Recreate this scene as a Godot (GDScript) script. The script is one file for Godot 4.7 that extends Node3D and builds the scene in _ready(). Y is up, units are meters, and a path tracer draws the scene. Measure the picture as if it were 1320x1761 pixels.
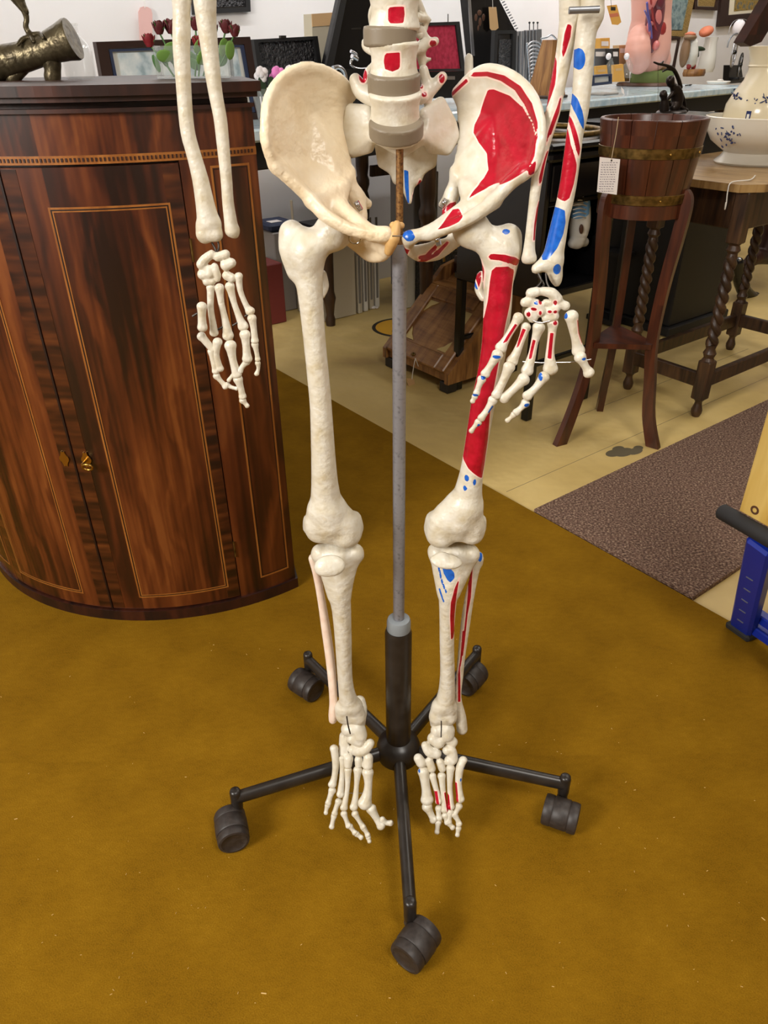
extends Node3D
# An anatomical teaching skeleton on a wheeled stand in an antiques shop.
# Camera first, then lights and room, then the large things, then the small ones.

const FOCAL := 1272.0                    # focal length in pixels of the 1320 x 1761 frame
const EYE := Vector3(0.0, 1.1, 0.0)
const TURN := 0.6435011                  # the shop's walls stand turned by this much
const ZP := -0.855                       # the plane of the stand's pole
var cam := Basis()
var rng := RandomNumberGenerator.new()
var M := {}
var taken := {}

func _ready():
	rng.seed = 11
	cam = Basis(Vector3.RIGHT, deg_to_rad(-31.804)) * Basis(Vector3.BACK, deg_to_rad(-0.754))
	var c := Camera3D.new()
	c.name = "camera"
	c.fov = rad_to_deg(2.0 * atan(880.5 / FOCAL))
	c.near = 0.02
	c.far = 60.0
	c.transform = Transform3D(cam, EYE)
	c.current = true
	add_child(c)
	var we := WorldEnvironment.new()
	we.name = "environment"
	var e := Environment.new()
	e.background_mode = Environment.BG_COLOR
	e.background_color = Color(0.55, 0.6, 0.68)
	e.tonemap_mode = Environment.TONE_MAPPER_LINEAR
	e.tonemap_exposure = 1.06
	e.sdfgi_enabled = true
	e.ssao_enabled = true
	e.ssil_enabled = true
	we.environment = e
	add_child(we)
	lights()
	make_materials()
	build_room()
	build_cabinet()
	build_stand()
	build_skeleton()
	build_shop()

# ---- lights: a frosted shop window at the left end, and ceiling panels
func lights():
	area_light("window_light", RL(-2.30, 1.95, -0.50), RL(0.9, 0.35, -1.0), Vector2(1.0, 0.9), 9.2, Color(1.0, 0.985, 0.96))
	area_light("ceiling_panel_light", RL(0.30, 2.70, 1.00), RL(0.30, 0.0, 1.00), Vector2(1.2, 0.6), 4.5, Color(1.0, 0.98, 0.95))
	area_light("ceiling_panel_light", RL(2.70, 2.70, -0.70), RL(2.70, 0.0, -0.70), Vector2(1.2, 0.6), 1.7, Color(1.0, 0.98, 0.95))
	area_light("ceiling_panel_light", RL(4.20, 2.70, -1.90), RL(4.20, 0.0, -1.90), Vector2(1.2, 0.6), 1.9, Color(1.0, 0.98, 0.95))
	area_light("wall_wash_light", RL(2.6, 2.52, -2.80), RL(2.6, 2.38, -3.45), Vector2(6.4, 0.12), 9.5, Color(0.985, 0.99, 1.0))

func area_light(called: String, at: Vector3, to: Vector3, size: Vector2, energy: float, col: Color):
	var l := AreaLight3D.new()
	l.name = numbered(called)
	l.area_size = size
	l.area_normalize_energy = true
	l.light_energy = energy
	l.light_color = col
	l.area_range = 14.0
	l.area_attenuation = 2.0
	l.shadow_enabled = true
	var up := Vector3.UP if absf((to - at).normalized().y) < 0.9 else RL(1, 0, 0)
	l.transform = Transform3D(Basis.looking_at(to - at, up), at)
	add_child(l, true)

# ---- places: the shop's own axes (along the back wall, up, out of the back wall), and sight lines
func RL(u: float, y: float, v: float) -> Vector3:
	return Vector3(0.8 * u + 0.6 * v, y, -0.6 * u + 0.8 * v)

func room(p: Vector3) -> Vector3:
	return Vector3(0.8 * p.x - 0.6 * p.z, p.y, 0.6 * p.x + 0.8 * p.z)

func ray(px: float, py: float) -> Vector3:
	return cam * Vector3((px - 660.0) / FOCAL, -(py - 880.5) / FOCAL, -1.0)

func W(px: float, py: float, z: float) -> Vector3:      # where that sight line meets the plane at depth z
	var r := ray(px, py)
	return EYE + r * (z / r.z)

func H(px: float, py: float, h: float) -> Vector3:      # where it meets the height h
	var r := ray(px, py)
	return EYE + r * ((h - EYE.y) / r.y)

func PV(px: float, py: float, v: float) -> Vector3:     # where it meets the plane v of the shop, in the shop's axes
	var r := room(ray(px, py))
	var o := room(EYE)
	return o + r * ((v - o.z) / r.z)

func HR(px: float, py: float, h: float) -> Vector3:     # where it meets the height h, in the shop's axes
	return room(H(px, py, h))

func depth(p: Vector3) -> float:
	return -((cam.transposed() * (p - EYE)).z)

# ---- naming and tagging
func numbered(called: String) -> String:
	var n: int = taken.get(called, 0)
	taken[called] = n + 1
	return called if n == 0 else "%s_%03d" % [called, n]

func tag(o: Node, label: String, category: String, group := ""):
	o.set_meta("label", label)
	o.set_meta("category", category)
	if group != "":
		o.set_meta("group", group)

func thing(called: String, label: String, category: String, at: Vector3, turn := 0.0, group := "") -> Node3D:
	var o := Node3D.new()
	o.name = numbered(called)
	add_child(o)
	o.position = at
	o.rotation.y = turn
	tag(o, label, category, group)
	return o

func rthing(called: String, label: String, category: String, u: float, y: float, v: float, group := "") -> Node3D:
	return thing(called, label, category, RL(u, y, v), TURN, group)

func part(parent: Node, called: String, mesh: Mesh, mat: Material = null) -> MeshInstance3D:
	var o := MeshInstance3D.new()
	o.name = called
	o.mesh = mesh
	if mat:
		o.material_override = mat
	parent.add_child(o, true)
	return o

# a part whose mesh was made in the world's axes, under a thing that stands unturned at its base
func wpart(parent: Node3D, called: String, mesh: Mesh, mat: Material = null) -> MeshInstance3D:
	var o := part(parent, called, mesh, mat)
	if parent.get_parent() == self:
		o.position = -parent.position
	return o

func structure(called: String, mesh: Mesh, mat: Material) -> MeshInstance3D:
	var o := part(self, called, mesh, mat)
	o.set_meta("kind", "structure")
	return o

# ---- meshes: triangles are given counter-clockwise as seen from outside
class Mb:
	var v := PackedVector3Array()
	var n := PackedVector3Array()
	var t := PackedVector2Array()
	var ix := PackedInt32Array()
	var xf := Transform3D()

	func vert(p: Vector3, nn: Vector3, uv := Vector2.ZERO) -> int:
		v.append(xf * p)
		n.append((xf.basis * nn).normalized())
		t.append(uv)
		return v.size() - 1

	func face(a: int, b: int, c: int):
		ix.append(a)
		ix.append(c)
		ix.append(b)

	func tri(a: Vector3, b: Vector3, c: Vector3):
		var nn := (b - a).cross(c - a).normalized()
		var i := vert(a, nn)
		vert(b, nn)
		vert(c, nn)
		face(i, i + 1, i + 2)

	func quad(a: Vector3, b: Vector3, c: Vector3, d: Vector3, ua := Vector2(0, 0), uc := Vector2(1, 1)):
		var nn := (c - a).cross(d - b).normalized()
		var i := vert(a, nn, ua)
		vert(b, nn, Vector2(uc.x, ua.y))
		vert(c, nn, uc)
		vert(d, nn, Vector2(ua.x, uc.y))
		face(i, i + 1, i + 2)
		face(i, i + 2, i + 3)

	# a box with chamfered edges
	func box(c: Vector3, s: Vector3, b := 0.002, turn := Basis()):
		var h := s * 0.5
		b = minf(b, minf(h.x, minf(h.y, h.z)) * 0.6)
		var P := func(sx: int, sy: int, sz: int, k: int) -> Vector3:
			var q := Vector3(sx * (h.x - (0.0 if k == 0 else b)), sy * (h.y - (0.0 if k == 1 else b)), sz * (h.z - (0.0 if k == 2 else b)))
			return c + turn * q
		for k in 3:
			var a1 := (k + 1) % 3
			var a2 := (k + 2) % 3
			for s0 in [-1, 1]:
				var cs := []
				for q in [[-1, -1], [1, -1], [1, 1], [-1, 1]]:
					var e := [0, 0, 0]
					e[k] = s0
					e[a1] = q[0]
					e[a2] = q[1]
					cs.append(P.call(e[0], e[1], e[2], k))
				if s0 < 0:
					cs.reverse()
				quad(cs[0], cs[1], cs[2], cs[3])
			# edges along axis k
			for q in [[-1, -1], [1, -1], [1, 1], [-1, 1]]:
				var e0 := [0, 0, 0]
				e0[a1] = q[0]
				e0[a2] = q[1]
				var e1 := e0.duplicate()
				e0[k] = -1
				e1[k] = 1
				var p0: Vector3 = P.call(e0[0], e0[1], e0[2], a1)
				var p1: Vector3 = P.call(e1[0], e1[1], e1[2], a1)
				var p2: Vector3 = P.call(e1[0], e1[1], e1[2], a2)
				var p3: Vector3 = P.call(e0[0], e0[1], e0[2], a2)
				if q[0] * q[1] > 0:
					quad(p3, p2, p1, p0)
				else:
					quad(p0, p1, p2, p3)
		for sx in [-1, 1]:
			for sy in [-1, 1]:
				for sz in [-1, 1]:
					var a: Vector3 = P.call(sx, sy, sz, 0)
					var bb: Vector3 = P.call(sx, sy, sz, 1)
					var cc: Vector3 = P.call(sx, sy, sz, 2)
					if sx * sy * sz > 0:
						tri(a, bb, cc)
					else:
						tri(a, cc, bb)

	# a bar from a to b of section w x d; side is roughly the direction of w
	func bar(a: Vector3, b: Vector3, w: float, d: float, side: Vector3, bev := 0.0015):
		var y := (b - a).normalized()
		var z := side.cross(y).normalized()
		var x := y.cross(z)
		box((a + b) * 0.5, Vector3(w, (b - a).length(), d), bev, Basis(x, y, z))

	# a round rod through points with a radius at each; flat widens it across "side"
	func tube(ps: Array, rs: Array, sides := 10, caps := true, flat := 1.0, side := Vector3.ZERO):
		var m := ps.size()
		var first := v.size()
		var dirv: Vector3 = (ps[1] - ps[0]).normalized()
		var x: Vector3 = side
		if x == Vector3.ZERO:
			x = Vector3.UP if absf(dirv.y) < 0.9 else Vector3.RIGHT
		var run := 0.0
		for i in m:
			var d: Vector3 = (ps[mini(i + 1, m - 1)] - ps[maxi(i - 1, 0)]).normalized()
			x = (x - d * x.dot(d)).normalized()
			var y := d.cross(x)
			var slope: float = 0.0
			var len2: float = (ps[mini(i + 1, m - 1)] - ps[maxi(i - 1, 0)]).length()
			if len2 > 0.0:
				slope = (rs[mini(i + 1, m - 1)] - rs[maxi(i - 1, 0)]) / len2
			if i > 0:
				run += (ps[i] - ps[i - 1]).length()
			for k in sides + 1:
				var a := TAU * k / sides
				var nn := x * cos(a) / flat + y * sin(a)
				vert(ps[i] + (x * cos(a) * flat + y * sin(a)) * rs[i], (nn.normalized() - d * slope), Vector2(run, float(k) / sides * TAU * rs[i]))
		for i in m - 1:
			for k in sides:
				var a := first + i * (sides + 1) + k
				var b := a + sides + 1
				face(a, a + 1, b + 1)
				face(a, b + 1, b)
		if caps:
			for e in [0, m - 1]:
				var o: int = first + e * (sides + 1)
				var d: Vector3 = (ps[1] - ps[0]).normalized() * -1.0 if e == 0 else (ps[m - 1] - ps[m - 2]).normalized()
				var i0 := v.size()
				var keep := xf
				xf = Transform3D()
				vert(keep * ps[e], keep.basis * d)
				for k in sides + 1:
					vert(v[o + k], keep.basis * d)
				xf = keep
				for k in sides:
					if e == 0:
						face(i0, i0 + 2 + k, i0 + 1 + k)
					else:
						face(i0, i0 + 1 + k, i0 + 2 + k)

	# a turned shape: profile of (radius, height), from the bottom outside up
	func lathe(prof: Array, at := Vector3.ZERO, seg := 24, turn := Basis(), from := 0.0, sweep := TAU):
		var run := 0.0
		for i in prof.size() - 1:
			var a: Vector2 = prof[i]
			var b: Vector2 = prof[i + 1]
			if a.distance_to(b) < 0.00001:
				continue
			var d := (b - a).normalized()
			var nn := Vector2(d.y, -d.x)
			var na := nn
			var nb := nn
			if i > 0:
				var d0: Vector2 = (a - prof[i - 1]).normalized()
				if d0.dot(d) > 0.72:
					na = (nn + Vector2(d0.y, -d0.x)).normalized()
			if i < prof.size() - 2:
				var d1: Vector2 = (prof[i + 2] - b).normalized()
				if d1.dot(d) > 0.72:
					nb = (nn + Vector2(d1.y, -d1.x)).normalized()
			var i0 := v.size()
			for k in seg + 1:
				var g := from + sweep * k / seg
				var r := Vector3(sin(g), 0, cos(g))
				vert(at + turn * (r * a.x + Vector3(0, a.y, 0)), turn * (r * na.x + Vector3(0, na.y, 0)), Vector2(g * maxf(a.x, b.x), run))
				vert(at + turn * (r * b.x + Vector3(0, b.y, 0)), turn * (r * nb.x + Vector3(0, nb.y, 0)), Vector2(g * maxf(a.x, b.x), run + a.distance_to(b)))
			for k in seg:
				var q := i0 + k * 2
				if a.x > 0.00001:
					face(q, q + 2, q + 1)
				if b.x > 0.00001:
					face(q + 1, q + 2, q + 3)
			run += a.distance_to(b)

	# a flat outline (counter-clockwise, x right, y up) given depth along z from z0 to z1
	func prism(poly: PackedVector2Array, z0: float, z1: float, tr := Transform3D()):
		var idx := Geometry2D.triangulate_polygon(poly)
		if Geometry2D.is_polygon_clockwise(poly):
			poly = poly.duplicate()
			poly.reverse()
			idx = Geometry2D.triangulate_polygon(poly)
		var keep := xf
		xf = xf * tr
		for s in [0, 1]:
			var i0 := v.size()
			for p in poly:
				vert(Vector3(p.x, p.y, z1 if s else z0), Vector3(0, 0, 1 if s else -1), p)
			for k in range(0, idx.size(), 3):
				var A := poly[idx[k]]
				var flip: bool = (poly[idx[k + 1]] - A).cross(poly[idx[k + 2]] - A) < 0.0
				if flip != (s == 0):
					face(i0 + idx[k], i0 + idx[k + 2], i0 + idx[k + 1])
				else:
					face(i0 + idx[k], i0 + idx[k + 1], i0 + idx[k + 2])
		var m := poly.size()
		for i in m:
			var a := poly[i]
			var b := poly[(i + 1) % m]
			quad(Vector3(a.x, a.y, z1), Vector3(a.x, a.y, z0), Vector3(b.x, b.y, z0), Vector3(b.x, b.y, z1))
		xf = keep

	# a smooth sheet through a grid of points: rows x columns
	func sheet(g: Array, flip := false):
		var R := g.size()
		var C: int = g[0].size()
		var i0 := v.size()
		for r in R:
			for c in C:
				var du: Vector3 = g[r][mini(c + 1, C - 1)] - g[r][maxi(c - 1, 0)]
				var dv: Vector3 = g[mini(r + 1, R - 1)][c] - g[maxi(r - 1, 0)][c]
				var nn := du.cross(dv).normalized()
				vert(g[r][c], -nn if flip else nn, Vector2(float(c) / (C - 1), float(r) / (R - 1)))
		for r in R - 1:
			for c in C - 1:
				var a := i0 + r * C + c
				if flip:
					face(a, a + C + 1, a + 1)
					face(a, a + C, a + C + 1)
				else:
					face(a, a + 1, a + C + 1)
					face(a, a + C + 1, a + C)

	func ball(c: Vector3, r: Vector3, seg := 14, rings := 9, turn := Basis()):
		var i0 := v.size()
		for i in rings + 1:
			var p := PI * i / rings
			for k in seg + 1:
				var a := TAU * k / seg
				var d := Vector3(sin(p) * sin(a), -cos(p), sin(p) * cos(a))
				vert(c + turn * (d * r), turn * (d / r), Vector2(float(k) / seg, float(i) / rings))
		for i in rings:
			for k in seg:
				var a := i0 + i * (seg + 1) + k
				var b := a + seg + 1
				face(a, a + 1, b + 1)
				face(a, b + 1, b)

	func into(mesh: ArrayMesh, mat: Material = null) -> ArrayMesh:
		if v.is_empty():
			return mesh
		var arr := []
		arr.resize(Mesh.ARRAY_MAX)
		arr[Mesh.ARRAY_VERTEX] = v
		arr[Mesh.ARRAY_NORMAL] = n
		arr[Mesh.ARRAY_TEX_UV] = t
		arr[Mesh.ARRAY_INDEX] = ix
		mesh.add_surface_from_arrays(Mesh.PRIMITIVE_TRIANGLES, arr)
		if mat:
			mesh.surface_set_material(mesh.get_surface_count() - 1, mat)
		return mesh

	func done(mat: Material = null) -> ArrayMesh:
		return into(ArrayMesh.new(), mat)

func rbox(c: Vector3, s: Vector3, b := 0.002) -> ArrayMesh:
	var m := Mb.new()
	m.box(c, s, b)
	return m.done()

func rtube(ps: Array, rs, sides := 10) -> ArrayMesh:
	var m := Mb.new()
	if not rs is Array:
		var q := []
		for p in ps:
			q.append(rs)
		rs = q
	m.tube(ps, rs, sides)
	return m.done()

func rlathe(prof: Array, at := Vector3.ZERO, seg := 24) -> ArrayMesh:
	var m := Mb.new()
	m.lathe(prof, at, seg)
	return m.done()

# a smooth curve through points, n steps to each span
func curve(ps: Array, n := 6) -> Array:
	var out := []
	for i in ps.size() - 1:
		var p0 = ps[maxi(i - 1, 0)]
		var p1 = ps[i]
		var p2 = ps[i + 1]
		var p3 = ps[mini(i + 2, ps.size() - 1)]
		for k in n:
			var s := float(k) / n
			out.append(0.5 * (2.0 * p1 + (p2 - p0) * s + (2.0 * p0 - 5.0 * p1 + 4.0 * p2 - p3) * s * s + (3.0 * p1 - p0 - 3.0 * p2 + p3) * s * s * s))
	out.append(ps[ps.size() - 1])
	return out

# ---- materials
func c8(r: int, g: int, b: int) -> Color:
	return Color(r / 255.0, g / 255.0, b / 255.0)

func mat(called: String, col: Color, rough := 0.6, metal := 0.0) -> StandardMaterial3D:
	var m := StandardMaterial3D.new()
	m.resource_name = called
	m.albedo_color = col
	m.roughness = rough
	m.metallic = metal
	M[called] = m
	return m

func noise_image(size: Vector2i, sx: float, sy: float, oct: int, sd: int, warp := 0.0, wf := 0.01) -> PackedFloat32Array:
	var f := FastNoiseLite.new()
	f.seed = sd
	f.noise_type = FastNoiseLite.TYPE_SIMPLEX_SMOOTH
	f.frequency = 1.0
	f.fractal_octaves = oct
	var w := FastNoiseLite.new()
	w.seed = sd + 7
	w.frequency = wf
	var out := PackedFloat32Array()
	out.resize(size.x * size.y)
	var i := 0
	for y in size.y:
		for x in size.x:
			var xx := float(x)
			if warp > 0.0:
				xx += warp * w.get_noise_2d(x, y * 0.35)
			out[i] = f.get_noise_2d(xx * sx, y * sy)
			i += 1
	return out

func ramp_texture(size: Vector2i, vals: PackedFloat32Array, cols: Array, lo := -0.6, hi := 0.6) -> ImageTexture:
	var im := Image.create(size.x, size.y, false, Image.FORMAT_RGB8)
	var lut := []
	var n := cols.size() - 1
	for k in 128:
		var s := k / 127.0 * n
		var i := mini(int(s), n - 1)
		lut.append((cols[i] as Color).lerp(cols[i + 1], s - i))
	var q := 0
	for y in size.y:
		for x in size.x:
			im.set_pixel(x, y, lut[clampi(int((vals[q] - lo) / (hi - lo) * 127.0), 0, 127)])
			q += 1
	return ImageTexture.create_from_image(im)

func tri_noise(freq: float, oct: int, cols: Array, sd: int, size := 256, normal := false, strength := 4.0) -> NoiseTexture2D:
	var f := FastNoiseLite.new()
	f.seed = sd
	f.frequency = freq
	f.fractal_octaves = oct
	f.noise_type = FastNoiseLite.TYPE_SIMPLEX_SMOOTH
	var t := NoiseTexture2D.new()
	t.width = size
	t.height = size
	t.seamless = true
	t.noise = f
	if normal:
		t.as_normal_map = true
		t.bump_strength = strength
	else:
		var g := Gradient.new()
		var offs := PackedFloat32Array()
		var cc := PackedColorArray()
		for i in cols.size():
			offs.append(0.12 + 0.76 * float(i) / (cols.size() - 1))
			cc.append(cols[i])
		g.offsets = offs
		g.colors = cc
		t.color_ramp = g
	return t

func triplanar(m: StandardMaterial3D, scale: float, world := false):
	m.uv1_triplanar = true
	m.uv1_world_triplanar = world
	m.uv1_scale = Vector3.ONE * scale

func noisy(called: String, cols: Array, rough: float, scale: float, freq := 0.02, oct := 4, sd := 3, metal := 0.0, bump := 0.0, bump_freq := 0.0) -> StandardMaterial3D:
	var m := mat(called, Color.WHITE, rough, metal)
	m.albedo_texture = tri_noise(freq, oct, cols, sd)
	triplanar(m, scale)
	if bump > 0.0:
		m.normal_enabled = true
		m.normal_texture = tri_noise(bump_freq if bump_freq > 0.0 else freq, oct, [], sd + 1, 256, true, bump)
	return m

func wood(called: String, cols: Array, rough: float, sx: float, sy: float, sd: int, size := Vector2i(256, 512), warp := 14.0, coat := 0.0) -> StandardMaterial3D:
	var a := noise_image(size, sx, sy, 3, sd, warp, 0.012)
	var b := noise_image(size, sx * 5.0, sy * 1.2, 2, sd + 3)
	for i in a.size():
		a[i] = a[i] * 0.8 + b[i] * 0.28
	var m := mat(called, Color.WHITE, rough)
	m.albedo_texture = ramp_texture(size, a, cols, -0.55, 0.55)
	if coat > 0.0:
		m.clearcoat_enabled = true
		m.clearcoat = coat
		m.clearcoat_roughness = 0.22
	return m

func make_materials():
	# floor coverings and walls
	var m := mat("carpet_pile", Color.WHITE, 0.97)
	var sz := Vector2i(1024, 1024)
	var big := noise_image(sz, 0.006, 0.006, 4, 41)
	var fine := noise_image(sz, 0.34, 0.40, 3, 42)
	var streak := noise_image(sz, 0.03, 0.07, 3, 43)
	for i in big.size():
		big[i] = big[i] * 0.34 + fine[i] * 0.55 + streak[i] * 0.16
	m.albedo_texture = ramp_texture(sz, big, [c8(92, 62, 6), c8(113, 80, 9), c8(124, 89, 12), c8(133, 97, 16), c8(150, 112, 26)], -0.7, 0.7)
	m.heightmap_enabled = true
	var hm := Image.create(sz.x, sz.y, false, Image.FORMAT_L8)
	for y in sz.y:
		for x in sz.x:
			var g := clampf(0.5 + 0.45 * fine[y * sz.x + x] + 0.12 * streak[y * sz.x + x], 0.0, 1.0)
			hm.set_pixel(x, y, Color(g, g, g))
	m.heightmap_texture = ImageTexture.create_from_image(hm)
	m.heightmap_scale = 0.10
	m.metallic_specular = 0.22
	triplanar(m, 1.1, true)
	m = noisy("concrete", [c8(174, 145, 88), c8(196, 168, 104), c8(206, 178, 113), c8(214, 187, 122), c8(198, 170, 106)], 0.5, 0.5, 0.008, 5, 77, 0.0, 0.5, 0.05)
	m.uv1_world_triplanar = true
	m = noisy("mat_fibre", [c8(64, 42, 33), c8(102, 74, 60), c8(124, 95, 79), c8(152, 123, 104), c8(204, 176, 148)], 0.95, 4.0, 0.12, 3, 21, 0.0, 9.0, 0.2)
	m.uv1_world_triplanar = true
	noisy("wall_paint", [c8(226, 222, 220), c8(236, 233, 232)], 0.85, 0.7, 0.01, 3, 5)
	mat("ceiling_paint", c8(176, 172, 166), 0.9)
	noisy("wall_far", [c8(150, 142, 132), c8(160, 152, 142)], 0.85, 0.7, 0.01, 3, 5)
	mat("panel_glow", c8(240, 240, 236), 0.5)
	M.panel_glow.emission_enabled = true
	M.panel_glow.emission = Color(1.0, 0.96, 0.88)
	M.panel_glow.emission_energy_multiplier = 1.0
	mat("white_trim", c8(226, 224, 220), 0.5)
	# bone
	m = noisy("bone", [c8(196, 183, 154), c8(207, 198, 177), c8(213, 206, 189), c8(219, 214, 201), c8(209, 200, 180)], 0.36, 7.0, 0.02, 4, 8, 0.0, 2.2, 0.055)
	m.normal_scale = 0.65
	m = noisy("bone_pink", [c8(232, 204, 184), c8(240, 218, 200), c8(244, 226, 210)], 0.45, 8.0, 0.02, 3, 12)
	m = noisy("bone_amber", [c8(196, 160, 96), c8(214, 184, 128), c8(224, 200, 152)], 0.4, 9.0, 0.02, 3, 14)
	mat("bone_edge", c8(244, 214, 202), 0.42)
	m = noisy("muscle_red", [c8(150, 10, 30), c8(176, 16, 40), c8(188, 22, 48)], 0.24, 9.0, 0.02, 3, 9, 0.0, 3.0, 0.05)
	m.normal_scale = 0.35
	m = noisy("muscle_blue", [c8(20, 80, 170), c8(26, 96, 196), c8(40, 110, 205)], 0.25, 12.0, 0.03, 3, 10)
	mat("disc_grey", c8(128, 116, 98), 0.45)
	mat("cartilage", c8(206, 164, 104), 0.5)
	mat("chrome", c8(200, 200, 204), 0.18, 1.0)
	mat("wire", c8(70, 66, 62), 0.4, 0.8)
	# metals and plastics
	noisy("pole_steel", [c8(112, 112, 118), c8(138, 138, 144), c8(141, 141, 147), c8(142, 142, 148), c8(139, 139, 145)], 0.36, 9.0, 0.05, 2, 31, 0.4)
	noisy("rusty_rod", [c8(60, 36, 20), c8(118, 80, 42), c8(150, 112, 64), c8(96, 62, 34)], 0.45, 14.0, 0.04, 4, 32, 0.5)
	mat("grey_plastic", c8(128, 134, 138), 0.45)
	noisy("stand_black", [c8(30, 25, 22), c8(40, 35, 31), c8(48, 42, 38)], 0.34, 5.0, 0.02, 4, 33)
	noisy("caster_black", [c8(38, 32, 29), c8(50, 43, 40), c8(60, 53, 49)], 0.5, 12.0, 0.03, 3, 34)
	mat("brass", c8(186, 148, 76), 0.3, 1.0)
	noisy("old_brass", [c8(70, 54, 26), c8(112, 88, 44), c8(136, 108, 60)], 0.4, 9.0, 0.02, 3, 35, 0.85)
	noisy("bronze", [c8(58, 50, 36), c8(86, 76, 56), c8(108, 98, 74), c8(72, 62, 44)], 0.36, 5.0, 0.02, 3, 36, 0.7, 1.5, 0.05)
	mat("dark_bronze", c8(44, 34, 28), 0.35, 0.6)
	mat("black_gloss", c8(16, 15, 16), 0.2)
	mat("black_matt", c8(26, 25, 26), 0.6)
	mat("black_rubber", c8(34, 33, 34), 0.75)
	mat("blue_paint", c8(8, 40, 150), 0.4)
	mat("silver", c8(196, 198, 204), 0.28, 0.9)
	mat("dull_steel", c8(140, 142, 146), 0.4, 0.7)
	# woods
	m = wood("mahogany", [c8(30, 11, 5), c8(52, 20, 8), c8(76, 33, 13), c8(96, 46, 19), c8(118, 64, 28)], 0.34, 0.020, 0.0018, 51, Vector2i(512, 1024), 26.0, 0.35)
	m = wood("mahogany_cross", [c8(34, 13, 6), c8(56, 24, 10), c8(76, 36, 15), c8(98, 52, 22)], 0.32, 0.004, 0.05, 52, Vector2i(256, 256), 8.0, 0.35)
	m = wood("mahogany_dark", [c8(24, 9, 6), c8(40, 16, 8), c8(56, 23, 11), c8(68, 30, 14)], 0.45, 0.03, 0.004, 53, Vector2i(256, 512), 16.0, 0.0)
	triplanar(m, 1.6)
	mat("ebony_line", c8(28, 12, 8), 0.4)
	m = wood("satinwood", [c8(128, 74, 28), c8(150, 92, 38), c8(164, 106, 48)], 0.38, 0.05, 0.01, 54, Vector2i(128, 128), 4.0, 0.2)
	triplanar(m, 4.0)
	m = wood("oak", [c8(92, 58, 28), c8(130, 86, 44), c8(154, 108, 58), c8(172, 126, 72)], 0.42, 0.04, 0.006, 55, Vector2i(256, 256), 10.0, 0.15)
	triplanar(m, 2.6)
	m = wood("oak_dark", [c8(32, 19, 10), c8(50, 31, 17), c8(68, 44, 24), c8(82, 56, 32)], 0.45, 0.04, 0.006, 56, Vector2i(256, 256), 10.0, 0.1)
	triplanar(m, 2.6)
	m = wood("oak_top", [c8(128, 96, 54), c8(158, 124, 76), c8(180, 148, 98)], 0.35, 0.05, 0.006, 57, Vector2i(256, 256), 10.0, 0.25)
	triplanar(m, 1.8)
	m = wood("red_wood", [c8(44, 17, 8), c8(64, 27, 13), c8(80, 37, 18), c8(92, 45, 23)], 0.32, 0.05, 0.006, 58, Vector2i(256, 256), 10.0, 0.3)
	triplanar(m, 2.2)
	m = wood("pine", [c8(196, 156, 72), c8(216, 180, 96), c8(226, 194, 114)], 0.5, 0.03, 0.005, 59, Vector2i(256, 256), 12.0)
	triplanar(m, 2.0)
	# papers, glass, cloth, clay
	mat("paper", c8(226, 218, 214), 0.8)
	mat("card", c8(202, 164, 116), 0.8)
	mat("white_card", c8(214, 210, 200), 0.7)
	mat("ink", c8(96, 84, 100), 0.8)
	mat("string", c8(178, 156, 124), 0.8)
	mat("white_cord", c8(226, 222, 214), 0.6)
	m = mat("glass", Color(0.93, 0.96, 0.95, 0.06), 0.05)
	m.transparency = BaseMaterial3D.TRANSPARENCY_ALPHA
	m = noisy("marble", [c8(176, 206, 222), c8(204, 226, 238), c8(220, 236, 244), c8(190, 216, 232)], 0.12, 2.2, 0.02, 5, 61)
	mat("cream_glaze", c8(222, 208, 176), 0.16)
	mat("cream_glaze_white", c8(226, 220, 206), 0.16)
	mat("flow_blue", c8(44, 54, 96), 0.22)
	mat("rose_red", c8(120, 16, 26), 0.6)
	mat("rose_dark", c8(84, 20, 26), 0.6)
	mat("leaf", c8(60, 104, 44), 0.55)
	mat("leaf_light", c8(108, 146, 66), 0.55)
	mat("leaf_dark", c8(34, 58, 32), 0.55)
	mat("petal_pink", c8(232, 130, 200), 0.6)
	mat("petal_white", c8(232, 226, 228), 0.6)
	noisy("red_velvet", [c8(150, 26, 52), c8(176, 38, 66), c8(190, 50, 78)], 0.9, 5.0, 0.03, 3, 62)
	m = noisy("black_leather", [c8(30, 28, 30), c8(44, 42, 44), c8(56, 54, 56)], 0.4, 5.0, 0.02, 3, 63, 0.0, 14.0, 0.05)
	noisy("pale_print", [c8(150, 166, 172), c8(186, 198, 202), c8(206, 212, 212), c8(222, 224, 222)], 0.4, 6.0, 0.01, 4, 64)
	noisy("sea_print", [c8(70, 92, 98), c8(108, 128, 130), c8(140, 156, 154), c8(94, 114, 118)], 0.35, 5.0, 0.012, 4, 65)
	noisy("ochre_print", [c8(108, 96, 40), c8(168, 130, 52), c8(120, 116, 96), c8(90, 92, 84)], 0.4, 7.0, 0.015, 4, 66)
	mat("mount_cream", c8(232, 222, 196), 0.7)
	mat("frame_dark", c8(46, 26, 20), 0.4)
	noisy("gilt", [c8(120, 96, 52), c8(168, 138, 80), c8(190, 160, 104)], 0.4, 14.0, 0.03, 3, 67, 0.4)
	mat("skin_pink", c8(222, 164, 148), 0.38)
	mat("organ_red", c8(150, 48, 46), 0.3)
	mat("organ_pink", c8(206, 120, 116), 0.32)
	mat("organ_blue", c8(92, 84, 150), 0.32)
	mat("organ_dark", c8(104, 44, 56), 0.3)
	mat("felt_green", c8(106, 122, 66), 0.8)
	mat("walnut_disc", c8(88, 58, 42), 0.45)
	mat("pink_card", c8(222, 178, 172), 0.7)
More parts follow.
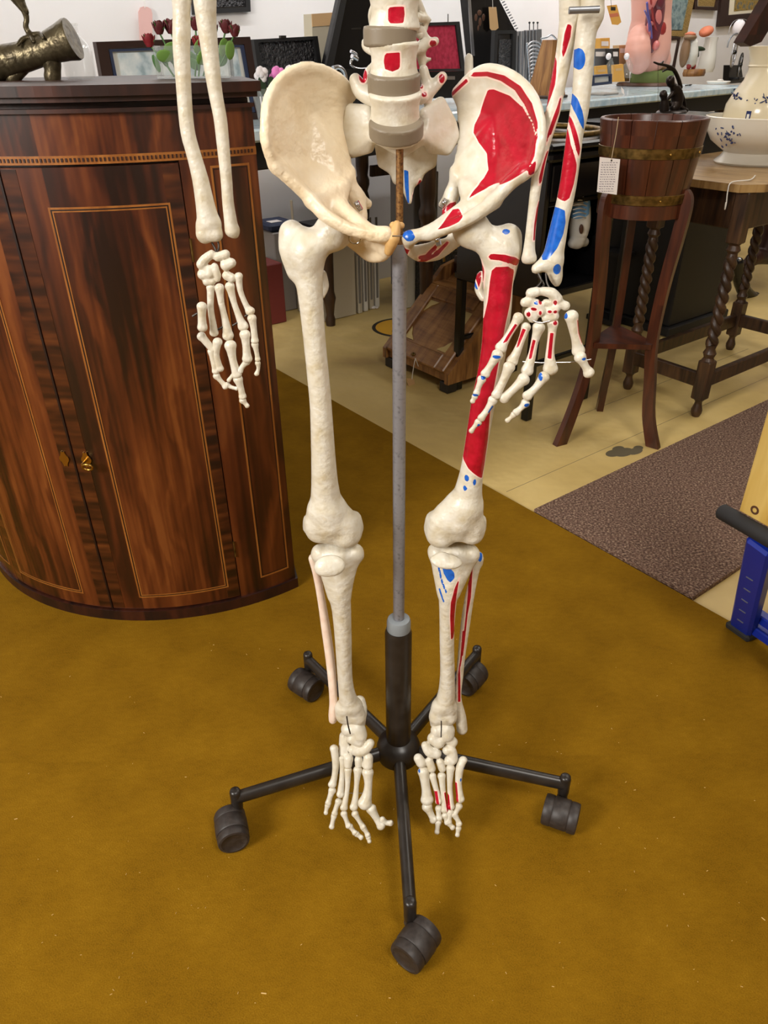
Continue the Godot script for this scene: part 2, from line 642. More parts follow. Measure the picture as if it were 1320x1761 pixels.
	mat("sticker_yellow", c8(206, 154, 34), 0.6)
	mat("sticker_black", c8(38, 32, 24), 0.6)
	mat("book_red", c8(110, 40, 36), 0.6)
	mat("book_blue", c8(36, 46, 74), 0.6)
	mat("book_grey", c8(120, 116, 110), 0.6)
	mat("carton_white", c8(188, 178, 156), 0.7)
	mat("carton_grey", c8(150, 144, 138), 0.7)
	mat("amber_label", c8(214, 158, 70), 0.6)
	mat("fish_blue", c8(120, 174, 226), 0.2)
	mat("fish_white", c8(222, 220, 212), 0.2)
	noisy("bone_warm", [c8(222, 200, 164), c8(236, 217, 184), c8(241, 225, 196), c8(244, 231, 206)], 0.36, 6.0, 0.015, 4, 18, 0.0, 2.0, 0.05)
	mat("brass_plate", c8(206, 182, 120), 0.4, 0.45)
	mat("stain", c8(96, 86, 64), 0.7)
	mat("lint", c8(214, 178, 110), 0.8)
	mat("clay_orange", c8(196, 110, 76), 0.6)
	mat("bird_brown", c8(128, 100, 72), 0.5)

# ---- the room: axes u along the back wall, v out of it
const U0 := -2.6
const U1 := 6.4
const V0 := -3.45
const V1 := 2.6
const TOP := 2.8

func room_box(lo: Vector3, hi: Vector3) -> ArrayMesh:
	var m := Mb.new()
	m.xf = Transform3D(Basis(Vector3.UP, TURN), Vector3.ZERO)
	m.box((lo + hi) * 0.5, hi - lo, 0.001)
	return m.done()

func build_room():
	structure("floor", room_box(Vector3(U0 - 0.2, -0.12, V0 - 0.2), Vector3(U1 + 0.2, 0.0, V1 + 0.2)), M.concrete)
	var fl := get_node("floor")
	for q in [[870, 846, 1.9], [930, 740, 1.3]]:
		var a := HR(q[0], q[1], 0.0)
		part(fl, "joint", room_box(Vector3(a.x, -0.004, a.z - 0.0012), Vector3(a.x + q[2], 0.0004, a.z + 0.0012)), M.stain)
	structure("ceiling", room_box(Vector3(U0 - 0.2, TOP, V0 - 0.2), Vector3(U1 + 0.2, TOP + 0.12, V1 + 0.2)), M.ceiling_paint)
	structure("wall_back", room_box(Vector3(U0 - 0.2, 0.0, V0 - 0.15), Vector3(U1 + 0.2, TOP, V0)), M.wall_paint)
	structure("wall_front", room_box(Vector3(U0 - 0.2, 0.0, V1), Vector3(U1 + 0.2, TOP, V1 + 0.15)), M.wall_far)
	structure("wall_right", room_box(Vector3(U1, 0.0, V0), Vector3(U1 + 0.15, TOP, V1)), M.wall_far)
	# the left wall holds a frosted shop window
	var m := Mb.new()
	m.xf = Transform3D(Basis(Vector3.UP, TURN), Vector3.ZERO)
	for q in [[V0, -1.35, 0.0, TOP], [0.35, V1, 0.0, TOP], [-1.35, 0.35, 0.0, 1.2], [-1.35, 0.35, 2.65, TOP]]:
		m.box(Vector3(U0 - 0.075, (q[2] + q[3]) * 0.5, (q[0] + q[1]) * 0.5), Vector3(0.15, q[3] - q[2], q[1] - q[0]), 0.001)
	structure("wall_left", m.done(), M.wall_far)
	var win := structure("window_1", room_box(Vector3(U0 - 0.10, 1.2, -1.35), Vector3(U0 - 0.08, 2.65, 0.35)), M.panel_glow)
	var fr := Mb.new()
	fr.xf = Transform3D(Basis(Vector3.UP, TURN), Vector3.ZERO)
	for q in [[-1.35, -1.29, 1.2, 2.65], [0.29, 0.35, 1.2, 2.65], [-0.53, -0.47, 1.2, 2.65]]:
		fr.box(Vector3(U0 - 0.05, (q[2] + q[3]) * 0.5, (q[0] + q[1]) * 0.5), Vector3(0.06, q[3] - q[2], q[1] - q[0]), 0.004)
	for y in [1.23, 2.62]:
		fr.box(Vector3(U0 - 0.05, y, -0.5), Vector3(0.06, 0.06, 1.7), 0.004)
	part(win, "window_frame", fr.done(), M.white_trim)
	for p in [[0.30, 1.00, "white ceiling light panel above the skeleton, nearest the shop front"], [2.7, -0.7, "white ceiling light panel above the brown fibre mat"], [4.2, -1.9, "white ceiling light panel above the far right end of the counter"]]:
		var l := rthing("ceiling_light", p[2], "ceiling light", p[0], TOP - 0.045, p[1], "ceiling light panels")
		part(l, "diffuser", rbox(Vector3(0, 0.012, 0), Vector3(1.2, 0.02, 0.6), 0.004), M.panel_glow)
		var f := Mb.new()
		for s in [-1, 1]:
			f.box(Vector3(0, 0.02, s * 0.31), Vector3(1.26, 0.04, 0.02), 0.003)
			f.box(Vector3(s * 0.62, 0.02, 0), Vector3(0.02, 0.04, 0.6), 0.003)
		part(l, "frame", f.done(), M.white_trim)
	var ww := rthing("wall_light", "long white picture light hung along the back wall under the ceiling", "wall light", 2.6, 2.52, -2.80)
	part(ww, "diffuser", rbox(Vector3(0, 0.004, 0.012), Vector3(6.4, 0.12, 0.012), 0.003), M.panel_glow)
	part(ww, "housing", rbox(Vector3(0, 0.02, 0.05), Vector3(6.46, 0.20, 0.06), 0.006), M.white_trim)
	for x in [-2.4, 0.0, 2.4]:
		part(ww, "hanger", rtube([Vector3(x, 0.1, 0.05), Vector3(x, TOP - 2.52, 0.05)], 0.006), M.white_trim)
	# carpet and mat
	var cp := Node3D.new()
	var o := part(self, "carpet", room_box(Vector3(U0 + 0.02, 0.0, V0 + 0.02), Vector3(1.384, 0.009, V1 - 0.02)), M.carpet_pile)
	tag(o, "worn ochre yellow carpet under the skeleton stand and the corner cabinet", "carpet")
	cp.free()
	o = part(self, "door_mat", room_box(Vector3(1.39, 0.0, -1.155), Vector3(3.3, 0.014, -0.655)), M.mat_fibre)
	tag(o, "flecked brown fibre mat on the bare floor beside the ochre carpet", "mat")
	# lint and crumbs trodden into the carpet
	var mm := MultiMesh.new()
	mm.transform_format = MultiMesh.TRANSFORM_3D
	mm.mesh = rbox(Vector3.ZERO, Vector3(0.006, 0.0012, 0.0012), 0.0003)
	mm.instance_count = 130
	for i in 130:
		var p := H(rng.randf_range(0, 1320), rng.randf_range(1080, 1760), 0.0095)
		var k := rng.randf_range(0.2, 0.8) * (1.7 if i % 23 == 0 else 0.7)
		mm.set_instance_transform(i, Transform3D(Basis(Vector3.UP, rng.randf() * TAU).scaled(Vector3(k, 1, k)), p))
	var li := MultiMeshInstance3D.new()
	li.name = "lint"
	li.multimesh = mm
	li.material_override = M.lint
	li.set_meta("kind", "stuff")
	add_child(li)
	tag(li, "pale lint and crumbs scattered over the ochre carpet", "lint")

# ---- the bow-fronted corner cabinet at the left
const CAB := Vector3(-0.545, 0.0, -1.84)
const CR := 0.53

func cyl(deg: float, y: float, r: float) -> Vector3:
	var a := deg_to_rad(deg)
	return Vector3(sin(a) * r, y, cos(a) * r)

# a curved slab between two angles and two heights; uv in metres
func bow(m: Mb, a0: float, a1: float, y0: float, y1: float, r: float, thick: float, us := 1.0, vs := 1.0, seg := 20):
	var faces := [[r, 1.0], [r - thick, -1.0]]
	for f in faces:
		var i0 := m.v.size()
		for k in seg + 1:
			var d := lerpf(a0, a1, float(k) / seg)
			for y in [y0, y1]:
				var p := cyl(d, y, f[0])
				m.vert(p, Vector3(p.x, 0, p.z) * f[1], Vector2(deg_to_rad(d) * r * us, -y * vs))
		for k in seg:
			var q := i0 + k * 2
			if f[1] > 0.0:
				m.face(q, q + 2, q + 1)
				m.face(q + 1, q + 2, q + 3)
			else:
				m.face(q, q + 1, q + 2)
				m.face(q + 1, q + 3, q + 2)
	for k in seg:
		var d0 := lerpf(a0, a1, float(k) / seg)
		var d1 := lerpf(a0, a1, float(k + 1) / seg)
		m.quad(cyl(d0, y1, r), cyl(d1, y1, r), cyl(d1, y1, r - thick), cyl(d0, y1, r - thick), Vector2(0, 0), Vector2(0.02, 0.02))
		m.quad(cyl(d0, y0, r - thick), cyl(d1, y0, r - thick), cyl(d1, y0, r), cyl(d0, y0, r), Vector2(0, 0), Vector2(0.02, 0.02))
	m.quad(cyl(a0, y0, r - thick), cyl(a0, y0, r), cyl(a0, y1, r), cyl(a0, y1, r - thick), Vector2(0, 0), Vector2(0.02, 1))
	m.quad(cyl(a1, y0, r), cyl(a1, y0, r - thick), cyl(a1, y1, r - thick), cyl(a1, y1, r), Vector2(0, 0), Vector2(0.02, 1))

func bows(a0: float, a1: float, y0: float, y1: float, r: float, thick: float, us := 1.0, vs := 1.0) -> ArrayMesh:
	var m := Mb.new()
	bow(m, a0, a1, y0, y1, r, thick, us, vs)
	return m.done()

func stringing(a0: float, a1: float, y0: float, y1: float, r: float, w: float) -> ArrayMesh:
	var m := Mb.new()
	var da := rad_to_deg(w / CR)
	bow(m, a0, a1, y0, y0 + w, r, 0.002)
	bow(m, a0, a1, y1 - w, y1, r, 0.002)
	bow(m, a0, a0 + da, y0 + w, y1 - w, r, 0.002, 1, 1, 1)
	bow(m, a1 - da, a1, y0 + w, y1 - w, r, 0.002, 1, 1, 1)
	return m.done()

# a bowed slab of wood in plan: the arc at radius r from a0 to a1 and straight sides back to the corner
func bow_plan(m: Mb, a0: float, a1: float, r: float, y0: float, y1: float):
	var poly := PackedVector2Array()
	for k in 33:
		var p := cyl(lerpf(a0, a1, k / 32.0), 0, r)
		poly.append(Vector2(p.x, -p.z))
	poly.append(Vector2(0.26 * r / CR, -0.12))
	poly.append(Vector2(0.05, 0.12))
	poly.append(Vector2(-0.36 * r / CR, -0.05))
	m.prism(poly, y0, y1, Transform3D(Basis(Vector3.RIGHT, -PI / 2), Vector3.ZERO))

func build_cabinet():
	var t := thing("corner_cabinet", "mahogany bow-fronted corner cabinet with inlaid line borders and two doors", "cabinet", CAB + Vector3(0, 0.009, 0))
	var A0 := -50.6
	var A1 := 38.6
	var m := Mb.new()
	bow_plan(m, A0, A1, CR - 0.012, 0.02, 1.03)
	part(t, "body", m.done(), M.mahogany_dark)
	m = Mb.new()
	bow_plan(m, A0 - 0.3, A1 + 0.3, CR + 0.006, 0.0, 0.026)
	part(t, "plinth", m.done(), M.mahogany_dark)
	m = Mb.new()
	bow_plan(m, A0 - 0.8, A1 + 0.8, CR + 0.022, 1.040, 1.055)
	bow_plan(m, A0 - 0.5, A1 + 0.5, CR + 0.014, 1.032, 1.0405)
	part(t, "cornice", m.done(), M.mahogany_dark)
	part(t, "moulding", bows(A0, A1, 1.017, 1.023, CR + 0.008, 0.02), M.mahogany_dark)
	part(t, "frieze", bows(A0, A1, 0.957, 1.018, CR, 0.014, 1.6, 1.1), M.mahogany)
	var band := part(t, "inlay_band", bows(A0, A1, 0.944, 0.957, CR + 0.001, 0.014), M.satinwood)
	m = Mb.new()
	var k := A0 + 0.3
	while k < A1 - 0.8:
		bow(m, k, k + 0.30, 0.9480, 0.9535, CR + 0.0022, 0.003, 1, 1, 1)
		k += 0.72
	part(band, "dentil_line", m.done(), M.mahogany_dark)
	# right and left standing panels beside the doors
	for s in [[23.6, A1], [A0, -39.3]]:
		var pn := part(t, "side_panel", bows(s[0], s[1], 0.026, 0.944, CR, 0.014, 1.0, 0.55), M.mahogany)
		var mid: float = (s[0] + s[1]) * 0.5 + (1.9 if s[0] > 0 else 0.0)
		part(pn, "inlay_line", stringing(mid - 3.9, mid + 3.9, 0.062, 0.932, CR + 0.0006, 0.0035), M.satinwood)
		part(pn, "inlay_edge", stringing(mid - 3.4, mid + 3.4, 0.067, 0.927, CR + 0.0004, 0.0012), M.ebony_line)
	# doors: curved frames with crossbanding, a flame veneered field and double lines of inlay
	for s in [[-7.65, 23.4, 10.2], [-39.1, -8.05, -25.4]]:
		var d := part(t, "door", bows(s[0], s[1], 0.030, 0.940, CR, 0.016, 1.0, 0.55), M.mahogany)
		var f0: float = s[2] - 10.7
		var f1: float = s[2] + 10.7
		part(d, "inlay_line", stringing(f0, f1, 0.062, 0.880, CR + 0.0010, 0.0032), M.satinwood)
		part(d, "inlay_line", stringing(f0 + 0.62, f1 - 0.62, 0.0675, 0.8745, CR + 0.0010, 0.0022), M.satinwood)
		part(d, "inlay_edge", stringing(f0 + 0.30, f1 - 0.30, 0.0650, 0.8770, CR + 0.0008, 0.0024), M.ebony_line)
		part(d, "field_panel", bows(f0 + 0.9, f1 - 0.9, 0.070, 0.872, CR + 0.0005, 0.004, 1.6, 0.75), M.mahogany)
		m = Mb.new()
		bow(m, s[0] + 0.1, s[0] + 3.0, 0.032, 0.938, CR + 0.0006, 0.004, 3.0, 3.0, 4)
		bow(m, s[1] - 3.0, s[1] - 0.1, 0.032, 0.938, CR + 0.0006, 0.004, 3.0, 3.0, 4)
		part(d, "crossbanding", m.done(), M.mahogany_cross)
		# brass lock plate
		var e: float = -4.9 if s[0] > -20.0 else -9.9
		var pl := Mb.new()
		var at := cyl(e, 0.410, CR + 0.0012)
		var bas := Basis(Vector3.UP, deg_to_rad(e))
		var poly := PackedVector2Array()
		for q in 24:
			var a := TAU * q / 24
			poly.append(Vector2(cos(a) * (0.0085 + 0.002 * cos(4 * a)), sin(a) * 0.017 * (1.0 + 0.12 * cos(6 * a))))
		pl.prism(poly, 0.0, 0.0022, Transform3D(bas, at))
		part(d, "lock_plate", pl.done(), M.brass)
		if s[0] > -20.0:
			var ky := Mb.new()
			ky.xf = Transform3D(bas, at)
			ky.tube([Vector3(0, 0, 0), Vector3(0, 0, 0.022)], [0.0028, 0.0028], 8)
			var ring := []
			for q in 17:
				var a := TAU * q / 16
				ring.append(Vector3(0.011 + cos(a) * 0.010, -0.004 + sin(a) * 0.007, 0.024 + 0.002 * sin(a)))
			var rr := []
			for q in 17:
				rr.append(0.0024)
			ky.tube(ring, rr, 7, false)
			part(d, "key", ky.done(), M.brass)
	# the dark gap where the doors meet: a cock bead on the right door
	part(t, "door_bead", bows(-8.0, -7.62, 0.030, 0.940, CR + 0.003, 0.02), M.ebony_line)
	for y in [0.16, 0.80]:
		m = Mb.new()
		m.tube([cyl(23.6, y - 0.02, CR + 0.002), cyl(23.6, y + 0.02, CR + 0.002)], [0.0022, 0.0022], 8)
		part(t, "hinge", m.done(), M.old_brass)

# ---- the five-footed stand on casters
func build_stand():
	var top := W(687, 252, ZP)
	var foot := W(685, 1290, ZP)
	var base := Vector3(foot.x, 0.0095, ZP)
	var t := thing("skeleton_stand", "black five-footed wheeled stand with a grey pole carrying the skeleton", "stand", base)
	var at := func(py: float) -> Vector3:
		var y := W(686, py, ZP).y
		return Vector3(lerpf(foot.x, top.x, (y - foot.y) / (top.y - foot.y)), y, ZP)
	wpart(t, "pole", rtube([at.call(1075), at.call(420)], 0.0083, 20), M.pole_steel)
	# punched holes of the height setting, small dark dimples along the pole
	wpart(t, "rod", rtube([at.call(440), at.call(243)], 0.0040, 14), M.rusty_rod)
	var c0: Vector3 = at.call(1084)
	wpart(t, "collar", rlathe([Vector2(0.0175, 0), Vector2(0.0180, 0.004), Vector2(0.0180, 0.018), Vector2(0.0165, 0.0225), Vector2(0.012, 0.0245), Vector2(0.0085, 0.0245)], c0, 28), M.grey_plastic)
	var h0: Vector3 = at.call(1300)
	var col := Mb.new()
	col.lathe([Vector2(0.0, 0), Vector2(0.0205, 0), Vector2(0.0205, c0.y - h0.y - 0.004), Vector2(0.0185, c0.y - h0.y + 0.003), Vector2(0.0, c0.y - h0.y + 0.003)], h0, 28)
	wpart(t, "column", col.done(), M.stand_black)
	var hub := Vector3(h0.x, 0.098, ZP)
	wpart(t, "hub", rlathe([Vector2(0, -0.022), Vector2(0.024, -0.022), Vector2(0.036, -0.014), Vector2(0.0375, 0.004), Vector2(0.034, 0.016), Vector2(0.026, 0.023), Vector2(0.0205, 0.026)], hub, 28), M.stand_black)
	var stems := [[705, 1552, 720, 1638], [404, 1362, 394, 1433], [972, 1338, 963, 1414], [529, 1126, 522, 1190], [820, 1116, 808, 1168]]
	var spins := [0.9, -1.26, -0.42, -0.7, 0.9]
	for i in 5:
		var q: Array = stems[i]
		var e := H(q[0], q[1], 0.088)
		var d := e - hub
		d.y = 0.0
		d = d.normalized()
		var m := Mb.new()
		var side := d.cross(Vector3.UP)
		# oval steel tube, a little lower at its outer end
		var a := hub + d * 0.025 + Vector3(0, -0.002, 0)
		var b := Vector3(e.x, 0.074, e.z)
		m.tube([a, a.lerp(b, 0.5), b], [0.0105, 0.0100, 0.0095], 14, true, 1.25, Vector3.UP)
		var leg := wpart(t, "leg", m.done(), M.stand_black)
		m = Mb.new()
		m.lathe([Vector2(0, -0.034), Vector2(0.0085, -0.034), Vector2(0.0092, -0.028), Vector2(0.0092, 0.006), Vector2(0.0082, 0.0095), Vector2(0.005, 0.0115), Vector2(0, 0.012)], Vector3(e.x, 0.082, e.z), 16)
		part(leg, "socket", m.done(), M.stand_black)
		# twin-wheel caster trailing off its pin
		var cc := H(q[2], q[3], 0.036)
		var hood := Mb.new()
		var spin: float = spins[i]
		var ax := Basis(Vector3.UP, spin)
		var r := 0.0255
		var ctr := Vector3(e.x, 0.0, e.z) + (Vector3(cc.x, 0, cc.z) - Vector3(e.x, 0, e.z)).limit_length(0.03)
		ctr.y = 0.0095 + r * 1.03
		var lay := ax * Basis(Vector3.BACK, -PI / 2)     # the lathe's axis laid along the axle
		hood.lathe([Vector2(0, -0.013), Vector2(r * 0.98, -0.013), Vector2(r * 1.03, -0.011), Vector2(r * 1.03, 0.011), Vector2(r * 0.98, 0.013), Vector2(0, 0.013)], ctr, 26, lay, 2.2, 4.4)
		hood.tube([Vector3(e.x, 0.052, e.z), Vector3(e.x, lerpf(ctr.y, 0.05, 0.2), e.z)], [0.0075, 0.009], 12)
		var caster := wpart(t, "caster", hood.done(), M.caster_black)
		for s in [-1, 1]:
			var w := Mb.new()
			var cap := [Vector2(0, -0.0075), Vector2(r * 0.94, -0.0075), Vector2(r, -0.0045), Vector2(r, 0.0040), Vector2(r * 0.95, 0.0075), Vector2(r * 0.80, 0.0082), Vector2(r * 0.74, 0.0068), Vector2(r * 0.30, 0.0062), Vector2(0, 0.0068)]
			w.lathe(cap, ctr + lay * Vector3(0, s * 0.0200, 0), 26, lay * (Basis() if s > 0 else Basis(Vector3.RIGHT, PI)))
			part(caster, "wheel", w.done(), M.caster_black)

# ---- bones: rounded primitives joined with a smooth minimum, meshed by surface nets; muscle paint is cut into the mesh along its outlines
func bp(x: float, y: float, z: float) -> Vector3:
	return W(x, y, z - 0.015)

# a limb through points with a radius (in pixels of the photograph) at each, smoothed along its length
func chain(P: Array, pts: Array):
	var ps := []
	var rs := []
	for q in pts:
		var p := bp(q[0], q[1], q[2])
		ps.append(p)
		rs.append(q[3] * depth(p) / FOCAL)
	if ps.size() > 2:
		ps = curve(ps, 3)
		rs = curve(rs, 3)
	var g := []
	for i in ps.size() - 1:
		g.append(["c", ps[i], ps[i + 1], rs[i], rs[i + 1]])
	P.append(g[0] if g.size() == 1 else ["g", g])

func ball(P: Array, x: float, y: float, z: float, r: float):
	chain(P, [[x, y, z, r], [x, y + 0.5, z, r]])

func slab(P: Array, a: Array, b: Array, c: Array, r: float):
	P.append(["t", bp(a[0], a[1], a[2]), bp(b[0], b[1], b[2]), bp(c[0], c[1], c[2]), r])

# rx, ry in pixels across and up the picture, rz in metres, rolled by deg
func ell(P: Array, x: float, y: float, z: float, rx: float, ry: float, rz: float, deg := 0.0, tilt := 0.0):
	var p := bp(x, y, z)
	var s := depth(p) / FOCAL
	P.append(["e", p, Basis(Vector3.BACK, deg_to_rad(deg)) * Basis(Vector3.RIGHT, deg_to_rad(tilt)), Vector3(rx * s, ry * s, rz)])

func drum(P: Array, x: float, y: float, z: float, rx: float, hy: float, rz: float, tilt: float, waist: float, rnd := 0.003):
	var p := bp(x, y, z)
	var s := depth(p) / FOCAL
	P.append(["y", p, Basis(Vector3.RIGHT, deg_to_rad(tilt)), Vector3(rx * s, hy * s, rz), waist, rnd])

func carve(P: Array, x: float, y: float, z: float, r: float):
	var p := bp(x, y, z)
	P.append(["n", p, r * depth(p) / FOCAL])

static func tri_near(p: Vector3, a: Vector3, b: Vector3, c: Vector3) -> float:
	var ab := b - a
	var ac := c - a
	var ap := p - a
	var d1 := ab.dot(ap)
	var d2 := ac.dot(ap)
	if d1 <= 0.0 and d2 <= 0.0:
		return ap.length()
	var q := p - b
	var d3 := ab.dot(q)
	var d4 := ac.dot(q)
	if d3 >= 0.0 and d4 <= d3:
		return q.length()
	var vc := d1 * d4 - d3 * d2
	if vc <= 0.0 and d1 >= 0.0 and d3 <= 0.0:
		return (ap - ab * (d1 / (d1 - d3))).length()
	var r := p - c
	var d5 := ab.dot(r)
	var d6 := ac.dot(r)
	if d6 >= 0.0 and d5 <= d6:
		return r.length()
	var vb := d5 * d2 - d1 * d6
	if vb <= 0.0 and d2 >= 0.0 and d6 <= 0.0:
		return (ap - ac * (d2 / (d2 - d6))).length()
	var va := d3 * d6 - d5 * d4
	if va <= 0.0 and d4 - d3 >= 0.0 and d5 - d6 >= 0.0:
		return (q - (c - b) * ((d4 - d3) / ((d4 - d3) + (d5 - d6)))).length()
	return absf(ab.cross(ac).normalized().dot(ap))

func reach(p: Array) -> AABB:
	var b := AABB()
	match p[0]:
		"c":
			b = AABB(p[1], Vector3.ZERO).expand(p[2]).grow(maxf(p[3], p[4]))
		"t":
			b = AABB(p[1], Vector3.ZERO).expand(p[2]).expand(p[3]).grow(p[4])
		"e", "y":
			var h: Vector3 = p[3]
			var m: Basis = p[2]
			var e := Vector3()
			for i in 3:
				e[i] = absf(m.x[i]) * h.x + absf(m.y[i]) * h.y + absf(m.z[i]) * h.z
			b = AABB((p[1] as Vector3) - e, e * 2.0)
		"n":
			b = AABB(p[1], Vector3.ZERO).grow(p[2])
		"g":
			b = reach(p[1][0])
			for q in p[1]:
				b = b.merge(reach(q))
	return b

func span(b: AABB, dims: Array) -> Array:
	var lo: Vector3 = dims[0]
	var cell: float = dims[4]
	var p := (b.position - lo) / cell
	var q := (b.end - lo) / cell
	return [maxi(0, int(p.x)), maxi(0, int(p.y)), maxi(0, int(p.z)), mini(dims[1] - 1, int(q.x) + 1), mini(dims[2] - 1, int(q.y) + 1), mini(dims[3] - 1, int(q.z) + 1)]

# one primitive into the grid; how: 0 plain minimum, 1 smooth minimum, 2 cut away
func lay_in(d: PackedFloat32Array, p: Array, dims: Array, how: int, k: float):
	var kind: String = p[0]
	var lo: Vector3 = dims[0]
	var nx: int = dims[1]
	var ny: int = dims[2]
	var cell: float = dims[4]
	var r := span(reach(p).grow(k + cell * 1.6), dims)
	var a: Vector3 = p[1]
	var ba := Vector3()
	var inv := 0.0
	var ra := 0.0
	var dr := 0.0
	var mt := Basis()
	var rad := Vector3.ONE
	if kind == "c":
		ba = p[2] - a
		inv = 1.0 / maxf(ba.length_squared(), 1e-12)
		ra = p[3]
		dr = p[4] - ra
	elif kind == "e" or kind == "y":
		mt = (p[2] as Basis).transposed()
		rad = p[3]
	for z in range(r[2], r[5] + 1):
		for y in range(r[1], r[4] + 1):
			var i: int = r[0] + nx * (y + ny * z)
			var q := Vector3(lo.x + r[0] * cell, lo.y + y * cell, lo.z + z * cell)
			for x in range(r[0], r[3] + 1):
				var s := 0.0
				if kind == "c":
					var w := q - a
					var t := clampf(w.dot(ba) * inv, 0.0, 1.0)
					s = (w - ba * t).length() - ra - dr * t
				elif kind == "t":
					s = tri_near(q, a, p[2], p[3]) - p[4]
				elif kind == "e":
					var w := mt * (q - a)
					var k0 := (w / rad).length()
					s = k0 * (k0 - 1.0) / maxf((w / (rad * rad)).length(), 1e-9)
				elif kind == "y":
					var w := mt * (q - a)
					var hy: float = rad.y - p[5]
					var f: float = 1.0 + p[4] * (minf(1.0, (w.y / hy) * (w.y / hy)) - 1.0)
					var rx: float = rad.x * f - p[5]
					var rz: float = rad.z * f - p[5]
					var e0 := (Vector2(w.x / rx, w.z / rz).length() - 1.0) * minf(rx, rz)
					var e1 := absf(w.y) - hy
					s = Vector2(maxf(e0, 0.0), maxf(e1, 0.0)).length() + minf(maxf(e0, e1), 0.0) - p[5]
				else:
					s = p[2] - (q - a).length()
				var o := d[i]
				if how == 0:
					d[i] = minf(o, s)
				elif how == 1:
					var h := maxf(k - absf(o - s), 0.0)
					d[i] = minf(o, s) - h * h * 0.25 / k
				else:
					d[i] = maxf(o, s)
				i += 1
				q.x += cell

# -> [vertices, normals, triangles wound counter-clockwise]
func nets(P: Array, cell: float, k: float) -> Array:
	var box := AABB()
	var first := true
	for p in P:
		if p[0] == "n":
			continue
		box = reach(p) if first else box.merge(reach(p))
		first = false
	box = box.grow(cell * 2.5 + k * 0.3)
	var lo := box.position
	var nx := int(box.size.x / cell) + 2
	var ny := int(box.size.y / cell) + 2
	var nz := int(box.size.z / cell) + 2
	var d := PackedFloat32Array()
	d.resize(nx * ny * nz)
	d.fill(1.0)
	var dims := [lo, nx, ny, nz, cell]
	var tmp := PackedFloat32Array()
	for pass_ in 2:
		for p in P:
			if (p[0] == "n") != (pass_ == 1):
				continue
			if p[0] == "g":
				if tmp.is_empty():
					tmp.resize(d.size())
				tmp.fill(1.0)
				for q in p[1]:
					lay_in(tmp, q, dims, 0, k)
				var r := span(reach(p).grow(k + cell * 1.6), dims)
				for z in range(r[2], r[5] + 1):
					for y in range(r[1], r[4] + 1):
						var i: int = r[0] + nx * (y + ny * z)
						for x in range(r[0], r[3] + 1):
							var s := tmp[i]
							if s < 0.9:
								var o := d[i]
								var h := maxf(k - absf(o - s), 0.0)
								d[i] = minf(o, s) - h * h * 0.25 / k
							i += 1
			else:
				lay_in(d, p, dims, 2 if pass_ == 1 else 1, k)
	# one vertex in every cell that the surface crosses
	var vid := PackedInt32Array()
	vid.resize(d.size())
	vid.fill(-1)
	var cells := PackedInt32Array()
	var v := PackedVector3Array()
	var n := PackedVector3Array()
	var nxy := nx * ny
	var off := [0, 1, nx, nx + 1, nxy, nxy + 1, nxy + nx, nxy + nx + 1]
	var pos := [Vector3(0, 0, 0), Vector3(1, 0, 0), Vector3(0, 1, 0), Vector3(1, 1, 0), Vector3(0, 0, 1), Vector3(1, 0, 1), Vector3(0, 1, 1), Vector3(1, 1, 1)]
	var edges := [[0, 1], [2, 3], [4, 5], [6, 7], [0, 2], [1, 3], [4, 6], [5, 7], [0, 4], [1, 5], [2, 6], [3, 7]]
	var far := cell * 3.0
	for z in nz - 1:
		for y in ny - 1:
			var i := nx * (y + ny * z) - 1
			for x in nx - 1:
				i += 1
				var d0 := d[i]
				if absf(d0) > far:
					continue
				var m := d0 < 0.0
				if m == (d[i + 1] < 0.0) and m == (d[i + nx] < 0.0) and m == (d[i + nx + 1] < 0.0) and m == (d[i + nxy] < 0.0) and m == (d[i + nxy + 1] < 0.0) and m == (d[i + nxy + nx] < 0.0) and m == (d[i + nxy + nx + 1] < 0.0):
					continue
				var c := [d0, d[i + 1], d[i + nx], d[i + nx + 1], d[i + nxy], d[i + nxy + 1], d[i + nxy + nx], d[i + nxy + nx + 1]]
				var sum := Vector3()
				var cnt := 0
				for e in edges:
					var da: float = c[e[0]]
					var db: float = c[e[1]]
					if (da < 0.0) != (db < 0.0):
						sum += (pos[e[0]] as Vector3).lerp(pos[e[1]], da / (da - db))
						cnt += 1
				vid[i] = v.size()
				cells.append(i)
				v.append(lo + (Vector3(x, y, z) + sum / cnt) * cell)
				n.append(Vector3(c[1] + c[3] + c[5] + c[7] - c[0] - c[2] - c[4] - c[6], c[2] + c[3] + c[6] + c[7] - c[0] - c[1] - c[4] - c[5], c[4] + c[5] + c[6] + c[7] - c[0] - c[1] - c[2] - c[3]).normalized())
	var ix := PackedInt32Array()
	for i in cells:
		var m := d[i] < 0.0
		for ax in 3:
			var o1: int = [1, nx, nxy][ax]
			if m == (d[i + o1] < 0.0):
				continue
			var r: int = [nx, nxy, 1][ax]
			var u: int = [nxy, 1, nx][ax]
			if i - r - u < 0:
				continue
			var A := vid[i - r - u]
			var B := vid[i - u]
			var C := vid[i]
			var D := vid[i - r]
			if A < 0 or B < 0 or D < 0:
				continue
			if m:
				ix.append_array([A, B, C, A, C, D])
			else:
				ix.append_array([A, C, B, A, D, C])
	return [v, n, ix]

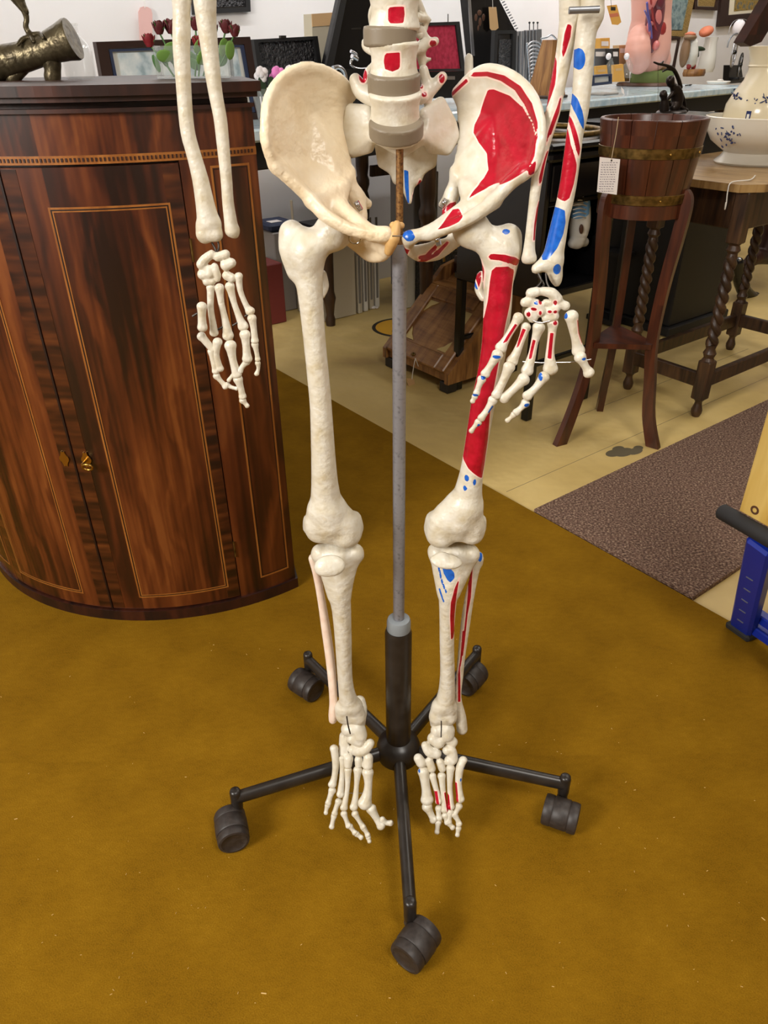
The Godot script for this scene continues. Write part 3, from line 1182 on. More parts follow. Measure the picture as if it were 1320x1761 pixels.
# evens the mesh out and takes new normals from its faces
func soften(g: Array, times: int) -> Array:
	var v: PackedVector3Array = g[0]
	var ix: PackedInt32Array = g[2]
	for t in times * 2:
		var sum := PackedVector3Array()
		sum.resize(v.size())
		var cnt := PackedInt32Array()
		cnt.resize(v.size())
		for i in range(0, ix.size(), 3):
			for j in 3:
				var a := ix[i + j]
				var b := ix[i + (j + 1) % 3]
				sum[a] += v[b]
				cnt[a] += 1
		var w := 0.55 if t % 2 == 0 else -0.42
		for i in v.size():
			if cnt[i] > 0:
				v[i] = v[i].lerp(sum[i] / cnt[i], w)
	var n := PackedVector3Array()
	n.resize(v.size())
	for i in range(0, ix.size(), 3):
		var f := (v[ix[i + 1]] - v[ix[i]]).cross(v[ix[i + 2]] - v[ix[i]])
		for j in 3:
			n[ix[i + j]] += f
	for i in n.size():
		n[i] = n[i].normalized()
	return [v, n, ix]

# an outline read off in a crop of the photograph (scale, left, top), laid on the plane z
func patch(sc: float, ox: float, oy: float, z: float, pts: Array) -> PackedVector2Array:
	var out := PackedVector2Array()
	for i in range(0, pts.size(), 2):
		var p := bp(ox + pts[i] / sc, oy + pts[i + 1] / sc, z)
		out.append(Vector2(p.x, p.y))
	return out

func spot(sc: float, ox: float, oy: float, z: float, x: float, y: float, rx: float, ry: float) -> PackedVector2Array:
	var pts := []
	for k in 12:
		pts.append(x + cos(TAU * k / 12) * rx)
		pts.append(y + sin(TAU * k / 12) * ry)
	return patch(sc, ox, oy, z, pts)

func inside_of(polys: Array, v: PackedVector3Array, n: PackedVector3Array) -> PackedFloat32Array:
	var f := PackedFloat32Array()
	f.resize(v.size())
	f.fill(0.02)
	for poly: PackedVector2Array in polys:
		var r := Rect2(poly[0], Vector2.ZERO)
		for p in poly:
			r = r.expand(p)
		r = r.grow(0.006)
		var m := poly.size()
		for i in v.size():
			var p := Vector2(v[i].x, v[i].y)
			if n[i].z < -0.4 or not r.has_point(p):
				continue
			var s := 1.0
			for k in m:
				s = minf(s, p.distance_squared_to(Geometry2D.get_closest_point_to_segment(p, poly[k], poly[(k + 1) % m])))
			s = sqrt(s)
			if Geometry2D.is_point_in_polygon(p, poly):
				s = -s
			f[i] = minf(f[i], maxf(s, (-n[i].z - 0.12) * 0.02))
	return f

func cut(poly: Array, ch: int, level: float) -> Array:
	var inn := []
	var out := []
	var m := poly.size()
	for i in m:
		var a: Array = poly[i]
		var b: Array = poly[(i + 1) % m]
		var fa: float = a[ch] - level
		var fb: float = b[ch] - level
		if fa < 0.0:
			inn.append(a)
		else:
			out.append(a)
		if (fa < 0.0) != (fb < 0.0):
			var t := fa / (fa - fb)
			var c := [(a[0] as Vector3).lerp(b[0], t), (a[1] as Vector3).lerp(b[1], t), lerpf(a[2], b[2], t), lerpf(a[3], b[3], t)]
			inn.append(c)
			out.append(c)
	return [inn, out]

func fan(m: Mb, poly: Array):
	if poly.size() < 3:
		return
	var i0 := m.v.size()
	for q in poly:
		m.vert(q[0], q[1])
	for i in poly.size() - 2:
		m.face(i0, i0 + i + 1, i0 + i + 2)

func bone_mesh(P: Array, cell: float, k: float, mat: Material, red: Array, blue: Array, soft := 0) -> ArrayMesh:
	var g := nets(P, cell, k)
	if soft > 0:
		g = soften(g, soft)
	var v: PackedVector3Array = g[0]
	var n: PackedVector3Array = g[1]
	var ix: PackedInt32Array = g[2]
	var base := Mb.new()
	base.v = v
	base.n = n
	base.t.resize(v.size())
	if red.is_empty() and blue.is_empty():
		for i in range(0, ix.size(), 3):
			base.face(ix[i], ix[i + 1], ix[i + 2])
		return base.done(mat)
	var fr := inside_of(red, v, n)
	var fb := inside_of(blue, v, n)
	var mr := Mb.new()
	var me := Mb.new()
	var mb := Mb.new()
	var W0 := 0.0014
	for i in range(0, ix.size(), 3):
		var a := ix[i]
		var b := ix[i + 1]
		var c := ix[i + 2]
		if fr[a] >= W0 and fr[b] >= W0 and fr[c] >= W0 and fb[a] >= 0.0 and fb[b] >= 0.0 and fb[c] >= 0.0:
			base.face(a, b, c)
			continue
		var poly := []
		for q in [a, b, c]:
			poly.append([v[q], n[q], fr[q], fb[q]])
		var s := cut(poly, 2, 0.0)
		fan(mr, s[0])
		s = cut(s[1], 2, W0)
		fan(me, s[0])
		s = cut(s[1], 3, 0.0)
		fan(mb, s[0])
		fan(base, s[1])
	var mesh := base.done(mat)
	mr.into(mesh, M.muscle_red)
	me.into(mesh, M.bone_edge)
	mb.into(mesh, M.muscle_blue)
	return mesh

func bone(parent: Node3D, called: String, P: Array, cell := 0.0016, k := 0.004, red := [], blue := [], mat: Material = null, soft := 0) -> MeshInstance3D:
	return wpart(parent, called, bone_mesh(P, cell, k, mat if mat else M.bone, red, blue, soft))

# a long bone of hand or foot: [[x, y, z, r] ...] base to head, with knuckles at both ends
func knuckle_bone(parent: Node3D, called: String, pts: Array, red := [], blue := []):
	var P := []
	chain(P, pts)
	var a: Array = pts[0]
	var b: Array = pts[pts.size() - 1]
	var dx: float = b[0] - a[0]
	var dy: float = b[1] - a[1]
	var l := sqrt(dx * dx + dy * dy)
	for s in [-1, 1]:
		ball(P, b[0] - dy / l * s * b[3] * 0.42, b[1] + dx / l * s * b[3] * 0.42, b[2] + 0.0012, b[3] * 0.62)
		ball(P, a[0] - dy / l * s * a[3] * 0.40, a[1] + dx / l * s * a[3] * 0.40, a[2], a[3] * 0.66)
	bone(parent, called, P, 0.0013, 0.0022, red, blue)

func loop_wire(c: Vector3, r: float, turn: Basis, w := 0.0009, from := 0.0, sweep := TAU) -> ArrayMesh:
	var ps := []
	var rs := []
	for k in 17:
		var a := from + sweep * k / 16
		ps.append(c + turn * Vector3(cos(a) * r, sin(a) * r, 0))
		rs.append(w)
	return rtube(ps, rs, 7)

func build_skeleton():
	var base := W(685, 1440, -0.75)
	var t := thing("anatomical_skeleton", "life-size cream teaching skeleton with red and blue painted muscle marks, hanging from the stand", "skeleton", Vector3(base.x, 0.03, ZP))
	spine(t)
	pelvis(t)
	legs(t)
	arms(t)
	left_hand(t)
	right_hand(t)
	left_foot(t)
	right_foot(t)

func spine(t: Node3D):
	# bodies: x, y, half width, half height, tilt
	var red := [patch(5.5, 560, 0, -0.818, [590, 70, 650, 62, 740, 60, 747, 130, 735, 215, 680, 222, 610, 220, 588, 190]), patch(5.5, 560, 0, -0.818, [560, 505, 630, 500, 700, 495, 703, 580, 700, 650, 630, 678, 560, 655, 547, 580]),
		spot(5.5, 560, 0, -0.86, 1100, 745, 30, 45), spot(5.5, 560, 0, -0.85, 905, 822, 18, 20), spot(5.5, 560, 0, -0.85, 930, 895, 26, 24), spot(5.5, 560, 0, -0.86, 1020, 410, 34, 34), spot(5.5, 560, 0, -0.85, 350, 720, 40, 70)]
	var P := []
	drum(P, 678, 19, -0.836, 43, 29, 0.0175, 0, 0.12)
	chain(P, [[716, 2, -0.868, 8], [726, 24, -0.874, 7], [729, 46, -0.878, 7], [722, 60, -0.87, 7]])
	chain(P, [[644, 10, -0.872, 7], [638, 26, -0.876, 6], [640, 46, -0.88, 5]])
	chain(P, [[718, 30, -0.86, 8], [738, 34, -0.88, 4]])
	bone(t, "vertebra", P, 0.0019, 0.004, red)
	P = []
	drum(P, 677, 104, -0.836, 41.5, 29, 0.0175, 5, 0.12)
	chain(P, [[650, 92, -0.856, 8], [630, 82, -0.868, 7], [626, 72, -0.872, 5]])
	chain(P, [[712, 86, -0.86, 9], [732, 76, -0.872, 7], [748, 71, -0.876, 7]])
	chain(P, [[722, 90, -0.872, 6], [727, 102, -0.876, 6], [739, 102, -0.882, 3]])
	chain(P, [[722, 80, -0.872, 7], [726, 112, -0.874, 6]])
	chain(P, [[720, 50, -0.87, 8], [731, 66, -0.874, 7], [724, 84, -0.868, 8]])
	chain(P, [[644, 112, -0.868, 7], [633, 126, -0.866, 8], [630, 138, -0.862, 6]])
	bone(t, "vertebra", P, 0.0019, 0.004, red)
	P = []
	drum(P, 679, 186, -0.836, 43, 27, 0.0175, 20, 0.10)
	chain(P, [[645, 168, -0.856, 16], [622, 156, -0.864, 15], [611, 138, -0.868, 11]])
	chain(P, [[722, 166, -0.858, 13], [742, 152, -0.866, 11], [760, 133, -0.87, 9]])
	chain(P, [[728, 120, -0.868, 8], [734, 150, -0.866, 9], [736, 190, -0.864, 6]])
	chain(P, [[724, 160, -0.856, 7], [730, 166, -0.854, 7]])
	bone(t, "vertebra", P, 0.0019, 0.004, red)
	for q in [[670, 62, 44.5, 15.5, 3], [677, 144, 44, 17, 14], [681, 222, 45.5, 15, 30]]:
		P = []
		drum(P, q[0], q[1], -0.836, q[2], q[3], 0.0188, q[4], 0.0, 0.002)
		bone(t, "intervertebral_disc", P, 0.0022, 0.003, [], [], M.disc_grey)
	# the spine goes on above the picture
	for k in 3:
		var y := -62.0 - 84.0 * k
		P = []
		drum(P, 679 + 2 * k, y, -0.838 - 0.004 * k, 41 - k, 28, 0.0172, -4 * k, 0.12)
		chain(P, [[718, y - 8, -0.862, 8], [746, y - 16, -0.874, 6]])
		chain(P, [[640, y - 8, -0.862, 8], [612, y - 16, -0.874, 6]])
		chain(P, [[680, y, -0.862, 9], [681, y + 14, -0.895, 6]])
		bone(t, "vertebra", P, 0.0024, 0.005)
		P = []
		drum(P, 678 + 2 * k, y + 41, -0.837 - 0.004 * k, 42 - k, 12, 0.018, -2 * k, 0.0, 0.002)
		bone(t, "intervertebral_disc", P, 0.0026, 0.003, [], [], M.disc_grey)
	# sacrum and tail bone
	P = []
	drum(P, 682, 234, -0.843, 40, 7, 0.018, 30, 0.0)
	var G := []
	for s in [[[640, 232, -0.850], [734, 234, -0.852], [690, 262, -0.858]], [[734, 206, -0.858], [757, 176, -0.872], [728, 196, -0.858]], [[768, 258, -0.868], [734, 238, -0.852], [740, 254, -0.862]], [[776, 212, -0.872], [768, 258, -0.868], [782, 236, -0.872]], [[596, 226, -0.872], [603, 188, -0.870], [606, 262, -0.868]], [[603, 188, -0.870], [632, 190, -0.860], [640, 232, -0.850]], [[603, 188, -0.870], [640, 232, -0.850], [606, 262, -0.868]], [[606, 262, -0.868], [640, 232, -0.850], [634, 254, -0.860]],
			[[757, 176, -0.872], [734, 206, -0.858], [776, 212, -0.872]], [[734, 206, -0.858], [734, 238, -0.852], [776, 212, -0.872]], [[734, 238, -0.852], [768, 258, -0.868], [776, 212, -0.872]]]:
		slab(G, s[0], s[1], s[2], 0.0058)
	for s in [[[650, 248, -0.872], [748, 248, -0.872], [744, 282, -0.884]], [[650, 248, -0.872], [744, 282, -0.884], [655, 282, -0.884]], [[655, 282, -0.884], [744, 282, -0.884], [716, 300, -0.887]], [[655, 282, -0.884], [716, 300, -0.887], [684, 300, -0.887]]]:
		slab(G, s[0], s[1], s[2], 0.0042)
	P.append(["g", G])
	chain(P, [[697, 292, -0.887, 16], [699, 312, -0.886, 14], [702, 330, -0.883, 9], [704, 347, -0.88, 4.5]])
	chain(P, [[680, 310, -0.886, 4], [720, 309, -0.886, 4]])
	carve(P, 675, 266, -0.866, 5)
	carve(P, 722, 267, -0.866, 5)
	bone(t, "sacrum", P, 0.0019, 0.010, [patch(3, 420, 180, -0.88, [905, 385, 915, 395, 895, 450, 868, 505, 866, 470, 885, 430])], [patch(3, 420, 180, -0.882, [822, 330, 845, 340, 848, 440, 850, 510, 838, 500, 826, 420])], null, 5)

func hip_blade(P: Array, rim: Array, inner: Array, hubs: Array, r: float, extra: Array):
	var g := []
	var ps := []
	var rs := []
	for q in rim:
		ps.append(bp(q[0], q[1], q[2]))
		rs.append(q[3])
	ps = curve(ps, 4)
	rs = curve(rs, 4)
	for i in ps.size() - 1:
		g.append(["c", ps[i], ps[i + 1], rs[i], rs[i + 1]])
	P.append(["g", g])
	var s := []
	for i in ps.size() - 1:
		s.append(["t", ps[i], ps[i + 1], bp(hubs[0][0], hubs[0][1], hubs[0][2]), r])
	for i in inner.size() - 1:
		slab(s, inner[i], inner[i + 1], hubs[0], r)
	slab(s, rim[0], hubs[0], hubs[1], r)
	slab(s, rim[1], hubs[0], hubs[1], r)
	for i in range(2, inner.size()):
		slab(s, inner[i - 1], inner[i], hubs[1], r)
		slab(s, inner[i], hubs[0], hubs[1], r)
	for e in extra:
		slab(s, e[0], e[1], e[2], e[3])
	P.append(["g", s])

func pelvis(t: Node3D):
	var P := []
	# image-left hip bone: crest from the front spine over the top to the back
	var rim := [[470, 282, -0.782, 0.0042], [458, 248, -0.776, 0.0040], [456, 208, -0.778, 0.0036], [460, 174, -0.789, 0.0032], [475, 144, -0.804, 0.0029], [498, 124, -0.818, 0.0027], [524, 115, -0.832, 0.0026], [554, 119, -0.85, 0.0026], [584, 135, -0.87, 0.0028], [608, 162, -0.886, 0.0032]]
	var inner := [[606, 164, -0.886], [594, 198, -0.878], [591, 232, -0.87], [598, 268, -0.864], [604, 292, -0.85], [590, 320, -0.83]]
	hip_blade(P, rim, inner, [[534, 196, -0.848], [528, 270, -0.832]], 0.0028, [[[470, 282, -0.782], [528, 270, -0.836], [536, 345, -0.80], 0.0045], [[528, 270, -0.836], [590, 320, -0.83], [536, 345, -0.80], 0.0055],
		[[590, 320, -0.83], [536, 345, -0.80], [575, 372, -0.812], 0.0085], [[604, 292, -0.85], [590, 320, -0.83], [528, 270, -0.836], 0.0045]])
	chain(P, [[478, 292, -0.784, 7], [514, 322, -0.79, 8], [538, 348, -0.790, 11], [560, 371, -0.786, 12], [600, 394, -0.785, 11], [640, 405, -0.786, 9]])
	chain(P, [[588, 366, -0.81, 19], [618, 386, -0.80, 14], [645, 402, -0.79, 11], [664, 402, -0.786, 11]])
	chain(P, [[660, 404, -0.79, 11], [668, 426, -0.80, 8], [658, 442, -0.818, 8], [634, 440, -0.834, 8], [612, 420, -0.838, 11], [594, 396, -0.832, 18]])
	slab(P, [606, 412, -0.834], [638, 442, -0.836], [666, 424, -0.806], 0.0036)
	slab(P, [606, 412, -0.834], [650, 408, -0.80], [666, 424, -0.806], 0.0030)
	chain(P, [[600, 308, -0.845, 10], [612, 336, -0.848, 12], [628, 350, -0.858, 10], [634, 350, -0.86, 7]])
	chain(P, [[612, 340, -0.845, 12], [622, 372, -0.84, 11], [610, 396, -0.836, 14]])
	bone(t, "hip_bone", P, 0.0026, 0.009, [], [], M.bone_warm, 4)
	# image-right hip bone
	P = []
	rim = [[900, 296, -0.782, 0.0042], [917, 286, -0.776, 0.0050], [928, 246, -0.776, 0.0042], [928, 206, -0.785, 0.0038], [916, 168, -0.80, 0.0036], [893, 140, -0.816, 0.0034], [864, 123, -0.832, 0.0032], [834, 119, -0.85, 0.0032], [808, 134, -0.868, 0.0036], [784, 160, -0.886, 0.0036]]
	inner = [[784, 160, -0.886], [790, 198, -0.878], [793, 232, -0.87], [786, 268, -0.864], [780, 292, -0.85], [800, 318, -0.83]]
	hip_blade(P, rim, inner, [[852, 200, -0.850], [856, 272, -0.833]], 0.0029, [[[900, 296, -0.782], [856, 272, -0.836], [850, 345, -0.80], 0.0045], [[856, 272, -0.836], [800, 318, -0.83], [850, 345, -0.80], 0.0055],
		[[800, 318, -0.83], [850, 345, -0.80], [812, 370, -0.812], 0.0085], [[780, 292, -0.85], [800, 318, -0.83], [856, 272, -0.836], 0.0045]])
	chain(P, [[900, 300, -0.784, 7], [872, 318, -0.79, 8], [850, 343, -0.790, 11], [826, 363, -0.786, 12], [790, 384, -0.785, 11], [740, 403, -0.786, 9]])
	chain(P, [[806, 358, -0.81, 18], [772, 378, -0.80, 14], [738, 398, -0.79, 11], [704, 408, -0.786, 11]])
	chain(P, [[702, 412, -0.79, 10], [704, 430, -0.80, 8], [722, 444, -0.816, 7], [754, 438, -0.834, 8], [784, 414, -0.838, 11], [800, 392, -0.832, 18]])
	slab(P, [784, 408, -0.834], [750, 436, -0.836], [708, 428, -0.806], 0.0030)
	chain(P, [[784, 302, -0.845, 10], [776, 334, -0.85, 11], [764, 350, -0.858, 9], [758, 352, -0.86, 6]])
	chain(P, [[776, 338, -0.845, 11], [770, 368, -0.84, 11], [786, 394, -0.836, 14]])
	chain(P, [[806, 150, -0.888, 9], [806, 100, -0.905, 8]])
	var red := [patch(4.636, 780, 120, -0.83, [290, 165, 330, 160, 440, 205, 520, 290, 565, 400, 575, 520, 560, 640, 510, 740, 400, 830, 290, 890, 200, 935, 95, 1000, 150, 930, 230, 850, 270, 790, 268, 670, 210, 590, 180, 520, 190, 460, 235, 370, 265, 250]),
		patch(4.636, 780, 120, -0.81, [175, 58, 200, 28, 300, 20, 420, 48, 530, 130, 598, 260, 622, 400, 612, 540, 596, 400, 556, 275, 495, 165, 400, 95, 300, 60, 200, 66]),
		patch(3, 420, 180, -0.788, [990, 640, 1040, 590, 1080, 550, 1112, 545, 1124, 572, 1100, 598, 1050, 622]),
		patch(4.125, 700, 0, -0.88, [300, 690, 330, 640, 410, 552, 420, 575, 350, 650, 310, 695]),
		patch(4.636, 780, 120, -0.772, [655, 720, 640, 830, 600, 850, 590, 800, 625, 745]),
		patch(3, 420, 180, -0.83, [890, 755, 930, 758, 980, 712, 1000, 700, 985, 745, 930, 778, 895, 775]),
		patch(3, 420, 180, -0.825, [876, 800, 980, 765, 1045, 705, 1058, 715, 1000, 780, 890, 815]),
		patch(3, 420, 180, -0.80, [815, 715, 830, 735, 850, 740, 840, 775, 820, 750])]
	var blue := [patch(3, 420, 180, -0.774, [810, 655, 838, 643, 870, 665, 882, 690, 870, 710, 840, 712, 815, 690])]
	bone(t, "hip_bone", P, 0.0026, 0.009, red, blue, null, 4)
	# the tan pad between the pubic bones, and the fittings
	P = []
	chain(P, [[682, 386, -0.79, 7], [676, 410, -0.786, 11], [668, 432, -0.79, 8]])
	chain(P, [[676, 388, -0.80, 7], [690, 388, -0.80, 6]])
	bone(t, "pubic_pad", P, 0.0018, 0.004, [], [], M.cartilage)
	wpart(t, "pin", rtube([bp(674, 406, -0.772), bp(692, 406, -0.772)], 0.0007, 8), M.chrome)
	for q in [[616, 354, -0.828, 0.5], [762, 350, -0.835, -0.6], [752, 414, -0.788, 0.3]]:
		var m := Mb.new()
		var c := bp(q[0], q[1], q[2])
		var bs := Basis(Vector3.BACK, q[3])
		m.box(c, Vector3(0.006, 0.011, 0.003), 0.001, bs)
		m.ball(c + bs * Vector3(0, 0.0015, 0.0025), Vector3(0.0028, 0.0028, 0.0022), 10, 6)
		wpart(t, "metal_clip", m.done(), M.chrome)
	wpart(t, "wire_loop", loop_wire(bp(610, 411, -0.80), 0.0062, Basis(Vector3.RIGHT, 0.5), 0.0008), M.chrome)

func legs(t: Node3D):
	var P := []
	# image-left thigh bone
	ball(P, 574, 397, -0.810, 31)
	chain(P, [[572, 399, -0.808, 25], [546, 420, -0.805, 22], [526, 440, -0.806, 26]])
	chain(P, [[499, 402, -0.822, 19], [497, 428, -0.816, 18], [508, 466, -0.812, 16]])
	chain(P, [[504, 398, -0.818, 16], [516, 402, -0.812, 13]])
	chain(P, [[528, 430, -0.806, 30], [530, 465, -0.806, 26], [532, 490, -0.804, 23], [536, 535, -0.802, 20.5], [542, 600, -0.80, 19], [547, 650, -0.798, 19], [551.5, 700, -0.797, 19], [555, 770, -0.797, 20.5], [558, 830, -0.799, 23], [561, 868, -0.802, 28]])
	chain(P, [[553, 472, -0.83, 9], [557, 492, -0.83, 9], [552, 508, -0.824, 7]])
	chain(P, [[548, 880, -0.802, 20], [543, 900, -0.80, 20], [546, 915, -0.80, 18]])
	chain(P, [[575, 880, -0.802, 24], [592, 900, -0.802, 25], [594, 918, -0.802, 25]])
	chain(P, [[562, 878, -0.798, 26], [566, 900, -0.796, 24]])
	ball(P, 566, 914, -0.802, 20)
	chain(P, [[545, 905, -0.81, 20], [548, 902, -0.845, 21]])
	chain(P, [[596, 912, -0.81, 24], [594, 905, -0.85, 23]])
	chain(P, [[610, 890, -0.815, 10], [613, 905, -0.818, 10]])
	chain(P, [[531, 893, -0.82, 9], [530, 908, -0.82, 8]])
	carve(P, 520, 398, -0.812, 5)
	bone(t, "femur", P, 0.0030, 0.010)
	P = []
	# shin bone
	chain(P, [[552, 952, -0.812, 15], [606, 952, -0.812, 16]])
	chain(P, [[553, 954, -0.835, 16], [606, 954, -0.835, 17]])
	chain(P, [[612, 948, -0.815, 11], [616, 956, -0.822, 10]])
	chain(P, [[548, 948, -0.81, 10], [545, 956, -0.815, 9]])
	chain(P, [[556, 956, -0.812, 15], [566, 985, -0.806, 15], [576, 1020, -0.802, 13]])
	chain(P, [[606, 956, -0.812, 15], [596, 985, -0.806, 14], [588, 1020, -0.802, 13]])
	chain(P, [[581, 958, -0.812, 29], [582, 985, -0.806, 25], [583, 1015, -0.80, 20], [587, 1050, -0.80, 16.5], [590, 1100, -0.80, 14.5], [592, 1150, -0.80, 13], [595, 1185, -0.80, 13.5], [600, 1210, -0.80, 17]])
	chain(P, [[590, 1218, -0.80, 15], [593, 1232, -0.80, 13]])
	chain(P, [[610, 1215, -0.80, 14], [617, 1232, -0.80, 12], [620, 1246, -0.80, 8]])
	chain(P, [[588, 1232, -0.796, 9], [616, 1236, -0.796, 9]])
	chain(P, [[572, 944, -0.828, 5], [590, 942, -0.828, 5]])
	bone(t, "tibia", P, 0.0026, 0.008)
	P = []
	chain(P, [[538, 960, -0.838, 8], [545, 990, -0.836, 7], [553, 1035, -0.83, 7], [560, 1080, -0.825, 8], [567, 1130, -0.82, 8], [571, 1170, -0.812, 7.5], [573, 1205, -0.808, 7], [573, 1228, -0.806, 8.5], [572, 1238, -0.806, 7]])
	bone(t, "fibula", P, 0.0019, 0.004, [], [], M.bone_pink)
	P = []
	ell(P, 567, 973, -0.768, 27, 19, 0.008, 6, -25)
	ell(P, 560, 978, -0.768, 19, 13, 0.009, 6, -25)
	bone(t, "patella", P, 0.0018, 0.003)
	# image-right leg, painted
	var z := -0.785
	var red := [patch(3.523, 720, 360, z, [436, 440, 446, 380, 470, 354, 540, 352, 588, 385, 576, 480, 556, 590, 530, 690, 510, 790, 470, 1000, 440, 1150, 430, 1250, 420, 1400, 400, 1560, 385, 1640, 300, 1572, 272, 1530, 280, 1450, 300, 1250, 325, 1100, 352, 950, 377, 800, 402, 680, 424, 560]),
		patch(3.523, 720, 360, z, [424, 296, 440, 272, 520, 276, 590, 300, 640, 345, 605, 362, 560, 336, 490, 312, 432, 310]),
		patch(3.523, 720, 360, z, [362, 320, 385, 325, 406, 390, 402, 480, 392, 545, 370, 480, 358, 400])]
	var blue := [patch(3.523, 720, 360, -0.815, [328, 450, 345, 420, 368, 440, 374, 500, 352, 500]), spot(3.523, 720, 360, z, 290, 1630, 14, 20), spot(3.523, 720, 360, z, 336, 1650, 11, 20), spot(3.523, 720, 360, z, 280, 1690, 12, 17), spot(3.523, 720, 360, -0.80, 530, 138, 26, 13)]
	P = []
	ball(P, 808, 392, -0.810, 30)
	chain(P, [[810, 395, -0.808, 25], [838, 416, -0.804, 23], [862, 434, -0.806, 25]])
	chain(P, [[878, 408, -0.822, 19], [878, 432, -0.816, 18], [870, 466, -0.812, 15]])
	chain(P, [[872, 400, -0.815, 14], [852, 402, -0.812, 10]])
	chain(P, [[858, 432, -0.806, 30], [856, 462, -0.806, 27], [856, 495, -0.804, 25], [855, 530, -0.802, 24], [850, 590, -0.80, 22], [842, 640, -0.798, 21], [831, 690, -0.797, 20.5], [822, 745, -0.797, 20], [813, 800, -0.798, 20], [807, 832, -0.799, 22], [802, 860, -0.802, 27]])
	chain(P, [[828, 476, -0.83, 10], [824, 496, -0.83, 9], [830, 512, -0.824, 7]])
	chain(P, [[804, 872, -0.802, 22], [812, 898, -0.80, 21], [812, 918, -0.80, 19]])
	chain(P, [[784, 872, -0.802, 24], [762, 896, -0.802, 25], [758, 918, -0.802, 24]])
	chain(P, [[798, 874, -0.798, 27], [788, 896, -0.796, 25]])
	ball(P, 788, 910, -0.802, 20)
	chain(P, [[812, 905, -0.81, 20], [806, 902, -0.845, 21]])
	chain(P, [[757, 915, -0.81, 23], [760, 905, -0.85, 23]])
	chain(P, [[744, 892, -0.815, 12], [740, 906, -0.818, 10]])
	chain(P, [[826, 894, -0.82, 9], [826, 910, -0.82, 8]])
	carve(P, 858, 398, -0.812, 5)
	bone(t, "femur", P, 0.0030, 0.010, red, blue)
	z = -0.782
	red = [patch(3, 460, 800, z, [992, 600, 965, 650, 946, 720, 943, 800, 948, 920, 962, 922, 968, 800, 976, 690]), patch(3.474, 480, 1080, z, [1030, 0, 1050, 0, 1052, 60, 1042, 92, 1032, 80])]
	blue = [patch(8.25, 710, 870, -0.772, [430, 1020, 470, 992, 530, 992, 600, 1060, 606, 1130, 545, 1192, 500, 1165, 450, 1090]), patch(8.25, 710, 860, z, [350, 970, 600, 955, 570, 990, 480, 1002, 390, 1000]),
		patch(3, 460, 800, z, [880, 560, 890, 558, 906, 620, 928, 666, 920, 674, 895, 622]), patch(3, 460, 800, z, [882, 660, 892, 657, 915, 720, 907, 725])]
	P = []
	chain(P, [[754, 950, -0.812, 15], [806, 952, -0.812, 15]])
	chain(P, [[754, 952, -0.835, 16], [804, 954, -0.835, 16]])
	chain(P, [[746, 946, -0.815, 10], [749, 958, -0.82, 9]])
	chain(P, [[810, 952, -0.812, 11], [806, 962, -0.818, 9]])
	chain(P, [[806, 956, -0.812, 15], [794, 984, -0.806, 14], [780, 1016, -0.802, 12]])
	chain(P, [[754, 956, -0.812, 14], [757, 985, -0.806, 13], [764, 1016, -0.802, 12]])
	chain(P, [[780, 958, -0.812, 27], [776, 985, -0.806, 22], [771, 1012, -0.80, 18], [769, 1050, -0.80, 14], [768, 1100, -0.80, 12.5], [769, 1150, -0.80, 12.5], [768, 1185, -0.80, 14], [765, 1208, -0.80, 17]])
	chain(P, [[772, 1218, -0.80, 14], [770, 1234, -0.80, 13]])
	chain(P, [[755, 1216, -0.80, 14], [750, 1232, -0.80, 12], [748, 1244, -0.80, 9]])
	chain(P, [[750, 1234, -0.796, 10], [774, 1234, -0.796, 10]])
	chain(P, [[776, 942, -0.828, 5], [788, 940, -0.828, 5]])
	bone(t, "tibia", P, 0.0026, 0.008, red, blue)
	P = []
	red = [patch(3, 460, 800, -0.825, [1072, 482, 1080, 482, 1062, 540, 1048, 680, 1030, 760, 1005, 960, 996, 960, 1018, 780, 1034, 660, 1046, 540]), patch(3.474, 480, 1080, -0.81, [1098, 40, 1108, 40, 1092, 200, 1080, 250, 1080, 420, 1064, 420, 1066, 280, 1082, 200])]
	blue = [spot(3, 460, 800, -0.83, 1096, 478, 14, 24)]
	chain(P, [[822, 962, -0.838, 8], [815, 990, -0.836, 7], [806, 1032, -0.83, 8], [799, 1080, -0.825, 8], [793, 1130, -0.82, 6.5], [790, 1165, -0.812, 6], [787, 1200, -0.808, 6], [792, 1232, -0.806, 9], [794, 1254, -0.806, 9.5]])
	chain(P, [[822, 956, -0.84, 8], [823, 968, -0.84, 7]])
	bone(t, "fibula", P, 0.0019, 0.004, red, blue)
	P = []
	ell(P, 767, 965, -0.774, 28, 9, 0.012, -8, 20)
	ell(P, 760, 961, -0.776, 13, 10, 0.010, -8, 20)
	bone(t, "patella", P, 0.0018, 0.003)

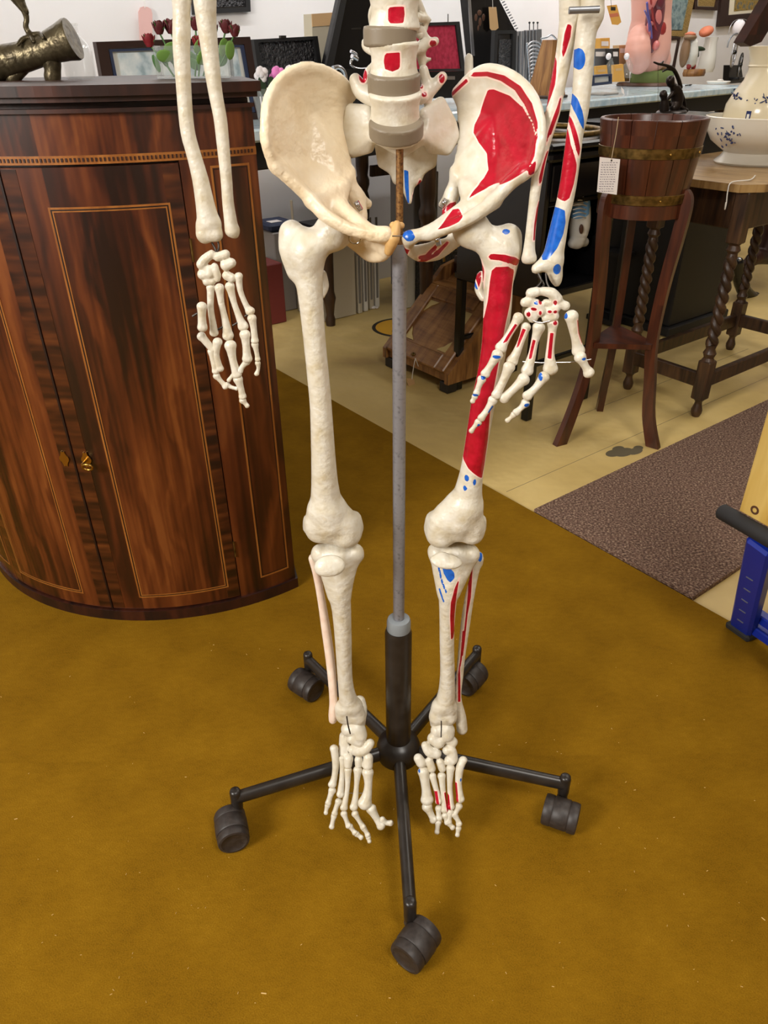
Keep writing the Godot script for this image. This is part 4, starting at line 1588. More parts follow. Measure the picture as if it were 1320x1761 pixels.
func arms(t: Node3D):
	var P := []
	var z := -0.84
	# image-left forearm: outer and inner bone
	chain(P, [[313, -30, z, 20], [312, 0, z, 17], [312, 20, z, 15], [312, 55, z, 15.5], [312, 90, z, 14.5], [314, 123, z, 13.5], [318, 184, z, 12.5], [323, 229, z, 12.5], [333, 266, z, 12.5], [344, 307, z, 14], [352, 348, z, 16], [358, 380, z, 19]])
	chain(P, [[350, 392, z, 13], [352, 408, z, 11]])
	chain(P, [[366, 388, z, 14], [370, 402, z, 12]])
	chain(P, [[346, 404, z + 0.004, 8], [372, 404, z + 0.004, 9]])
	bone(t, "radius", P, 0.0021, 0.006)
	P = []
	chain(P, [[350, -30, z, 22], [352, 0, z, 20], [355, 41, z, 17], [360, 82, z, 15], [365, 123, z, 13.5], [371, 164, z, 12], [378.6, 204, z, 11.5], [383, 245, z, 11], [389, 307, z, 10], [392, 348, z, 10], [396, 378, z, 11], [398, 396, z, 12]])
	chain(P, [[404, 396, z, 7], [405, 404, z, 5]])
	bone(t, "ulna", P, 0.0021, 0.005)
	# image-right forearm
	z = -0.795
	var red := [patch(4.125, 700, 0, z + 0.012, [1142, 172, 1162, 170, 1172, 190, 1165, 260, 1130, 370, 1110, 412, 1104, 360, 1122, 240]),
		patch(4.125, 700, 0, z + 0.012, [1040, 350, 1062, 360, 1072, 440, 1058, 600, 1030, 690, 994, 800, 968, 900, 950, 1000, 900, 1000, 960, 700, 1010, 480]),
		patch(4.636, 780, 120, z + 0.012, [870, 232, 842, 322, 782, 500, 744, 598, 756, 510, 800, 380, 850, 250]), patch(4.125, 700, 0, z + 0.01, [1100, 690, 1085, 700, 1040, 860, 1010, 960, 1025, 960, 1085, 800]),
		patch(4.636, 780, 120, z + 0.012, [830, 0, 822, 90, 764, 250, 722, 400, 694, 560, 676, 640, 640, 640, 680, 350, 770, 60, 790, 0]),
		patch(4.636, 780, 120, z + 0.012, [770, 650, 742, 740, 714, 900, 690, 925, 688, 870, 716, 760, 750, 660]),
		patch(4.636, 780, 120, z + 0.010, [700, 1050, 684, 1150, 664, 1260, 655, 1370, 640, 1370, 648, 1240, 668, 1120, 686, 1060])]
	P = []
	chain(P, [[985, -20, z, 24], [983, 10, z, 22], [978, 36, z, 17], [974, 60, z, 15], [969, 97, z, 14.5], [959, 145, z, 13.5], [950, 194, z, 12.5], [934, 249, z, 11.5], [922, 314, z, 9.5], [914, 379, z, 8.5], [910, 422, z, 9.5], [909, 440, z, 12]])
	chain(P, [[903, 447, z, 6], [915, 446, z, 7]])
	bone(t, "ulna", P, 0.0019, 0.004, red)
	z = -0.785
	red = [patch(4.636, 780, 120, z + 0.014, [925, 350, 930, 480, 945, 600, 975, 700, 992, 760, 990, 810, 968, 920, 930, 1035, 890, 1058, 850, 1040, 832, 1005, 860, 880, 885, 700, 905, 540, 912, 400]),
		patch(4.636, 780, 120, z + 0.014, [935, 345, 965, 420, 1002, 540, 1024, 640, 1012, 705, 988, 650, 956, 520, 938, 420])]
	var blue := [spot(3.667, 960, 0, z + 0.014, 140, 372, 38, 70), patch(4.636, 780, 120, z + 0.014, [955, 175, 1000, 235, 1035, 330, 1052, 410, 1052, 490, 1020, 440, 968, 320, 944, 210]),
		patch(4.636, 780, 120, z + 0.014, [805, 1110, 850, 1112, 895, 1130, 902, 1230, 882, 1320, 830, 1430, 760, 1520, 718, 1535, 722, 1480, 745, 1390, 788, 1250]), spot(4.636, 780, 120, z + 0.012, 828, 1595, 34, 46)]
	P = []
	chain(P, [[1018, -20, z, 22], [1018, 10, z, 20], [1016, 26, z, 22], [1008, 52, z, 18], [1004, 90, z, 17.5], [1002, 130, z, 16.5], [999, 164, z, 16], [995, 195, z, 16], [988, 232, z, 14.5], [983, 271, z, 14.5], [977, 314, z, 14.5], [971, 346, z, 14.5], [963, 379, z, 14.5], [955, 420, z, 16.5], [950, 444, z, 17]])
	chain(P, [[950, 446, z, 16], [922, 462, z, 9]])
	chain(P, [[950, 450, z, 16], [955, 474, z, 12], [957, 486, z, 7]])
	bone(t, "radius", P, 0.0021, 0.005, red, blue)
	# upper arm bones, above the picture
	P = []
	chain(P, [[308, -44, -0.842, 17], [356, -44, -0.842, 17]])
	chain(P, [[334, -58, -0.842, 22], [338, -110, -0.842, 15], [344, -220, -0.844, 13], [352, -330, -0.846, 15], [362, -380, -0.848, 24]])
	ball(P, 374, -392, -0.85, 26)
	bone(t, "humerus", P, 0.0030, 0.010)
	P = []
	chain(P, [[984, -44, -0.79, 18], [1026, -44, -0.79, 18]])
	chain(P, [[1008, -60, -0.79, 22], [1004, -110, -0.795, 15], [996, -220, -0.81, 13], [986, -330, -0.83, 15], [976, -380, -0.84, 24]])
	ball(P, 964, -392, -0.845, 26)
	bone(t, "humerus", P, 0.0030, 0.010, [patch(1, 0, 0, -0.79, [992, -300, 1002, -300, 1008, -120, 998, -120])], [])
	# wires that hold the wrists
	for q in [[[362, 414, -0.84], [368, 424, -0.838], [372, 434, -0.836]], [[374, 412, -0.84], [376, 424, -0.838], [374, 432, -0.836]], [[925, 470, -0.775], [930, 484, -0.77], [920, 496, -0.765]], [[938, 470, -0.775], [940, 486, -0.77], [946, 498, -0.765]], [[925, 474, -0.775], [935, 490, -0.77], [925, 498, -0.765]]]:
		var ps := []
		for p in q:
			ps.append(bp(p[0], p[1], p[2]))
		wpart(t, "wrist_wire", rtube(curve(ps, 5), 0.0011, 7), M.wire)
	wpart(t, "elbow_bolt", rtube([bp(978, 18, -0.765), bp(1030, 16, -0.765)], 0.0028, 12), M.dull_steel)

func left_hand(t: Node3D):
	var z := -0.832
	var P := []
	for q in [[[346, 455, 8.5], [352, 446, 8], [364, 437, 7]], [[374, 442, 7.5], [388, 437, 7.5]], [[388, 456, 9.5], [398, 452, 8]], [[369, 458, 6], [373, 472, 6.5], [374, 480, 5]], [[348, 472, 9], [360, 470, 9]], [[356, 484, 8], [364, 484, 7]], [[390, 474, 8], [398, 478, 8]], [[352, 463, 6], [360, 462, 6]]]:
		var pts := []
		for p in q:
			pts.append([p[0], p[1], z, p[2]])
		chain(P, pts)
	var h := bone(t, "hand", P, 0.0015, 0.0022)
	for q in [
		[[362, 494, 6.5], [362, 530, 5.5], [366, 556, 6], [368, 572, 7]],
		[[377, 495, 7.5], [380, 520, 5.5], [387, 550, 6], [392, 577, 9]],
		[[395, 492, 7.5], [402, 520, 5.2], [411, 545, 6], [418, 561, 8.5]],
		[[410, 475, 6.5], [413, 500, 5], [423, 525, 5], [430, 535, 7.5]]]:
		knuckle_bone(h, "metacarpal", lift(q, z))
	knuckle_bone(h, "metacarpal", lift([[347, 527, 8], [347, 545, 7], [348, 563, 8]], z + 0.014))
	for q in [
		[[346, 578, 7], [356, 590, 6.5], [366, 602, 6]], [[374, 588, 7.5], [371, 610, 6], [378, 634, 6]], [[364, 604, 6.5], [367, 620, 5.5], [371, 638, 6]], [[372, 646, 5.5], [380, 656, 4], [388, 664, 5.5]], [[390, 662, 4.5], [398, 666, 3.5], [407, 668, 3]],
		[[396, 594, 9.5], [400, 618, 6.5], [407, 644, 8]], [[409, 652, 7.5], [414, 668, 5.5], [417, 682, 6]], [[417, 688, 5.5], [421, 693, 4], [425, 698, 3.5]],
		[[421, 575, 8.5], [423, 595, 6.5], [425, 617, 8]], [[424, 622, 5.5], [417, 630, 4.5], [412, 638, 5]], [[404, 642, 4.5], [398, 648, 3.5], [393, 654, 3]],
		[[433, 547, 7], [436, 565, 5.5], [438, 586, 6]], [[438, 592, 5.5], [441, 606, 4], [443, 618, 4.2]], [[443, 624, 4.2], [444, 634, 3.2], [441, 643, 3.6]]]:
		knuckle_bone(h, "phalanx", lift(q, z + 0.003))
	for q in [[334, 541], [378, 564], [403, 557], [424, 541]]:
		part(h, "finger_wire", rtube([bp(q[0] - 3, q[1] + 3, z + 0.002), bp(q[0] + 5, q[1] - 2, z + 0.002)], 0.0012, 7), M.wire)

func lift(q: Array, z: float) -> Array:
	var out := []
	for p in q:
		out.append([p[0], p[1], z, p[2]])
	return out

func right_hand(t: Node3D):
	var z := -0.755
	var P := []
	var red := [patch(4.714, 780, 460, z + 0.006, [785, 535, 812, 535, 792, 745, 762, 740]), patch(4.714, 780, 460, z + 0.006, [645, 590, 666, 596, 632, 742, 610, 750]), patch(4.714, 780, 460, z + 0.006, [562, 500, 586, 508, 530, 645, 510, 662]), patch(4.714, 780, 460, z + 0.006, [498, 460, 516, 470, 434, 604, 398, 618]),
		spot(4.714, 780, 460, z + 0.01, 830, 465, 18, 16), spot(4.714, 780, 460, z + 0.01, 832, 300, 14, 22), spot(4.714, 780, 460, z + 0.01, 712, 296, 16, 18), spot(4.714, 780, 460, z + 0.01, 785, 370, 18, 12), spot(4.714, 780, 460, z + 0.01, 830, 372, 16, 14), spot(4.714, 780, 460, z + 0.01, 655, 350, 24, 14), spot(4.714, 780, 460, z + 0.01, 706, 378, 12, 20), spot(4.714, 780, 460, z + 0.01, 612, 392, 16, 22), patch(4.714, 780, 460, z + 0.006, [1003, 430, 1012, 430, 1030, 540, 1050, 620, 1042, 622, 1015, 540])]
	var blue := [spot(4.714, 780, 460, z + 0.01, 905, 405, 28, 34), spot(4.714, 780, 460, z + 0.008, 238, 890, 20, 16), spot(4.714, 780, 460, z + 0.008, 345, 718, 34, 14), spot(4.714, 780, 460, z + 0.008, 590, 1112, 24, 16), spot(4.714, 780, 460, z + 0.008, 700, 880, 16, 34), spot(4.714, 780, 460, z + 0.008, 1050, 735, 20, 12), patch(4.714, 780, 460, z + 0.008, [310, 1110, 326, 1130, 290, 1180, 272, 1172]), spot(4.714, 780, 460, z + 0.008, 200, 1278, 12, 16), spot(4.714, 780, 460, z + 0.008, 175, 1032, 24, 12), spot(4.714, 780, 460, z + 0.01, 680, 300, 26, 12)]
	for q in [[[912, 504, 8.5], [922, 502, 8.5]], [[934, 501, 7.5], [948, 504, 9], [958, 514, 9]], [[902, 520, 8], [910, 518, 9]], [[920, 524, 10], [928, 534, 11]], [[944, 534, 9], [954, 530, 9]], [[964, 522, 7], [972, 526, 8]], [[910, 538, 9], [916, 546, 9]], [[940, 546, 9], [952, 544, 9]], [[938, 520, 6], [944, 522, 6]]]:
		chain(P, lift(q, z))
	var h := bone(t, "hand", P, 0.0014, 0.0022, red, blue)
	for q in [
		[[982, 544, 11], [986, 566, 8.5], [990, 584, 8], [994, 603, 10.5]],
		[[950, 556, 8.5], [948, 580, 6.8], [945, 608, 7.5], [946, 634, 12]],
		[[926, 563, 10], [919, 588, 6.5], [914, 612, 7], [906, 637, 10]],
		[[904, 562, 7.5], [896, 586, 6], [887, 608, 7.5], [880, 621, 9.5]],
		[[891, 546, 8.5], [876, 573, 6.2], [867, 588, 7.5], [861, 598, 9.5]]]:
		knuckle_bone(h, "metacarpal", lift(q, z), red, blue)
	for q in [
		[[997, 614, 9.5], [1006, 630, 6.5], [1012, 641, 9]],
		[[935, 648, 9], [921, 667, 6.8], [906, 681, 8]], [[903, 693, 7], [896, 701, 5.2], [887, 709, 5.8]], [[883, 713, 5], [878, 718, 3.6], [872, 723, 4]],
		[[900, 652, 10], [884, 668, 7.2], [866, 685, 8.2]],
		[[875, 631, 9.5], [865, 655, 7.2], [853, 679, 8]], [[847, 688, 7.5], [838, 704, 5.6], [827, 719, 6]], [[822, 726, 5.8], [816, 733, 4], [810, 741, 4]],
		[[855, 610, 9.2], [843, 629, 6.4], [834, 643, 7.4]], [[828, 652, 6.8], [823, 664, 5.2], [819, 676, 5.4]], [[816, 682, 4.8], [814, 686, 3.6], [812, 690, 3.8]]]:
		knuckle_bone(h, "phalanx", lift(q, z + 0.006), red, blue)
	part(h, "finger_wire", rtube([bp(898, 622, z), bp(930, 624, z), bp(985, 623, z), bp(1016, 618, z)], 0.0008, 7), M.chrome)
	part(h, "finger_wire", rtube([bp(916, 552, z + 0.012), bp(928, 556, z + 0.013), bp(945, 552, z + 0.012)], 0.0008, 7), M.chrome)

func fz(y: float) -> float:
	return -0.788 + (y - 1265.0) / 175.0 * 0.076

func fl(q: Array, dz := 0.0) -> Array:
	var out := []
	for p in q:
		out.append([p[0], p[1], fz(p[1]) + dz, p[2] * 1.1])
	return out

func left_foot(t: Node3D):
	var P := []
	chain(P, fl([[598, 1254, 11], [612, 1252, 13], [618, 1264, 12]]))
	chain(P, fl([[606, 1270, 9], [618, 1276, 8]]))
	chain(P, [[606, 1262, -0.80, 14], [618, 1226, -0.845, 13], [618, 1206, -0.862, 10]])
	chain(P, fl([[592, 1266, 8], [592, 1284, 9], [590, 1296, 8]], -0.006))
	chain(P, fl([[606, 1289, 7], [618, 1292, 8.5], [630, 1286, 8], [636, 1278, 7]]))
	chain(P, fl([[599, 1304, 7.5], [598, 1316, 6.5]]))
	chain(P, fl([[616, 1306, 6], [616, 1316, 5.5]]))
	chain(P, fl([[633, 1303, 7.5], [632, 1317, 8]]))
	var f := bone(t, "foot", P, 0.0018, 0.0028)
	for q in [
		[[632, 1328, 8.5], [633, 1348, 6.2], [631, 1366, 7.5], [627, 1381, 10.5]],
		[[615, 1324, 6.5], [613, 1348, 4], [611, 1370, 4.6], [608, 1388, 6]],
		[[598, 1324, 5.5], [597, 1355, 3.8], [594, 1374, 4.4], [591, 1389, 5.6]],
		[[588, 1304, 4.6], [588, 1333, 4], [585, 1366, 5.6]],
		[[574, 1287, 6], [577, 1312, 5.6], [575, 1335, 4.8], [571, 1349, 6]]]:
		knuckle_bone(f, "metatarsal", fl(q))
	for q in [
		[[638, 1391, 7.5], [647, 1407, 5.4], [655, 1420, 6.5]], [[657, 1410, 5], [664, 1415, 4], [672, 1415, 4.4]],
		[[610, 1399, 5], [617, 1411, 3.6], [624, 1422, 4.4]], [[625, 1424, 4], [629, 1430, 3.6], [632, 1436, 4]], [[633, 1440, 3.6], [634, 1444, 3], [635, 1447, 3]],
		[[591, 1399, 4.8], [595, 1410, 3.6], [599, 1420, 4.4]], [[602, 1421, 4], [606, 1427, 3.2], [610, 1432, 4]], [[613, 1434, 4], [617, 1437, 3.4], [621, 1440, 3.6]],
		[[582, 1378, 5], [578, 1388, 3.8], [575, 1399, 4.4]], [[574, 1403, 4.2], [572, 1412, 3.6], [570, 1422, 3.8]],
		[[571, 1359, 5.4], [567, 1371, 4.2], [564, 1381, 4.4]], [[563, 1385, 4], [561, 1392, 3.2], [560, 1398, 3]]]:
		knuckle_bone(f, "phalanx", fl(q))
	part(f, "ankle_spring", rtube(curve([bp(596, 1232, -0.775), bp(598, 1246, -0.772), bp(602, 1262, -0.768)], 5), 0.0011, 7), M.wire)
	part(f, "toe_wire", rtube([bp(600, 1364, fz(1364)), bp(628, 1364, fz(1364))], 0.0006, 6), M.chrome)

func right_foot(t: Node3D):
	var P := []
	chain(P, fl([[752, 1256, 11], [766, 1254, 13], [768, 1262, 12]]))
	chain(P, fl([[744, 1270, 9], [754, 1276, 10]]))
	chain(P, [[764, 1264, -0.80, 14], [762, 1230, -0.845, 13], [762, 1210, -0.862, 10]])
	chain(P, fl([[770, 1270, 9], [778, 1276, 8]], -0.004))
	chain(P, fl([[731, 1282, 6.5], [738, 1292, 8.5], [750, 1296, 8]]))
	chain(P, fl([[769, 1290, 8], [776, 1292, 8], [778, 1306, 8], [772, 1308, 8]], -0.002))
	chain(P, fl([[719, 1304, 7.5], [724, 1312, 8]]))
	chain(P, fl([[738, 1308, 6], [742, 1322, 6.5]]))
	chain(P, fl([[756, 1310, 6], [760, 1322, 6]]))
	var red := [patch(6.773, 700, 1200, -0.765, [302, 960, 338, 955, 362, 1070, 334, 1085]), patch(6.773, 700, 1200, -0.765, [416, 965, 472, 985, 488, 1110, 448, 1122]), patch(6.773, 700, 1200, -0.765, [528, 915, 568, 895, 578, 1050, 540, 1072])]
	var blue := [spot(6.773, 700, 1200, -0.772, 130, 768, 15, 15), spot(6.773, 700, 1200, -0.772, 655, 760, 9, 14), spot(6.773, 700, 1200, -0.77, 610, 845, 10, 14)]
	var f := bone(t, "foot", P, 0.0018, 0.0028, red, blue)
	for q in [
		[[728, 1327, 8.5], [731, 1348, 7], [733, 1362, 7.5], [734, 1375, 9.5]],
		[[743, 1334, 5.4], [749, 1355, 4.2], [752, 1366, 4.4], [754, 1378, 5]],
		[[759, 1334, 5.8], [761, 1356, 4.4], [763, 1376, 4.4], [764, 1393, 5]],
		[[774, 1321, 6.4], [773, 1348, 4.4], [774, 1370, 4.6], [775, 1387, 5.5]],
		[[796, 1307, 6], [790, 1322, 6.5], [788, 1348, 5.2], [791, 1374, 6.2]]]:
		knuckle_bone(f, "metatarsal", fl(q), red, blue)
	for q in [
		[[734, 1387, 7.6], [740, 1399, 5.2], [745, 1410, 5.6]],
		[[754, 1390, 5], [754, 1399, 4], [755, 1407, 4.6]], [[753, 1414, 4.6], [752, 1423, 3.6], [751, 1431, 3.6]],
		[[765, 1402, 5], [767, 1408, 4], [769, 1414, 4.6]],
		[[774, 1396, 5], [772, 1406, 4.2], [771, 1413, 4.8]], [[772, 1416, 4], [775, 1420, 3.4], [778, 1423, 3.8]],
		[[789, 1386, 5.2], [785, 1394, 4], [781, 1402, 4.4]], [[783, 1404, 4], [787, 1411, 3.8], [789, 1417, 4.6]], [[788, 1424, 4.2], [787, 1430, 3.4], [786, 1436, 3.2]]]:
		knuckle_bone(f, "phalanx", fl(q))
	part(f, "ankle_spring", rtube([bp(758.5, 1240, -0.778), bp(758.5, 1254, -0.774), bp(758, 1268, -0.766)], 0.0010, 7), M.wire)

# ---- the rest of the shop. A frame holds a thing's own axes; sight lines are met with planes of that frame
var FC := Transform3D()      # the marble counter: x along its front edge, z out of it
var FR := Transform3D()      # the shop
var FW := Transform3D()      # the world, unturned
var fr := Transform3D()      # the frame, plane and base of the thing being built
var zl := 0.0
var org := Vector3()

func meet(f: Transform3D, px: float, py: float, z: float) -> Vector3:
	var inv := f.affine_inverse()
	var o := inv * EYE
	var r := inv.basis * ray(px, py)
	return o + r * ((z - o.z) / r.z)

func on(f: Transform3D, z: float, called: String, label: String, category: String, px: float, py: float, group := "", base_y := -1.0) -> Node3D:
	fr = f
	zl = z
	org = meet(f, px, py, z)
	if base_y >= 0.0:
		org.y = base_y
	return thing(called, label, category, f * org, f.basis.get_euler().y, group)

func L(px: float, py: float, dz := 0.0) -> Vector3:      # on the thing's plane, in its own axes
	return meet(fr, px, py, zl + dz) - org

func scale_here() -> float:                               # metres to a pixel there
	return depth(fr * org) / FOCAL

func poly(pts: Array, dz := 0.0) -> PackedVector2Array:
	var out := PackedVector2Array()
	for i in range(0, pts.size(), 2):
		var p := L(pts[i], pts[i + 1], dz)
		out.append(Vector2(p.x, p.y))
	return out

func board(pts: Array, thick: float, dz := 0.0) -> ArrayMesh:
	var m := Mb.new()
	m.prism(poly(pts, dz), dz - thick, dz)
	return m.done()

func rods(paths: Array, r: float, dz := 0.0, sides := 8) -> ArrayMesh:
	var m := Mb.new()
	for p in paths:
		var ps := []
		var rs := []
		for i in range(0, p.size(), 2):
			ps.append(L(p[i], p[i + 1], dz))
			rs.append(r)
		if ps.size() > 2:
			ps = curve(ps, 4)
			rs = curve(rs, 4)
		m.tube(ps, rs, sides)
	return m.done()

func frame_bars(outer: Array, inner: Array, thick: float, dz := 0.0) -> ArrayMesh:
	var o := poly(outer, dz)
	var i := poly(inner, dz)
	var m := Mb.new()
	for k in 4:
		var j := (k + 1) % 4
		m.prism(PackedVector2Array([o[k], o[j], i[j], i[k]]), dz - thick, dz)
	return m.done()

# a turned thing whose profile is read in pixels: [half width, y] pairs up the axis at x
func turned(x: float, prof: Array, seg := 28, dz := 0.0, squash := 1.0) -> ArrayMesh:
	var q := []
	var k := scale_here()
	for i in range(0, prof.size(), 2):
		q.append(Vector2(prof[i] * k, L(x, prof[i + 1], dz).y))
	var m := Mb.new()
	var c := L(x, prof[1], dz)
	m.xf = Transform3D(Basis.from_scale(Vector3(1, 1, squash)), Vector3(c.x, 0, dz))
	m.lathe(q, Vector3.ZERO, seg)
	return m.done()

func blob(x: float, y: float, rx: float, ry: float, rz: float, dz := 0.0, roll := 0.0) -> ArrayMesh:
	var k := scale_here()
	var m := Mb.new()
	m.ball(L(x, y, dz), Vector3(rx, ry, rz) * k, 14, 9, Basis(Vector3.BACK, roll))
	return m.done()

# limbs of small figures: chains of [x, y, r] in the thing's plane, fused into one skin
func skin(chains: Array, cell: float, k: float, mat: Material) -> ArrayMesh:
	var P := []
	var s := scale_here()
	for c in chains:
		var ps := []
		var rs := []
		for q in c:
			ps.append(L(q[0], q[1], q[3] if q.size() > 3 else 0.0))
			rs.append(q[2] * s)
		if ps.size() > 2:
			ps = curve(ps, 3)
			rs = curve(rs, 3)
		var g := []
		for i in ps.size() - 1:
			g.append(["c", ps[i], ps[i + 1], rs[i], rs[i + 1]])
		P.append(["g", g])
	return bone_mesh(P, cell, k, mat, [], [])

func build_shop():
	FR = Transform3D(Basis(Vector3.UP, TURN), Vector3.ZERO)
	FC = Transform3D(Basis(Vector3.UP, TURN + 0.145), RL(1.10, 0.0, -2.10))
	counter()
	bucket_stand()
	twist_table()
	coal_box()
	black_table()
	workbench()
	cabinet_top()
	counter_left()
	counter_right()
	on_the_wall()
	under_counter()

func counter():
	var t := thing("marble_counter", "long pale blue marble topped counter with dark frame along the back wall", "counter", FC.origin, FC.basis.get_euler().y)
	var m := Mb.new()
	m.box(Vector3(1.45, 0.9025, -0.39), Vector3(4.3, 0.035, 0.78), 0.006)
	part(t, "marble_top", m.done(), M.marble)
	part(t, "apron", rbox(Vector3(1.45, 0.845, -0.40), Vector3(4.16, 0.08, 0.70), 0.004), M.black_matt)
	var prof := [Vector2(0.0, 0), Vector2(0.022, 0), Vector2(0.024, 0.03), Vector2(0.018, 0.05), Vector2(0.024, 0.10), Vector2(0.031, 0.13), Vector2(0.024, 0.16), Vector2(0.026, 0.30), Vector2(0.03, 0.42), Vector2(0.033, 0.50), Vector2(0.024, 0.53), Vector2(0.034, 0.56), Vector2(0.034, 0.58), Vector2(0.026, 0.60), Vector2(0.032, 0.64), Vector2(0.032, 0.805), Vector2(0.0, 0.805)]
	for x in [-0.6, 0.9, 3.45]:
		for z in [-0.10, -0.70]:
			var lm := Mb.new()
			lm.xf = Transform3D(Basis.from_scale(Vector3(1, 0.988, 1)), Vector3(0, 0.0095, 0)) if x < 0.0 else Transform3D()
			lm.lathe(prof, Vector3(x, 0, z), 16)
			part(t, "leg", lm.done(), M.oak_dark)
	# a plain darker table leg and post that stand behind, at the wall
	var p := HR(628, 515, 0.0)
	var q := rthing("leg_table", "dark turned-leg table standing under the counter against the wall", "table", p.x + 0.2, 0.0, p.z)
	var lm2 := Mb.new()
	lm2.lathe(prof, Vector3(-0.2, 0, 0), 16)
	part(q, "leg", lm2.done(), M.oak_dark)
	part(q, "leg", rbox(Vector3(0.13, 0.40, 0.10), Vector3(0.06, 0.80, 0.05), 0.004), M.oak_dark)
	part(q, "tabletop", rbox(Vector3(-0.05, 0.8015, -0.02), Vector3(0.6, 0.003, 0.3), 0.001), M.oak_dark)
	part(q, "stretcher", rbox(Vector3(-0.03, 0.62, 0.04), Vector3(0.30, 0.05, 0.022), 0.003), M.oak_dark)

func bucket_stand():
	var C := Vector3(1.957, 0.0, -1.363)
	var t := rthing("jardiniere_stand", "tall three-legged red wood plant stand with a brass-hooped staved bucket on top", "plant stand", C.x, 0.0, C.z)
	var y0 := 0.735
	var y1 := 0.945
	var n := 14
	var bucket := part(t, "bucket_bottom", rlathe([Vector2(0, y0 + 0.005), Vector2(0.112, y0 + 0.005), Vector2(0.113, y0 + 0.02), Vector2(0, y0 + 0.02)], Vector3.ZERO, 28), M.red_wood)
	for i in n:
		var m := Mb.new()
		var a0 := TAU * i / n + 0.006
		m.lathe([Vector2(0.106, y0 + 0.003), Vector2(0.119, y0), Vector2(0.132, y0 + 0.11), Vector2(0.1425, y1 - 0.003), Vector2(0.140, y1), Vector2(0.132, y1), Vector2(0.130, y1 - 0.004), Vector2(0.106, y0 + 0.003)], Vector3.ZERO, 4, Basis(), a0, TAU / n - 0.012)
		part(bucket, "stave", m.done(), M.red_wood)
	for h in [[y0 + 0.002, 0.1205, 0.026], [y0 + 0.118, 0.1340, 0.026]]:
		var m := Mb.new()
		m.lathe([Vector2(h[1], h[0]), Vector2(h[1] + 0.0018, h[0] + 0.001), Vector2(h[1] + 0.0018 + h[2] * 0.085, h[0] + h[2] - 0.001), Vector2(h[1] + h[2] * 0.085, h[0] + h[2])], Vector3.ZERO, 40)
		var hp := part(t, "hoop", m.done(), M.old_brass)
		for a in [-0.55, 0.25, 1.2]:
			var rm := Mb.new()
			rm.ball(Vector3(sin(a), 0, cos(a)) * (h[1] + 0.003) + Vector3(0, h[0] + h[2] * 0.5, 0), Vector3.ONE * 0.0035, 8, 6)
			part(hp, "rivet", rm.done(), M.brass)
	for f in [Vector2(-0.192, -0.036), Vector2(0.041, 0.176), Vector2(0.150, -0.141)]:
		var d: Vector2 = f.normalized()
		var s := Vector3(d.x, 0, d.y)
		var R: float = f.length()
		var outer := []
		var inner := []
		for q in [[0.0, R + 0.012, 0.042], [0.10, R - 0.024, 0.036], [0.22, 0.138, 0.033], [0.34, 0.122, 0.032], [0.50, 0.126, 0.032], [0.64, 0.140, 0.034], [0.72, 0.146, 0.034], [0.755, 0.142, 0.030], [0.772, 0.130, 0.012]]:
			outer.append(Vector3(q[1], q[0], 0))
			inner.append(Vector3(q[1] - q[2], q[0], 0))
		outer = curve(outer, 4)
		inner = curve(inner, 4)
		var pl := PackedVector2Array()
		for q in inner:
			pl.append(Vector2(q.x, q.y))
		outer.reverse()
		for q in outer:
			pl.append(Vector2(q.x, q.y))
		var m := Mb.new()
		m.prism(pl, -0.011, 0.011, Transform3D(Basis(s, Vector3.UP, s.cross(Vector3.UP)), Vector3.ZERO))
		part(t, "leg", m.done(), M.red_wood)
	var tri := PackedVector2Array()
	for f in [Vector2(-0.192, -0.036), Vector2(0.150, -0.141), Vector2(0.041, 0.176)]:
		var d: Vector2 = f.normalized()
		for s in [-0.13, 0.13]:
			var e := d.rotated(s) * 0.112
			tri.append(Vector2(e.x, -e.y))
	var sm := Mb.new()
	sm.prism(tri, 0.318, 0.334, Transform3D(Basis(Vector3.RIGHT, -PI / 2), Vector3.ZERO))
	part(t, "shelf", sm.done(), M.red_wood)
	part(t, "collar", rlathe([Vector2(0.100, 0.700), Vector2(0.120, 0.700), Vector2(0.1205, 0.735), Vector2(0.0, 0.735)], Vector3.ZERO, 32), M.red_wood)
	# the written price card on a string
	var zp := (FW.affine_inverse() * RL(C.x, 0.8, C.z)).z + 0.152
	t = on(FW, zp, "price_card", "white handwritten price card hanging by a string from the wooden bucket", "tag", 1046, 335)
	part(t, "card", board([1031, 270, 1066, 274, 1060, 335, 1026, 330], 0.0008), M.paper)
	var wr := Mb.new()
	for row in 13:
		var y := 279.0 + row * 4.1
		var x := 1034.0 - row * 0.42
		while x < 1059.0 - row * 0.42:
			var w := rng.randf_range(1.5, 4.0)
			wr.prism(poly([x, y, x + w, y + 0.3, x + w, y + 1.3, x, y + 1.0]), 0.0, 0.0003)
			x += w + rng.randf_range(1.0, 2.0)
	part(t, "handwriting", wr.done(), M.ink)
	part(t, "string", rods([[1063, 201, 1059, 230, 1053, 262, 1051, 275]], 0.0010), M.string)
	part(t, "eyelet", blob(1051, 276, 1.6, 1.6, 0.8), M.sticker_black)

